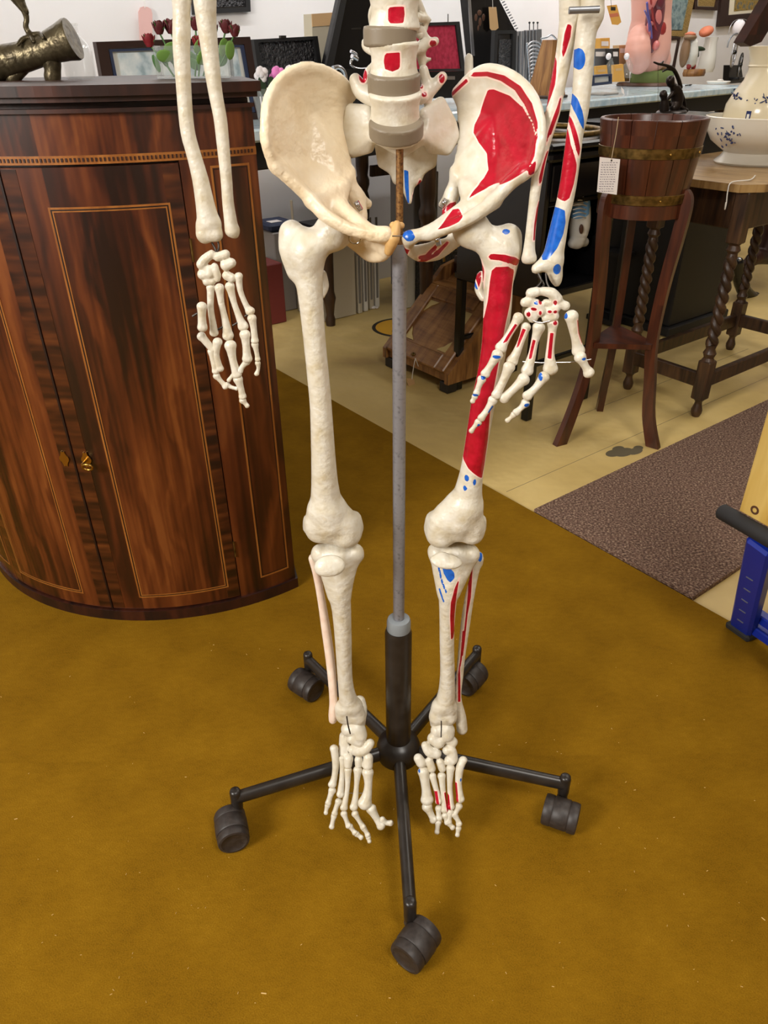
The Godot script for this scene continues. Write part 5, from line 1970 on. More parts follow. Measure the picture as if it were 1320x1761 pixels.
func twist_leg(m: Mb, at: Vector3, h: float):
	m.lathe([Vector2(0, 0), Vector2(0.013, 0.0), Vector2(0.018, 0.012), Vector2(0.019, 0.025), Vector2(0.013, 0.045), Vector2(0.012, 0.055), Vector2(0.02, 0.066)], at, 14)
	m.box(at + Vector3(0, 0.135, 0), Vector3(0.045, 0.14, 0.045), 0.004)
	m.lathe([Vector2(0.022, 0.205), Vector2(0.016, 0.215), Vector2(0.022, 0.23), Vector2(0.015, 0.245), Vector2(0.018, 0.26)], at, 14)
	# barley twist: two strands wound round each other
	for s in 2:
		var ps := []
		var rs := []
		for k in 41:
			var f := k / 40.0
			var a := TAU * 4.0 * f + PI * s
			ps.append(at + Vector3(cos(a) * 0.0085, lerpf(0.255, h - 0.19, f), sin(a) * 0.0085))
			rs.append(0.0125)
		m.tube(ps, rs, 9)
	m.lathe([Vector2(0.018, h - 0.195), Vector2(0.015, h - 0.18), Vector2(0.022, h - 0.17), Vector2(0.016, h - 0.155), Vector2(0.022, h - 0.148)], at, 14)
	m.box(at + Vector3(0, h - 0.075, 0), Vector3(0.045, 0.15, 0.045), 0.004)

func twist_table():
	var t := rthing("twist_table", "dark oak side table on barley-twist legs with low stretchers and a clipped-corner top", "table", 2.317, 0.0, -1.251)
	var w := 0.72
	var d := -0.305
	var h := 0.735
	for p in [Vector3(0, 0, 0), Vector3(0.02, 0, d), Vector3(w, 0, 0), Vector3(w, 0, d)]:
		var m := Mb.new()
		twist_leg(m, p, h)
		part(t, "leg", m.done(), M.oak_dark)
	for q in [[Vector3(0, 0.13, 0), Vector3(w, 0.13, 0)], [Vector3(0, 0.13, d), Vector3(w, 0.13, d)], [Vector3(0, 0.13, 0), Vector3(0.01, 0.13, d)], [Vector3(w, 0.13, 0), Vector3(w, 0.13, d)]]:
		var m := Mb.new()
		m.bar(q[0], q[1], 0.05, 0.022, Vector3.UP, 0.003)
		part(t, "stretcher", m.done(), M.oak_dark)
	var ap := Mb.new()
	for q in [[Vector3(0, 0.68, 0.005), Vector3(w, 0.68, 0.005)], [Vector3(0, 0.68, d - 0.005), Vector3(w, 0.68, d - 0.005)], [Vector3(-0.005, 0.68, 0), Vector3(0.005, 0.68, d)], [Vector3(w, 0.68, 0), Vector3(w, 0.68, d)]]:
		ap.bar(q[0], q[1], 0.11, 0.02, Vector3.UP, 0.003)
	part(t, "apron", ap.done(), M.oak_dark)
	var tp := Mb.new()
	var o := 0.045
	tp.prism(PackedVector2Array([Vector2(-o, 0.0), Vector2(0.02, -o), Vector2(w - 0.03, -o), Vector2(w + o, 0.03), Vector2(w + o, -d + 0.13), Vector2(w - 0.03, -d + o + 0.16), Vector2(0.03, -d + o + 0.16), Vector2(-o, -d + 0.13)]), h, h + 0.022, Transform3D(Basis(Vector3.RIGHT, -PI / 2), Vector3.ZERO))
	part(t, "tabletop", tp.done(), M.oak_top)
	# wash basin and jug
	var bc := Vector3(2.317 + 0.440, h + 0.0225, -1.251 - 0.250)
	t = rthing("wash_basin", "wide cream pottery wash basin with dark blue flower sprays on a footed base", "basin", bc.x, bc.y, bc.z)
	part(t, "bowl", rlathe([Vector2(0.0, 0.0), Vector2(0.118, 0.0), Vector2(0.122, 0.006), Vector2(0.104, 0.022), Vector2(0.094, 0.036), Vector2(0.115, 0.05), Vector2(0.146, 0.072), Vector2(0.166, 0.105), Vector2(0.173, 0.138), Vector2(0.176, 0.146), Vector2(0.171, 0.148), Vector2(0.162, 0.112), Vector2(0.14, 0.08), Vector2(0.10, 0.06), Vector2(0.0, 0.056)], Vector3.ZERO, 48), M.cream_glaze_white)
	spray(t, Vector3(0, 0.096, 0), 0.1630, -1.62, 1.0, 5)
	spray(t, Vector3(0, 0.100, 0), 0.1640, -0.40, 1.0, 8)
	t = rthing("wash_jug", "cream pottery water jug with dark blue flower sprays standing in the wash basin", "jug", bc.x + 0.012, bc.y + 0.0565, bc.z)
	var jug := Mb.new()
	jug.lathe([Vector2(0.0, 0.0), Vector2(0.085, 0.0), Vector2(0.09, 0.01), Vector2(0.112, 0.04), Vector2(0.128, 0.085), Vector2(0.124, 0.125), Vector2(0.104, 0.165), Vector2(0.084, 0.195), Vector2(0.076, 0.225), Vector2(0.078, 0.255), Vector2(0.088, 0.285), Vector2(0.091, 0.292), Vector2(0.086, 0.293), Vector2(0.074, 0.26), Vector2(0.071, 0.225), Vector2(0.08, 0.19), Vector2(0.118, 0.11), Vector2(0.08, 0.012), Vector2(0.0, 0.01)], Vector3.ZERO, 44)
	part(t, "body", jug.done(), M.cream_glaze)
	part(t, "ring", rlathe([Vector2(0.0765, 0.232), Vector2(0.0795, 0.236), Vector2(0.0772, 0.240)], Vector3.ZERO, 40), M.cream_glaze)
	part(t, "handle", rtube(curve([Vector3(0.08, 0.27, -0.02), Vector3(0.13, 0.28, -0.03), Vector3(0.16, 0.22, -0.04), Vector3(0.15, 0.13, -0.03), Vector3(0.115, 0.09, -0.02)], 6), 0.011, 10), M.cream_glaze)
	spray(t, Vector3(0, 0.145, 0), 0.1165, -2.0, 0.9, 11)
	spray(t, Vector3(0, 0.135, 0), 0.1215, -1.05, 1.0, 14)
	var pm := Mb.new()
	pm.box(Vector3(sin(-1.42), 0, cos(-1.42)) * 0.1270 + Vector3(0, 0.088, 0), Vector3(0.016, 0.044, 0.003), 0.001, Basis(Vector3.UP, -1.42))
	part(t, "painted_window", pm.done(), M.flow_blue)
	pm = Mb.new()
	pm.box(Vector3(sin(-1.42), 0, cos(-1.42)) * 0.1285 + Vector3(0, 0.090, 0), Vector3(0.008, 0.022, 0.003), 0.001, Basis(Vector3.UP, -1.42))
	part(t, "painted_panel", pm.done(), M.cream_glaze_white)
	# the white hooked cord over the table edge
	t = rthing("hooked_string", "thin white cord hooked over the left edge of the oak side table", "cord", 2.317 - 0.02, h + 0.024, -1.251 - 0.03)
	part(t, "cord", rtube(curve([Vector3(0.16, 0.002, -0.03), Vector3(0.06, 0.002, 0.01), Vector3(-0.022, 0.002, 0.0), Vector3(-0.034, -0.02, 0.0), Vector3(-0.036, -0.055, 0.005), Vector3(-0.046, -0.07, 0.01), Vector3(-0.052, -0.05, 0.012)], 6), 0.0018, 7), M.white_cord)
	# small scratch: a dark beam end that reaches in from the right
	t = on(FR, -1.30, "wooden_beam", "dark brown wooden beam slanting down from the ceiling above the wash jug", "beam", 1300, 60)
	var bm := Mb.new()
	var lo := L(1278, 73)
	var mid := L(1309, 72)
	var up := (L(1400, -130) - lo).normalized()
	var far := (2.775 - org.y - lo.y) / up.y
	bm.prism(PackedVector2Array([Vector2(lo.x, lo.y), Vector2(L(1290, 80).x, L(1290, 80).y), Vector2(mid.x, mid.y), Vector2(mid.x + up.x * far, lo.y + up.y * far), Vector2(lo.x + up.x * far, lo.y + up.y * far)]), -0.03, 0.0)
	part(t, "arm", bm.done(), M.mahogany_dark)

# a painted spray of leaves and blossoms lying on a turned surface
func spray(t: Node3D, c: Vector3, r: float, ang: float, spread: float, sd: int):
	var g := RandomNumberGenerator.new()
	g.seed = sd
	var m := Mb.new()
	for i in 26:
		var a := ang + g.randfn(0.0, 0.16) * spread
		var y := c.y + g.randfn(0.0, 0.016)
		var tilt := g.randf() * TAU
		var n := Vector3(sin(a), -0.25, cos(a)).normalized()
		var bs := Basis(Vector3.UP, a) * Basis(Vector3.BACK, tilt)
		m.ball(Vector3(sin(a) * (r + 0.0004 + (y - c.y) * 0.28), y, cos(a) * (r + 0.0004 + (y - c.y) * 0.28)), Vector3(g.randf_range(0.0025, 0.009), g.randf_range(0.0012, 0.004), 0.0014), 7, 4, bs)
	part(t, "painted_flowers", m.done(), M.flow_blue)

func coal_box():
	var t := rthing("coal_box", "oak coal box with a sloping panelled door and brass corner mounts", "coal box", 1.757, 0.0, -2.135)
	var prof := PackedVector2Array([Vector2(0, 0.04), Vector2(0.37, 0.04), Vector2(0.37, 0.375), Vector2(0.30, 0.360), Vector2(0.235, 0.300), Vector2(0.0, 0.080)])
	var tr := Transform3D(Basis(Vector3.RIGHT, Vector3.UP, Vector3.BACK), Vector3.ZERO)
	for s in [-1, 1]:
		var m := Mb.new()
		m.prism(prof, s * 0.19 - 0.011, s * 0.19 + 0.011, tr)
		part(t, "side_board", m.done(), M.oak)
	var bd := Mb.new()
	bd.prism(PackedVector2Array([Vector2(0.012, 0.045), Vector2(0.36, 0.045), Vector2(0.36, 0.33), Vector2(0.305, 0.295), Vector2(0.235, 0.282), Vector2(0.012, 0.075)]), -0.178, 0.178, tr)
	part(t, "body", bd.done(), M.oak)
	part(t, "back_board", rbox(Vector3(0.362, 0.2275, 0), Vector3(0.016, 0.335, 0.36), 0.003), M.oak_dark)
	# door in the slope
	var a := Vector2(0.0, 0.080)
	var b := Vector2(0.235, 0.300)
	var dd := (b - a).normalized()
	var len := a.distance_to(b)
	var bs := Basis(Vector3(0, 0, 1), Vector3(dd.x, dd.y, 0), Vector3(-dd.y, dd.x, 0))
	var dt := Transform3D(bs, Vector3(a.x, a.y, 0))
	var door := Mb.new()
	door.xf = dt
	var hw := 0.176
	for q in [[-hw, -hw + 0.05, 0.0, len], [hw - 0.05, hw, 0.0, len], [-hw + 0.05, hw - 0.05, 0.0, 0.065], [-hw + 0.05, hw - 0.05, len - 0.055, len]]:
		door.box(Vector3((q[0] + q[1]) * 0.5, (q[2] + q[3]) * 0.5, 0.0), Vector3(q[1] - q[0], q[3] - q[2], 0.024), 0.004)
	var dn := part(t, "door", door.done(), M.oak)
	var pn := Mb.new()
	pn.xf = dt
	pn.box(Vector3(0, (len + 0.01) * 0.5, -0.006), Vector3(0.26, len - 0.11, 0.012), 0.002)
	part(dn, "panel", pn.done(), M.oak)
	for s in [[-1, 0.075, 1], [1, 0.075, 1], [-1, len - 0.066, -1], [1, len - 0.066, -1]]:
		var cm := Mb.new()
		cm.xf = dt
		var x0: float = s[0] * 0.122
		var y0: float = s[1]
		var dx: float = -s[0] * 0.052
		var dy: float = s[2] * 0.052
		cm.prism(PackedVector2Array([Vector2(x0, y0), Vector2(x0 + dx, y0), Vector2(x0 + dx * 0.75, y0 + dy * 0.22), Vector2(x0 + dx * 0.45, y0 + dy * 0.42), Vector2(x0 + dx * 0.28, y0 + dy * 0.7), Vector2(x0, y0 + dy)]), 0.0, 0.0035)
		part(dn, "corner_mount", cm.done(), M.brass_plate)
	var lk := Mb.new()
	lk.xf = dt
	lk.ball(Vector3(-0.01, 0.018, 0.014), Vector3(0.011, 0.008, 0.006), 10, 6)
	part(dn, "key_plate", lk.done(), M.old_brass)
	part(t, "top_board", rbox(Vector3(0.270, 0.302, 0), Vector3(0.07, 0.012, 0.36), 0.003), M.oak)
	for s in [-1, 1]:
		for x in [0.03, 0.34]:
			part(t, "foot", rbox(Vector3(x, 0.021, s * 0.17), Vector3(0.05, 0.04, 0.05), 0.004), M.sticker_black)
	part(t, "handle", rtube(curve([Vector3(0.31, 0.375, 0.19), Vector3(0.31, 0.42, 0.19), Vector3(0.31, 0.44, 0.14), Vector3(0.31, 0.44, -0.14), Vector3(0.31, 0.42, -0.19), Vector3(0.31, 0.375, -0.19)], 5), 0.005, 8), M.brass)
	t = on(FR, -2.10, "key_label", "small buff paper label on white string hanging from the coal box key", "tag", 705, 668, "", 0.002)
	part(t, "string", rods([[714, 616, 711, 630, 708, 652], [714, 616, 719, 630]], 0.0014, 0.0), M.white_cord)
	part(t, "label_card", board([699, 650, 712, 652, 714, 664, 703, 668], 0.001), M.card)

func black_table():
	var t := rthing("black_cabinet_table", "black lacquered stand with a raised rim, open niche and slender legs behind the painted arm", "table", 1.829, 0.0, -1.60)
	var w := 0.30
	var d := -0.36
	for p in [Vector3(0, 0, 0), Vector3(w, 0, 0), Vector3(0, 0, d), Vector3(w, 0, d)]:
		var m := Mb.new()
		m.bar(p, p + Vector3(0, 0.42, 0), 0.030, 0.030, Vector3.RIGHT, 0.004)
		part(t, "leg", m.done(), M.black_gloss)
	part(t, "body", rbox(Vector3(w * 0.5, 0.64, d + 0.01), Vector3(w + 0.04, 0.44, 0.02), 0.003), M.black_gloss)
	part(t, "side_panel", rbox(Vector3(-0.012, 0.64, d * 0.5), Vector3(0.018, 0.44, -d + 0.02), 0.003), M.black_gloss)
	part(t, "side_panel", rbox(Vector3(w + 0.012, 0.64, d * 0.5), Vector3(0.018, 0.44, -d + 0.02), 0.003), M.black_gloss)
	part(t, "shelf", rbox(Vector3(w * 0.5, 0.432, d * 0.5), Vector3(w + 0.04, 0.024, -d + 0.04), 0.004), M.black_gloss)
	part(t, "shelf", rbox(Vector3(w * 0.5, 0.70, d * 0.5 - 0.01), Vector3(w, 0.016, -d - 0.02), 0.003), M.black_gloss)
	part(t, "drawer", rbox(Vector3(w * 0.5, 0.765, 0.004), Vector3(w, 0.10, 0.018), 0.003), M.black_gloss)
	part(t, "tabletop", rbox(Vector3(w * 0.5, 0.866, d * 0.5), Vector3(w + 0.10, 0.020, -d + 0.08), 0.008), M.black_gloss)
	part(t, "moulding", rbox(Vector3(w * 0.5, 0.838, d * 0.5), Vector3(w + 0.06, 0.028, -d + 0.05), 0.010), M.black_gloss)
	var rim := []
	for k in 33:
		var a := TAU * k / 32
		rim.append(Vector3(w * 0.5 + cos(a) * 0.17, 0.889, d * 0.5 + sin(a) * 0.19))
	part(t, "rim", rtube(rim, 0.009, 8), M.old_brass)
	part(t, "stretcher", rbox(Vector3(w * 0.5, 0.20, 0.0), Vector3(w, 0.018, 0.018), 0.003), M.black_gloss)
	part(t, "stretcher", rbox(Vector3(w * 0.5, 0.20, d), Vector3(w, 0.018, 0.018), 0.003), M.black_gloss)
	# the fish-shaped vase in the niche
	t = on(FR, -1.66, "fish_vase", "glossy blue and white fish-shaped pottery vase in the niche of the black stand", "vase", 992, 428, "", 0.4445)
	part(t, "body", skin([[[992, 414, 13], [996, 390, 17], [998, 360, 16], [996, 344, 13]], [[984, 418, 8], [1004, 416, 8]]], 0.003, 0.010, M.fish_white), null)
	part(t, "scales", skin([[[997, 366, 16.6], [998, 345, 14.5], [996, 332, 9]], [[1006, 350, 7], [1009, 338, 5]]], 0.003, 0.006, M.fish_blue), null)
	var rp := Mb.new()
	for k in 6:
		rp.tube(curve([L(983 + k * 0.4, 340 + k * 7.0, 0.030), L(997, 337 + k * 7.0, 0.040), L(1012 - k * 0.3, 341 + k * 7.0, 0.026)], 4), curve([0.0016, 0.0022, 0.0016], 4), 6)
	part(t, "ripple", rp.done(), M.fish_white)
	part(t, "gill_slot", blob(999, 394, 4.0, 8, 3.2, 0.029, 0.2), M.walnut_disc)
	# the tall black cabinet behind the plant stand
	t = rthing("black_cabinet", "tall black painted cabinet standing in shadow behind the plant stand", "cabinet", 2.98, 0.0, -1.83)
	part(t, "body", rbox(Vector3(0.22, 0.44, -0.20), Vector3(0.44, 0.80, 0.40), 0.006), M.black_matt)
	part(t, "plinth", rbox(Vector3(0.22, 0.0205, -0.20), Vector3(0.48, 0.04, 0.44), 0.005), M.black_matt)
	part(t, "top_board", rbox(Vector3(0.10, 0.850, -0.19), Vector3(0.74, 0.020, 0.46), 0.006), M.black_gloss)
	part(t, "side_rail", rbox(Vector3(-0.09, 0.28, -0.36), Vector3(0.018, 0.54, 0.018), 0.003), M.black_matt)
	part(t, "side_rail", rbox(Vector3(-0.09, 0.28, -0.24), Vector3(0.018, 0.54, 0.018), 0.003), M.black_matt)
	part(t, "side_rail", rbox(Vector3(-0.045, 0.32, -0.30), Vector3(0.09, 0.02, 0.14), 0.003), M.black_matt)
	part(t, "side_rail", rbox(Vector3(-0.045, 0.02, -0.30), Vector3(0.11, 0.025, 0.16), 0.003), M.black_matt)
	var hm := Mb.new()
	hm.tube(curve([Vector3(0.14, 0.56, 0.0), Vector3(0.14, 0.565, 0.03), Vector3(0.26, 0.565, 0.03), Vector3(0.26, 0.56, 0.0)], 5), curve([0.006, 0.006, 0.006, 0.006], 5), 8)
	part(t, "handle", hm.done(), M.silver)
	# two bronze children fishing
	t = on(FR, -1.98, "fishing_figurine", "small dark bronze figurine of two children fishing under a bent branch", "figurine", 1152, 194, "", 0.8605)
	part(t, "base", turned(1154, [0, 195, 30, 195, 32, 193, 29, 190, 0, 189], 24, 0.0, 0.7), M.dark_bronze)
	part(t, "large_child", skin([[[1152, 138, 7], [1153, 143, 6.4]], [[1155, 148, 4], [1162, 156, 9], [1164, 172, 10], [1160, 184, 9]], [[1168, 156, 4], [1174, 170, 3.4], [1177, 182, 3]], [[1158, 158, 4], [1150, 168, 3], [1144, 172, 2.6]], [[1166, 182, 5], [1174, 188, 4], [1180, 190, 3.4]]], 0.0026, 0.006, M.dark_bronze), null)
	part(t, "small_child", skin([[[1140, 162, 6.4], [1141, 165, 6]], [[1141, 170, 4], [1142, 178, 7], [1142, 188, 8]], [[1146, 174, 3], [1152, 180, 2.6]]], 0.0026, 0.006, M.dark_bronze), null)
	part(t, "branch", skin([[[1170, 150, 3.4], [1166, 136, 3.2], [1158, 120, 3], [1146, 113, 2.2], [1132, 110, 1.8], [1124, 107, 1.4]], [[1158, 120, 2.4], [1147, 119, 1.8], [1139, 123, 1.4]], [[1135, 110, 1.6], [1140, 106, 1.4]]], 0.0022, 0.003, M.dark_bronze), null)
	part(t, "fishing_line", rods([[1131, 111, 1131, 188]], 0.0008), M.wire)
	# the clawed foot of a pedestal table at the right edge
	t = on(FR, -1.95, "pedestal_table", "mahogany pedestal table foot with a dark scrolled claw at the right edge", "table", 1320, 480, "", 0.0)
	part(t, "leg", skin([[[1268, 452, 9], [1270, 478, 10], [1280, 502, 11], [1292, 514, 12], [1296, 513, 11]]], 0.004, 0.006, M.black_gloss), null)
	part(t, "knee", skin([[[1284, 456, 9], [1300, 442, 12], [1330, 440, 14]], [[1310, 440, 10], [1322, 410, 13], [1330, 380, 14], [1332, 330, 14]]], 0.004, 0.008, M.mahogany_dark), null)
	part(t, "caster_pin", blob(1271, 447, 3.4, 3.4, 3.4, 0.01), M.silver)
	part(t, "tabletop", rlathe([Vector2(0, 0.70), Vector2(0.30, 0.70), Vector2(0.31, 0.71), Vector2(0.30, 0.722), Vector2(0, 0.722)], Vector3(0.28, 0, 0.0), 32), M.mahogany_dark)

func workbench():
	# the black clamp bar lies level; its far end is at (1240, 877)
	var a := H(1238, 878, 0.36)
	var b := H(1330, 931, 0.36)
	var dirv := (b - a).normalized()
	var f := H(1275, 1092, 0.0)
	var t := thing("folding_workbench", "blue steel folding workbench leg with a black rubber-covered clamp bar", "workbench", Vector3(f.x, 0.0, f.z))
	var o := t.position
	var m := Mb.new()
	m.tube([a - o, a + dirv * 0.004 - o, b + dirv * 0.35 - o], [0.012, 0.0155, 0.0155], 16)
	part(t, "clamp_bar", m.done(), M.black_rubber)
	# leg: pressed channel leaning back, from the foot up to the bar
	var foot := H(1277, 1080, 0.022)
	var top := a.lerp(b, 0.84) + Vector3(0, -0.014, 0)
	var acr := Vector3(dirv.x, 0, dirv.z).normalized()
	m = Mb.new()
	m.bar(foot - o, top - o, 0.052, 0.030, acr, 0.006)
	var leg := part(t, "leg", m.done(), M.blue_paint)
	for k in 5:
		var p := foot.lerp(top, 0.16 + 0.13 * k) - o
		m = Mb.new()
		var up := (top - foot).normalized()
		var nrm := acr.cross(up).normalized()
		if nrm.dot(EYE - foot) < 0.0:
			nrm = -nrm
		m.box(p + nrm * 0.0155, Vector3(0.016, 0.0022, 0.003), 0.0008, Basis(acr, up, acr.cross(up)))
		part(leg, "slot", m.done(), M.dull_steel)
	m = Mb.new()
	m.bar(foot - acr * 0.030 - o + Vector3(0, -0.003, 0), foot + acr * 0.032 - o + Vector3(0, -0.003, 0), 0.018, 0.044, Vector3.UP, 0.005)
	part(t, "foot", m.done(), M.black_rubber)
	var ra := H(1302, 1062, 0.05)
	for y in [0.040, 0.075]:
		m = Mb.new()
		var s := foot + acr * 0.02
		m.bar(Vector3(s.x, y, s.z) - o, Vector3(s.x, y, s.z) + acr * 0.45 - o, 0.022, 0.024, Vector3.UP, 0.003)
		part(t, "rail", m.done(), M.blue_paint)
	# pine box standing on the bench
	var w0 := a + dirv * 0.034 + Vector3(0, 0.0165, 0)
	var pb := thing("pine_box", "pale pine box with a dark knot standing on the folding workbench", "box", w0, atan2(-dirv.z, dirv.x))
	part(pb, "front_board", rbox(Vector3(0.21, 0.16, -0.012), Vector3(0.42, 0.32, 0.016), 0.002), M.pine)
	part(pb, "side_board", rbox(Vector3(0.008, 0.16, -0.12), Vector3(0.016, 0.32, 0.20), 0.002), M.pine)
	part(pb, "bottom_board", rbox(Vector3(0.21, 0.006, -0.12), Vector3(0.40, 0.012, 0.20), 0.002), M.pine)
	m = Mb.new()
	m.lathe([Vector2(0.0045, 0), Vector2(0.0085, 0.0), Vector2(0.0085, 0.0012), Vector2(0.0045, 0.0012)], Vector3(0.030, 0.018, -0.0045), 18, Basis(Vector3.RIGHT, PI / 2))
	part(pb, "knot", m.done(), M.walnut_disc)

func rose(px: float, py: float, r: float, z: float, foot: Vector2, mt: Material, label: String):
	var t := on(FW, z, "rose", label, "flower", foot.x, foot.y, "dark red roses in the glass vase", CAB.y + 1.0675)
	var k := scale_here()
	var st := rtube(curve([Vector3.ZERO, L((px + foot.x) * 0.5 + 2, (py + foot.y) * 0.5, 0.004), L(px, py + r * 0.6)], 4), 0.0016, 6)
	var stem := part(t, "stem", st, M.leaf)
	var m := Mb.new()
	var c := L(px, py)
	m.lathe([Vector2(0, -0.9), Vector2(0.45, -0.82), Vector2(0.72, -0.35), Vector2(0.74, 0.2), Vector2(0.5, 0.5), Vector2(0.3, 0.3)], Vector3.ZERO, 14)
	for i in m.v.size():
		m.v[i] = c + m.v[i] * r * k
	var bl := part(t, "bloom", m.done(), mt)
	m = Mb.new()
	for q in 12:
		var a := TAU * q / (5.0 if q < 5 else 4.0) + px + q * 0.3
		var ring: float = 0.74 if q < 5 else 0.5 if q < 9 else 0.25
		m.ball(c + Vector3(cos(a) * ring, 0.05 + 0.5 * (0.8 - ring), sin(a) * ring) * r * k, Vector3(0.52, 0.72, 0.13) * r * k, 8, 6, Basis(Vector3.UP, -a + PI / 2) * Basis(Vector3.RIGHT, 0.35))
	part(bl, "petal", m.done(), mt)
	m = Mb.new()
	for q in 4:
		var a := TAU * q / 4.0 + 0.4
		m.tube([c + Vector3(0, -0.7, 0) * r * k, c + Vector3(cos(a) * 1.1, 0.1 + 0.7 * (q % 2), sin(a) * 1.1) * r * k], [0.0022, 0.0006], 5)
	part(stem, "sepal", m.done(), M.leaf)
	for s in [-1, 1]:
		m = Mb.new()
		var lp := L(lerpf(foot.x, px, 0.55) + s * 10, lerpf(foot.y, py, 0.5 + 0.1 * s))
		m.ball(lp + Vector3(0, 0, 0.012 * s), Vector3(0.016, 0.011, 0.0018), 10, 6, Basis(Vector3.UP, 0.5 * s) * Basis(Vector3.BACK, 0.5 * s + px * 0.01) * Basis(Vector3.RIGHT, -0.4))
		part(stem, "leaf", m.done(), M.leaf_light if s > 0 else M.leaf)

func cabinet_top():
	var top := CAB.y + 1.065
	# bronze bird's legs on a log
	var t := on(FW, -1.62, "bronze_sculpture", "bronze sculpture of a perching bird on a cut log, standing on the corner cabinet", "sculpture", 60, 147, "", top)
	part(t, "log", skin([[[-40, 118, 30], [0, 108, 26], [40, 98, 23], [70, 88, 22], [92, 78, 22]]], 0.0045, 0.006, M.bronze), null)
	var e := L(119, 65)
	var dirv := (L(112, 68) - L(60, 92)).normalized()
	var m := Mb.new()
	m.tube([L(70, 90), L(90, 80), L(108, 73), L(122, 68), L(126, 66.5)], [0.024, 0.027, 0.0305, 0.0345, 0.0335], 24)
	part(t, "log_end", m.done(), M.bronze)
	part(t, "branch", skin([[[82, 80, 17], [90, 104, 14], [91, 122, 13], [90, 132, 14]], [[40, 110, 14], [30, 124, 12], [22, 134, 12]], [[70, 90, 14], [84, 104, 12]]], 0.004, 0.010, M.bronze), null)
	part(t, "bird_body", skin([[[10, -60, 22], [22, -20, 15], [34, 4, 9], [44, 20, 6]]], 0.004, 0.008, M.bronze), null)
	part(t, "bird_leg", skin([[[40, 14, 6], [46, 32, 4.5], [44, 46, 4.5], [52, 60, 5], [58, 72, 4, 0.02]], [[52, 62, 4], [38, 68, 4, 0.015], [30, 78, 3, 0.03]], [[54, 60, 4], [68, 58, 4, 0.01], [74, 66, 3, 0.03]]], 0.003, 0.004, M.bronze), null)
	# clear glass bottle
	t = on(FW, -1.72, "glass_bottle", "clear glass bottle with a square shoulder standing behind the bronze log", "bottle", 141, 143, "", top)
	part(t, "body", turned(141, [0, 141, 23, 141, 25, 139, 25, 88, 22, 76, 12, 62, 9.5, 56, 9.5, 44, 11, 43, 11, 40, 8, 40, 8, 56, 11, 63, 20, 77, 23, 89, 23, 137, 0, 138], 24, 0.0, 1.0), M.glass)
	# roses in a glass trough
	t = on(FW, -1.60, "glass_vase", "clear glass trough vase holding dark red roses on the corner cabinet", "vase", 338, 137, "", top)
	m = Mb.new()
	var w := 0.066
	for q in [[Vector3(0, 0.026, 0.024), Vector3(w * 2, 0.05, 0.003)], [Vector3(0, 0.026, -0.024), Vector3(w * 2, 0.05, 0.003)], [Vector3(-w, 0.026, 0), Vector3(0.003, 0.05, 0.045)], [Vector3(w, 0.026, 0), Vector3(0.003, 0.05, 0.045)], [Vector3(0, 0.0015, 0), Vector3(w * 2, 0.003, 0.045)]]:
		m.box(q[0], q[1], 0.0006)
	part(t, "glass_wall", m.done(), M.glass)
	var rr := [[256, 70, 11, -1.585, 300, "dark red rose lowest and leftmost in the glass vase"], [273, 48, 11, -1.60, 306, "dark red rose bending out at the upper left of the vase"], [293, 46, 12, -1.612, 314, "dark red rose just left of the first forearm bone"], [336, 41, 11, -1.60, 336, "dark red rose seen between the two forearm bones, upper"], [340, 72, 10, -1.59, 342, "dark red rose seen between the two forearm bones, lower"], [364, 52, 11, -1.612, 350, "dark red rose half hidden behind the inner forearm bone"], [388, 46, 11, -1.60, 362, "dark red rose right of the forearm, nearer the bone"], [403, 53, 10, -1.588, 368, "dark red rose farthest right in the glass vase"]]
	for q in rr:
		rose(q[0], q[1], q[2], q[3], Vector2(q[4], 136), M.rose_red if q[0] < 262 or q[0] == 340 else M.rose_dark, q[5])

func framed(called: String, label: String, f: Transform3D, z: float, outer: Array, inner: Array, frame_mat: Material, mount: float, mount_mat: Material, print_mat: Material, base_y := -1.0, thick := 0.02) -> Node3D:
	var t := on(f, z, called, label, "picture", (outer[4] + outer[6]) * 0.5, (outer[5] + outer[7]) * 0.5, "", base_y)
	part(t, "frame", frame_bars(outer, inner, thick), frame_mat)
	part(t, "mount", board(inner, thick * 0.4, -thick * 0.45), mount_mat)
	var c := Vector2((inner[0] + inner[2] + inner[4] + inner[6]) * 0.25, (inner[1] + inner[3] + inner[5] + inner[7]) * 0.25)
	var pr := []
	for i in 4:
		pr.append(lerpf(inner[i * 2], c.x, mount))
		pr.append(lerpf(inner[i * 2 + 1], c.y, mount))
	part(t, "print", board(pr, 0.001, -thick * 0.45 + 0.0012), print_mat)
	return t

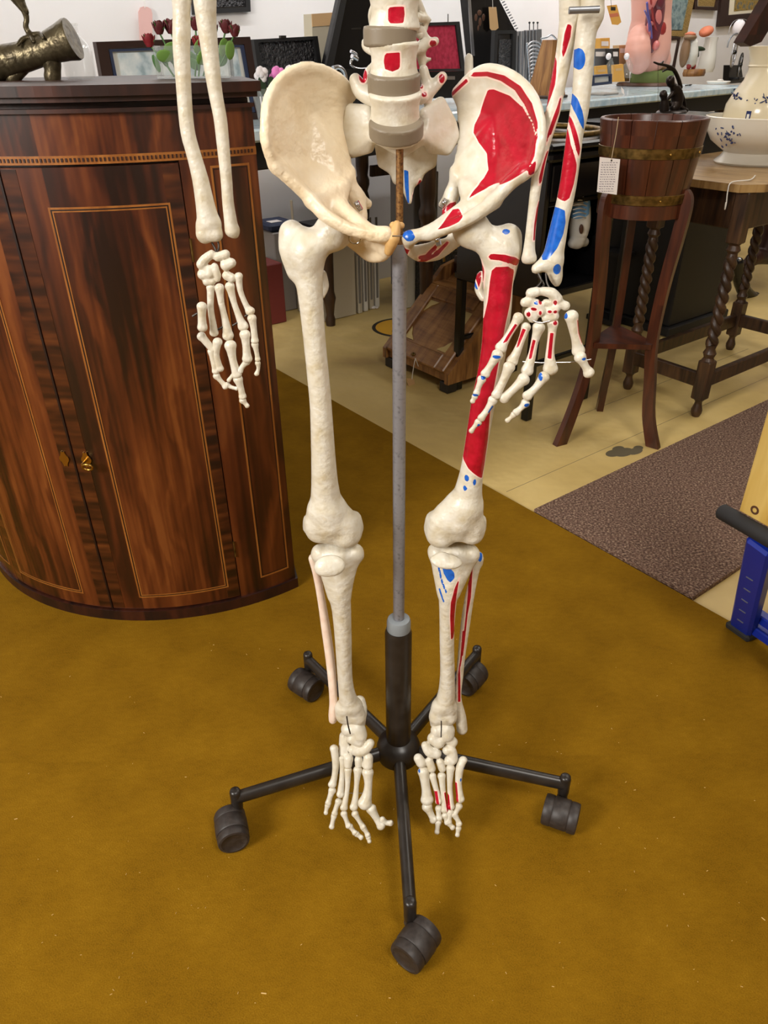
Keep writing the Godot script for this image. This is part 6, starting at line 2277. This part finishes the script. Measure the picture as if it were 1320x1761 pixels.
func counter_left():
	var top := 0.9205
	var t := framed("framed_picture", "dark framed pale seascape print leaning behind the roses", FC, -0.30, [165, 72, 430, 63, 452, 205, 190, 215], [186, 84, 420, 76, 440, 194, 208, 203], M.frame_dark, 0.12, M.white_card, M.pale_print, top)
	part(t, "bevel", frame_bars([187, 85, 419, 77, 439, 193, 209, 202], [193, 89, 414, 81, 433, 189, 214, 198], 0.004, -0.002), M.book_blue)
	t = on(FC, -0.52, "leather_case", "open black case lid with a crinkled black leather panel", "case", 500, 150, "", top)
	part(t, "lid_frame", frame_bars([436, 68, 546, 62, 560, 160, 450, 166], [444, 73, 540, 68, 553, 152, 457, 158], 0.03), M.black_matt)
	part(t, "leather_panel", board([444, 73, 540, 68, 553, 152, 457, 158], 0.008, -0.012), M.black_leather)
	part(t, "catch", board([483, 61, 492, 61, 492, 66, 483, 66], 0.012, 0.004), M.wire)
	# small posy in a tumbler
	t = on(FC, -0.10, "tumbler", "small tapered clear glass tumbler holding pink and white flowers", "glass", 458, 206, "", top)
	part(t, "glass_wall", turned(458, [0, 206, 13, 206, 14, 204, 21, 152, 19.5, 152, 12.5, 202, 0, 203]), M.glass)
	for q in [[449, 128, 12, M.petal_white, "white artificial flower at the left of the tumbler"], [477, 130, 14, M.petal_pink, "bright pink artificial flower in the tumbler"], [499, 127, 13, M.petal_white, "pale pink-white artificial flower half hidden behind the hip bone"]]:
		t = on(FC, -0.10, "flower", q[4], "flower", 458 + (q[0] - 470) * 0.12, 200, "flowers in the tumbler", top + 0.006)
		part(t, "stem", rods([[458 + (q[0] - 470) * 0.12, 200, 458 + (q[0] - 470) * 0.4, 165, q[0], q[1] + 6]], 0.0016), M.leaf_dark)
		var m := Mb.new()
		var k := scale_here()
		for j in 9:
			var a := TAU * j / 9.0
			m.ball(L(q[0], q[1]) + Vector3(cos(a) * 0.55, sin(a) * 0.5, 0.25 * sin(a * 3.0)) * q[2] * k, Vector3(0.55, 0.5, 0.45) * q[2] * k, 8, 6, Basis(Vector3.BACK, a))
		m.ball(L(q[0], q[1], 0.008), Vector3(0.5, 0.5, 0.4) * q[2] * k, 8, 6)
		part(t, "petal", m.done(), q[3])
		m = Mb.new()
		m.ball(L(q[0] * 0.6 + 451 * 0.4 + 1, 148, 0.006), Vector3(0.016, 0.026, 0.003), 8, 6, Basis(Vector3.BACK, 0.15))
		part(t, "leaf", m.done(), M.leaf_dark)
	t = on(FC, -0.70, "buff_carton", "buff cardboard carton standing against the wall beside the gramophone", "box", 565, 170, "", top)
	part(t, "body", board([536, 24, 592, 20, 594, 170, 540, 172], 0.05), M.carton_white)
	part(t, "flap", board([536, 24, 592, 20, 592, 42, 537, 46], 0.003, 0.0035), M.card)
	# portable gramophone: lid, case, tone arm
	t = on(FC, -0.42, "portable_gramophone", "black portable gramophone with its lid up and a curled chrome tone arm", "gramophone", 620, 170, "", top)
	var lid := part(t, "lid", board([592, -30, 660, -34, 668, 118, 560, 118], 0.03), M.black_gloss)
	part(lid, "lid_edge", board([592, -30, 602, -31, 572, 118, 560, 118], 0.012, 0.008), M.black_matt)
	part(lid, "lid_plate", board([604, 48, 621, 47, 621, 50, 604, 51], 0.001, 0.0015), M.wire)
	part(t, "case", board([563, 118, 668, 118, 672, 178, 565, 180], 0.16, 0.10), M.black_gloss)
	part(t, "tone_arm", rods([[603, 88, 613, 95, 604, 104, 604, 114, 618, 119, 640, 117]], 0.0055, 0.09, 10), M.chrome)
	part(t, "tone_arm_head", rods([[605, 96, 614, 102]], 0.008, 0.092, 10), M.chrome)
	part(t, "horn_pipe", rods([[572, 118, 582, 116, 591, 124, 595, 140]], 0.0085, 0.12, 10), M.chrome)
	# red-lined case
	t = on(FC, -0.40, "red_lined_case", "open black case with a deep red velvet lined lid", "case", 770, 165, "", top)
	part(t, "lid_frame", frame_bars([700, 40, 790, 37, 800, 122, 705, 124], [706, 45, 784, 43, 793, 118, 711, 119], 0.035), M.black_matt)
	part(t, "velvet_lining", board([706, 45, 784, 43, 793, 118, 711, 119], 0.02, -0.008), M.red_velvet)
	part(t, "lid_stay", rods([[770, 24, 770, 40]], 0.002), M.wire)
	part(t, "case", board([705, 124, 800, 122, 802, 168, 706, 170], 0.30, 0.12), M.black_gloss)
	part(t, "clasp", board([765, 131, 782, 131, 782, 137, 765, 137], 0.004, 0.125), M.chrome)
	# zither
	t = on(FC, -0.62, "zither", "black zither standing on end with rows of tuning pins and a faded flower transfer", "zither", 850, 150, "", top)
	part(t, "body", board([799, -40, 838, -40, 880, 42, 892, 64, 896, 150, 818, 152], 0.04), M.black_gloss)
	part(t, "edge_strip", board([803, -20, 808, -20, 816, 96, 811, 96], 0.002, 0.0022), M.silver)
	var m2 := Mb.new()
	for k in 16:
		var f := k / 15.0
		m2.tube([L(lerpf(852, 886, f), lerpf(-18, 50, f), 0.0), L(lerpf(856, 890, f), lerpf(-20, 48, f), 0.016)], [0.0026, 0.0026], 6)
	part(t, "tuning_pin", m2.done(), M.dull_steel)
	m2 = Mb.new()
	for q in [[824, 22, 6, 4], [818, 30, 4, 5], [831, 30, 4, 5], [825, 38, 4, 6], [822, 48, 2.5, 4]]:
		m2.ball(L(q[0], q[1], 0.0), Vector3(q[2], q[3], 0.6) * scale_here(), 8, 5)
	part(t, "flower_transfer", m2.done(), M.walnut_disc)
	t = on(FC, -0.60, "buff_label", "buff paper label hanging by a white string on the black zither", "tag", 847, 55)
	part(t, "label_card", board([840, 12, 853, 12, 857, 48, 848, 55, 842, 49], 0.001), M.card)
	part(t, "string", rods([[846, -18, 847, 14]], 0.0012, 0.001), M.white_cord)
	framed("small_picture", "small glossy black frame standing in front of the zither", FC, -0.48, [851, 52, 888, 52, 885, 160, 846, 160], [856, 58, 882, 58, 879, 152, 852, 152], M.black_matt, 0.2, M.black_gloss, M.black_leather, top)
	# pleated steel bellows, rib rack, pegs, metronome
	t = on(FC, -0.50, "steel_bellows", "dull steel corrugated sheet standing beside the black frame", "sheet", 906, 160, "", top)
	for k in 7:
		var x := 888.0 + k * 5.6
		part(t, "corrugation", rods([[x, 54 - k * 0.4, x - 2, 160]], 0.0072, 0.0, 10), M.dull_steel)
	t = on(FC, -0.44, "peg_rack", "three dark tuning pegs on a small block behind the steel sheet", "pegs", 917, 160, "", top)
	part(t, "block", board([905, 52, 931, 50, 931, 160, 907, 160], 0.016, -0.11), M.dull_steel)
	for x in [910, 917, 924]:
		var pg := rods([[x, 52, x, 40]], 0.0022, -0.118)
		var o := part(t, "peg", pg, M.black_matt)
		part(o, "peg_head", blob(x, 39, 2.6, 1.6, 1.6, -0.118), M.black_matt)
	t = on(FC, -0.34, "rib_rack", "bright silver rack of ten curved ribs leaning on the counter", "rack", 922, 160, "", top)
	part(t, "spine_bar", rods([[906, 74, 913, 160]], 0.005), M.silver)
	for k in 10:
		var y := 76.0 + k * 6.6
		part(t, "rib", rods([[906 + k * 0.5, y + 3, 914, y - 4, 926, y - 3, 934 - k * 0.6, y + 7]], 0.0032, 0.004), M.silver)
	part(t, "hook", rods([[930, 66, 940, 64, 948, 60, 958, 70]], 0.004, 0.0), M.silver)
	t = on(FC, -0.24, "metronome", "brown wooden pyramid metronome standing beside the painted forearm", "metronome", 938, 168, "", top)
	m2 = Mb.new()
	var k2 := scale_here()
	for a in 4:
		var c0 := Vector3([-1, 1, 1, -1][a] * 24, 0, [1, 1, -1, -1][a] * 24) * k2
		var c1 := Vector3([-1, 1, 1, -1][(a + 1) % 4] * 24, 0, [1, 1, -1, -1][(a + 1) % 4] * 24) * k2
		var hgt := Vector3(0, 84 * k2, 0)
		m2.quad(c0, c1, c1 * 0.42 + hgt, c0 * 0.42 + hgt)
	m2.quad(Vector3(-10, 84, 10) * k2, Vector3(10, 84, 10) * k2, Vector3(10, 84, -10) * k2, Vector3(-10, 84, -10) * k2)
	part(t, "body", m2.done(), M.oak)
	part(t, "base", rbox(Vector3(0, 0.006, 0), Vector3(54 * k2, 0.012, 54 * k2), 0.003), M.oak_dark)

func counter_right():
	var top := 0.9205
	# anatomical torso
	var t := on(FC, -0.50, "torso_model", "half-size pink anatomical torso model with exposed coloured organs on a green base", "anatomical model", 1122, 148, "", top)
	part(t, "stand_disc", turned(1110, [0, 149, 38, 149, 40, 146, 38, 142, 0, 141], 32, 0.0, 1.3), M.walnut_disc)
	part(t, "felt_base", turned(1119, [0, 141, 45, 141, 46, 128, 44, 121, 0, 120], 32, 0.0, 0.7), M.felt_green)
	part(t, "torso", skin([[[1122, -60, 40], [1121, -20, 33], [1120, 10, 31], [1119, 35, 31], [1116, 60, 34], [1114, 84, 35], [1114, 96, 30]], [[1098, 62, 16, 0.03], [1096, 86, 20, 0.04], [1098, 106, 18, 0.03]], [[1134, 70, 14, 0.02], [1134, 104, 18, 0.02]]], 0.007, 0.03, M.skin_pink), null)
	var zf := 0.085
	part(t, "cavity", blob(1126, 28, 21, 52, 12, zf - 0.020, 0.05), M.organ_dark)
	part(t, "liver", blob(1133, 2, 13, 13, 8, zf + 0.004), M.organ_dark)
	part(t, "kidney", blob(1137, 52, 10, 13, 7, zf + 0.004, 0.3), M.organ_red)
	part(t, "stomach", blob(1130, 30, 9, 14, 6, zf + 0.004, 0.4), M.organ_pink)
	part(t, "lung", blob(1122, -4, 9, 16, 7, zf + 0.002, -0.2), M.organ_pink)
	part(t, "colon", rods([[1118, 62, 1114, 50, 1116, 40, 1124, 42, 1128, 52, 1124, 64, 1132, 70]], 0.009, zf + 0.002, 10), M.organ_pink)
	part(t, "fat_lobe", blob(1142, 72, 6, 9, 6, zf + 0.004, 0.3), M.organ_red)
	part(t, "spleen", blob(1146, 24, 5, 12, 6, zf - 0.004), M.organ_red)
	part(t, "vein", rods([[1112, 4, 1114, 24, 1118, 44, 1120, 66]], 0.006, zf + 0.01), M.organ_blue)
	part(t, "vein", rods([[1108, 18, 1114, 34, 1116, 54]], 0.004, zf + 0.012), M.organ_blue)
	part(t, "artery", rods([[1118, -6, 1121, 20, 1125, 44, 1132, 60]], 0.006, zf + 0.01), M.organ_red)
	part(t, "bladder", blob(1127, 78, 7, 7, 6, zf + 0.01), M.organ_pink)
	# amber labels, boxes and bottles behind the elbow
	t = on(FC, -0.46, "amber_tag", "yellow and orange printed card tag hanging high beside the painted elbow", "tag", 1057, 42)
	part(t, "label_card", board([1043, 10, 1060, 8, 1068, 38, 1062, 43, 1052, 42], 0.001), M.amber_label)
	part(t, "print", board([1047, 24, 1062, 22, 1064, 28, 1049, 30], 0.0006, 0.0008), M.clay_orange)
	part(t, "black_mark", board([1050, 12, 1058, 12, 1058, 18, 1050, 18], 0.0006, 0.0008), M.sticker_black)
	part(t, "string", rods([[1047, -30, 1051, 12]], 0.001, 0.001), M.wire)
	for q in [[1032, 66, 1048, 84, 0.57, M.amber_label, "small amber carton stacked at the back beside the elbow"], [1064, 78, 1082, 134, 0.62, M.card, "buff carton standing close to the pink torso"], [1022, 84, 1047, 128, 0.50, M.dull_steel, "grey tin nearest the painted forearm"], [1052, 84, 1064, 134, 0.445, M.wire, "dark grey upright tin among the cartons"]]:
		t = on(FC, -q[4], "carton", q[6], "box", (q[0] + q[2]) * 0.5, 140, "packets beside the torso", top)
		part(t, "body", board([q[0], q[1], q[2], q[1] - 1, q[2], 140, q[0], 141], 0.04), q[5])
		part(t, "label_panel", board([q[0] + 2, q[1] + 5, q[2] - 2, q[1] + 5, q[2] - 2, q[1] + 13, q[0] + 2, q[1] + 13], 0.001, 0.0012), M.paper)
	for q in [[1046, 96, 7, "small clear bottle with a white stopper in front of the tins"], [1077, 92, 8, "small clear bottle with a white stopper touching the torso"]]:
		t = on(FC, -0.40, "stoppered_bottle", q[3], "bottle", q[0], 136, "stoppered bottles by the torso", top)
		part(t, "body", turned(q[0], [0, 134, q[2], 134, q[2], 112, 3, 104, 3, 100, 0, 100], 16), M.glass)
		part(t, "stopper", blob(q[0], 97, 4.5, 5, 4.5), M.petal_white)
	for q in [[1024, 114, 1046, 132, M.amber_label, "flat orange packet leaning on the grey tin"], [1054, 112, 1074, 134, M.amber_label, "tall orange packet leaning in front of the cartons"]]:
		t = on(FC, -0.38, "orange_packet", q[5], "packet", (q[0] + q[2]) * 0.5, 140, "orange packets", top)
		part(t, "body", board([q[0], q[1], q[2] - 3, q[1] - 2, q[2], 140, q[0] + 1, 141], 0.012), q[4])
		part(t, "print", board([q[0] + 4, q[1] + 6, q[2] - 5, q[1] + 5, q[2] - 5, q[1] + 9, q[0] + 4, q[1] + 10], 0.0006, 0.0008), M.card)
	t = on(FC, -0.24, "boxed_set", "dark blue framed shallow box with pale panels on the counter edge", "box", 1036, 145, "", top)
	part(t, "frame", frame_bars([1018, 130, 1052, 127, 1052, 144, 1018, 148], [1022, 133, 1049, 131, 1049, 140, 1022, 143], 0.04), M.book_blue)
	part(t, "panel", board([1022, 133, 1049, 131, 1049, 140, 1022, 143], 0.01, -0.01), M.fish_white)
	t = on(FC, -0.14, "grey_tray", "flat grey tin tray lying at the front of the counter by the forearm", "tray", 1046, 160, "", top)
	part(t, "tray", rbox(Vector3(0, 0.004, -0.03), Vector3(0.14, 0.008, 0.09), 0.002), M.carton_grey)
	t = on(FC, -0.10, "white_ticket", "small white folded price ticket on the counter edge by the grey tray", "ticket", 1070, 160, "", top)
	var m := Mb.new()
	m.box(Vector3(0, 0.014, 0), Vector3(0.034, 0.028, 0.0012), 0.0004, Basis(Vector3.BACK, -0.4) * Basis(Vector3.RIGHT, -0.5))
	part(t, "card", m.done(), M.paper)
	# painted bird jar and orange-topped pot on a log base
	t = on(FC, -0.46, "bird_jar", "painted pottery bird with a dark green beak standing on a short log base", "figurine", 1190, 131, "", top)
	part(t, "log_base", turned(1192, [0, 131, 28, 131, 30, 126, 28, 119, 0, 118], 24, 0.0, 0.5), M.oak)
	part(t, "bird_body", skin([[[1190, 76, 9], [1188, 92, 11], [1188, 106, 9]]], 0.004, 0.008, M.fish_white), null)
	part(t, "wing", blob(1177, 90, 7, 22, 8, -0.006), M.bird_brown)
	part(t, "beak", skin([[[1197, 84, 4], [1205, 84, 3.4], [1210, 85, 2]], [[1197, 88, 4], [1199, 96, 2.4]]], 0.003, 0.004, M.leaf_dark), null)
	part(t, "cap", blob(1186, 64, 14, 5, 10), M.bird_brown)
	part(t, "lid", turned(1186, [0, 62, 8, 62, 9, 58, 4, 55, 0, 54], 16), M.clay_orange)
	for x in [1184, 1192]:
		part(t, "foot", blob(x, 114, 4, 5, 4), M.organ_red)
	t = on(FC, -0.52, "orange_top_pot", "white glazed pot with a slanting orange lid beside the pottery bird", "pot", 1212, 131, "", top)
	part(t, "body", turned(1212, [0, 124, 12, 124, 14, 116, 13, 96, 10, 74, 11, 64, 0, 63], 20), M.fish_white)
	part(t, "lid", blob(1214, 54, 14, 7, 11, 0.0, 0.35), M.clay_orange)
	# spoked machine
	t = on(FC, -0.40, "flywheel_machine", "black and silver hand machine with two spoked wheels beside the wash jug", "machine", 1268, 145, "", top)
	for q in [[1262, 90, 21, M.silver, 8], [1272, 112, 17, M.black_gloss, 8]]:
		var c := L(q[0], q[1], 0.02 if q[2] < 20 else 0.0)
		var r: float = q[2] * scale_here()
		var ring := loop_wire(c, r, Basis(Vector3.UP, 0.25), 0.005)
		var wh := part(t, "wheel", ring, q[3])
		for k in q[4]:
			var a: float = TAU * k / q[4]
			part(wh, "spoke", rtube([c, c + Basis(Vector3.UP, 0.25) * Vector3(cos(a) * r, sin(a) * r, 0)], 0.0026, 6), M.silver)
		m = Mb.new()
		m.ball(c, Vector3(0.014, 0.014, 0.016), 10, 7)
		part(wh, "wheel_boss", m.done(), M.black_gloss)
	part(t, "pillar", board([1254, 112, 1274, 112, 1278, 142, 1252, 144], 0.04, -0.03), M.black_gloss)
	part(t, "base", rbox(Vector3(0.0, 0.008, -0.02), Vector3(0.11, 0.016, 0.09), 0.004), M.black_gloss)
	part(t, "lamp_dome", blob(1270, 48, 10, 12, 10, -0.02), M.petal_white)
	part(t, "wire_cage", rods([[1252, 60, 1256, 44, 1266, 34, 1282, 34, 1292, 44], [1262, 60, 1276, 52, 1292, 56]], 0.002, -0.01), M.silver)
	part(t, "arm", rods([[1250, 82, 1254, 68, 1264, 58, 1282, 58]], 0.005, -0.012), M.dull_steel)
	# coiled white cable and a pen
	t = on(FC, -0.22, "coiled_cable", "coil of white cable lying on the marble counter left of the spoked machine", "cable", 1234, 146, "", top + 0.003)
	var ps := []
	for k in 49:
		var a := TAU * k / 16.0
		ps.append(Vector3(cos(a) * (0.058 + 0.003 * (k / 16)), 0.003 + 0.004 * (k / 16), sin(a) * (0.058 + 0.003 * (k / 16))))
	part(t, "coil", rtube(ps, 0.0032, 7), M.white_cord)
	part(t, "plug", rbox(Vector3(0.02, 0.012, 0.0), Vector3(0.03, 0.022, 0.026), 0.004), M.white_cord)
	t = on(FC, -0.26, "black_pen", "thin black pen lying on the marble counter by the fishing figurine", "pen", 1186, 141, "", top + 0.004)
	part(t, "barrel", rtube([Vector3(-0.05, 0, 0.0), Vector3(0.05, 0, -0.015)], 0.0035, 8), M.black_gloss)
	part(t, "cap", rtube([Vector3(0.02, 0, -0.0105), Vector3(0.055, 0, -0.0158)], 0.0042, 8), M.black_matt)

func on_the_wall():
	var v := V0 + 0.024
	framed("wall_picture", "black framed picture high on the wall above the framed seascape", FR, v, [330, -60, 428, -64, 431, 20, 333, 25], [340, -50, 420, -54, 423, 12, 343, 16], M.black_matt, 0.06, M.wire, M.black_leather)
	framed("wall_picture", "grey seascape painting in a gilt frame behind the torso model", FR, v, [1128, -60, 1206, -60, 1180, 63, 1120, 60], [1134, -54, 1196, -54, 1174, 53, 1126, 52], M.gilt, 0.03, M.wire, M.sea_print)
	framed("wall_picture", "tiny dark framed sketch near the top of the wall", FR, v, [1196, -24, 1240, -24, 1233, 18, 1194, 16], [1200, -18, 1235, -18, 1229, 12, 1199, 11], M.frame_dark, 0.05, M.mount_cream, M.gilt)
	framed("wall_picture", "broad brown framed ochre landscape with a cream mount at the top right", FR, v, [1247, -60, 1380, -64, 1372, 36, 1235, 46], [1258, -46, 1370, -50, 1362, 16, 1252, 26], M.frame_dark, 0.16, M.mount_cream, M.ochre_print)
	framed("wall_picture", "small white notice in a dark frame low on the wall behind the torso", FR, v, [1146, 66, 1170, 64, 1160, 118, 1142, 118], [1149, 70, 1166, 68, 1157, 113, 1145, 113], M.frame_dark, 0.05, M.white_card, M.paper)
	var t := on(FR, v, "pink_paddle", "pale pink rounded paddle-shaped card hanging on the white wall above the roses", "card", 250, 76)
	part(t, "card", board([238, 20, 241, 13, 247, 11, 254, 12, 260, 16, 262, 24, 262, 74, 241, 75], 0.004), M.pink_card)
	part(t, "hanging_string", rods([[249, -30, 249, 14]], 0.0015, 0.002), M.white_cord)

func carton(called: String, label: String, category: String, x0: float, y0: float, x1: float, y1: float, v: float, deep: float, mt: Material, group := "") -> Node3D:
	var t := on(FR, v, called, label, category, (x0 + x1) * 0.5, y1, group, 0.0)
	var a := L(x0, y0)
	var b := L(x1, y1)
	var m := Mb.new()
	m.box(Vector3((a.x + b.x) * 0.5, a.y * 0.5 + 0.001, -deep * 0.5), Vector3(absf(b.x - a.x), a.y, deep), 0.004)
	part(t, "body", m.done(), mt)
	return t

func under_counter():
	var t := carton("white_carton", "large cream carton on the floor under the counter", "box", 548, 432, 612, 508, -2.98, 0.2, M.carton_white)
	# upright books beside it
	for k in 4:
		var b := carton("book", ["pale book standing upright, touching the cream carton", "cream book second from the cream carton", "pale book third from the cream carton, behind the turned leg", "cream book farthest from the cream carton, by the dark post"][k], "book", 614 + k * 10.0, 440 + k * 2.0, 623 + k * 10.0, 510 - k * 1.0, -2.98 - 0.01 * k, 0.2, M.carton_white if k % 2 == 0 else M.white_card, "books beside the cream carton")
		part(b, "cover", rbox(Vector3(0.0, L(0, 442 + k * 2).y * 0.5 + 0.001, 0.0), Vector3(absf(L(622, 0).x - L(614, 0).x) * 0.5, L(0, 444 + k * 2).y * 0.8, 0.006), 0.001), M.book_grey)
	# papers stacked on the carton
	var hgt := meet(FR, 580, 432, -2.98).y + 0.002
	for k in 5:
		t = on(FR, -3.02, "magazine", ["grey magazine at the bottom of the stack on the cream carton", "black magazine second from the bottom of the stack", "pale magazine in the middle of the stack on the carton", "dark magazine second from the top of the stack", "black folder on top of the stack of magazines"][k], "magazine", 590, 430, "magazines on the cream carton", hgt + k * 0.0185)
		part(t, "body", rbox(Vector3(0.02 * (k % 3) - 0.02, 0.009, -0.12), Vector3(0.21 - 0.01 * k, 0.017, 0.26), 0.002), [M.book_grey, M.black_matt, M.carton_white, M.oak_dark, M.black_matt][k])
	carton("red_box", "dull red box standing on the floor beside the corner cabinet", "box", 452, 458, 492, 536, -3.10, 0.22, M.book_red)
	carton("grey_carton", "grey carton stacked low behind the red box", "box", 470, 402, 520, 520, -3.25, 0.18, M.carton_grey)
	var y := meet(FR, 470, 402, -3.25).y + 0.002
	t = on(FR, -3.25, "blue_folder", "dark blue folded cloth lying on the grey carton", "cloth", 490, 402, "", y)
	part(t, "cloth", rbox(Vector3(0, 0.02, -0.09), Vector3(0.15, 0.038, 0.16), 0.014), M.book_blue)
	part(t, "paper_slip", rbox(Vector3(-0.02, 0.0405, -0.06), Vector3(0.06, 0.002, 0.05), 0.0006), M.paper)
	t = carton("violet_grey_carton", "tall violet-grey carton seen behind the tail bone", "box", 712, 300, 750, 470, -3.12, 0.2, M.carton_grey)
	part(t, "tape", rbox(Vector3(0.0, 0.36, 0.002), Vector3(0.10, 0.006, 0.003), 0.001), M.wire)
	carton("white_paper_box", "small white box under the pubic bones, far under the counter", "box", 700, 408, 724, 482, -2.90, 0.12, M.white_card)
	t = carton("grey_bag", "dark grey flat bag lying behind the coal box", "bag", 728, 412, 790, 470, -2.84, 0.15, M.black_leather)
	t = carton("price_booklet", "pale grey booklet with dark marks behind the hip bone", "booklet", 842, 352, 862, 420, -2.70, 0.03, M.carton_grey)
	part(t, "print", rbox(Vector3(0.0, 0.34, 0.002), Vector3(0.012, 0.05, 0.002), 0.0005), M.sticker_black)
	carton("pale_board", "narrow pale wooden board leaning upright under the counter by the red box", "board", 502, 345, 514, 500, -3.2, 0.02, M.carton_white)
	# floor sticker with an arrow
	var c := HR(692, 563, 0.0)
	t = rthing("floor_sticker", "round yellow floor sticker with a black rim beside the coal box", "sticker", c.x, 0.0, c.z)
	part(t, "rim", rlathe([Vector2(0.128, 0.0005), Vector2(0.145, 0.0005), Vector2(0.145, 0.0018), Vector2(0.128, 0.0018)], Vector3.ZERO, 40), M.sticker_black)
	part(t, "disc", rlathe([Vector2(0.0, 0.0004), Vector2(0.129, 0.0004), Vector2(0.129, 0.0015), Vector2(0.0, 0.0015)], Vector3.ZERO, 40), M.sticker_yellow)
	part(t, "black_mark", rlathe([Vector2(0.0, 0.0014), Vector2(0.022, 0.0014), Vector2(0.022, 0.0022), Vector2(0.0, 0.0022)], Vector3(-0.06, 0, 0.03), 18), M.sticker_black)
	# a scrap of paper and a dark spill on the bare floor
	t = on(FR, -3.0, "paper_scrap", "crumpled white scrap of paper on the floor by the dark turned leg", "paper", 642, 514, "", 0.001)
	var m := Mb.new()
	m.ball(Vector3(0, 0.008, 0), Vector3(0.014, 0.008, 0.010), 7, 5)
	m.ball(Vector3(0.016, 0.006, 0.006), Vector3(0.010, 0.006, 0.008), 6, 4)
	part(t, "scrap", m.done(), M.paper)
	c = HR(1072, 778, 0.0)
	t = rthing("floor_stain", "dark grey worn patch on the bare floor in front of the plant stand", "stain", c.x, 0.0005, c.z)
	m = Mb.new()
	for q in [[0.0, 0.0, 0.040, 0.024], [0.034, 0.018, 0.032, 0.018], [-0.032, -0.016, 0.030, 0.020], [0.062, 0.010, 0.018, 0.014], [0.006, -0.026, 0.024, 0.016]]:
		m.lathe([Vector2(0, 0), Vector2(1.0, 0.0), Vector2(0.98, 0.0007), Vector2(0, 0.0008)], Vector3.ZERO, 18)
		for i in range(m.v.size() - 18 * 2 * 3 - 6, m.v.size()):
			m.v[i] = Vector3(m.v[i].x * q[2] + q[0], m.v[i].y, m.v[i].z * q[3] + q[1])
	part(t, "patch", m.done(), M.stain)
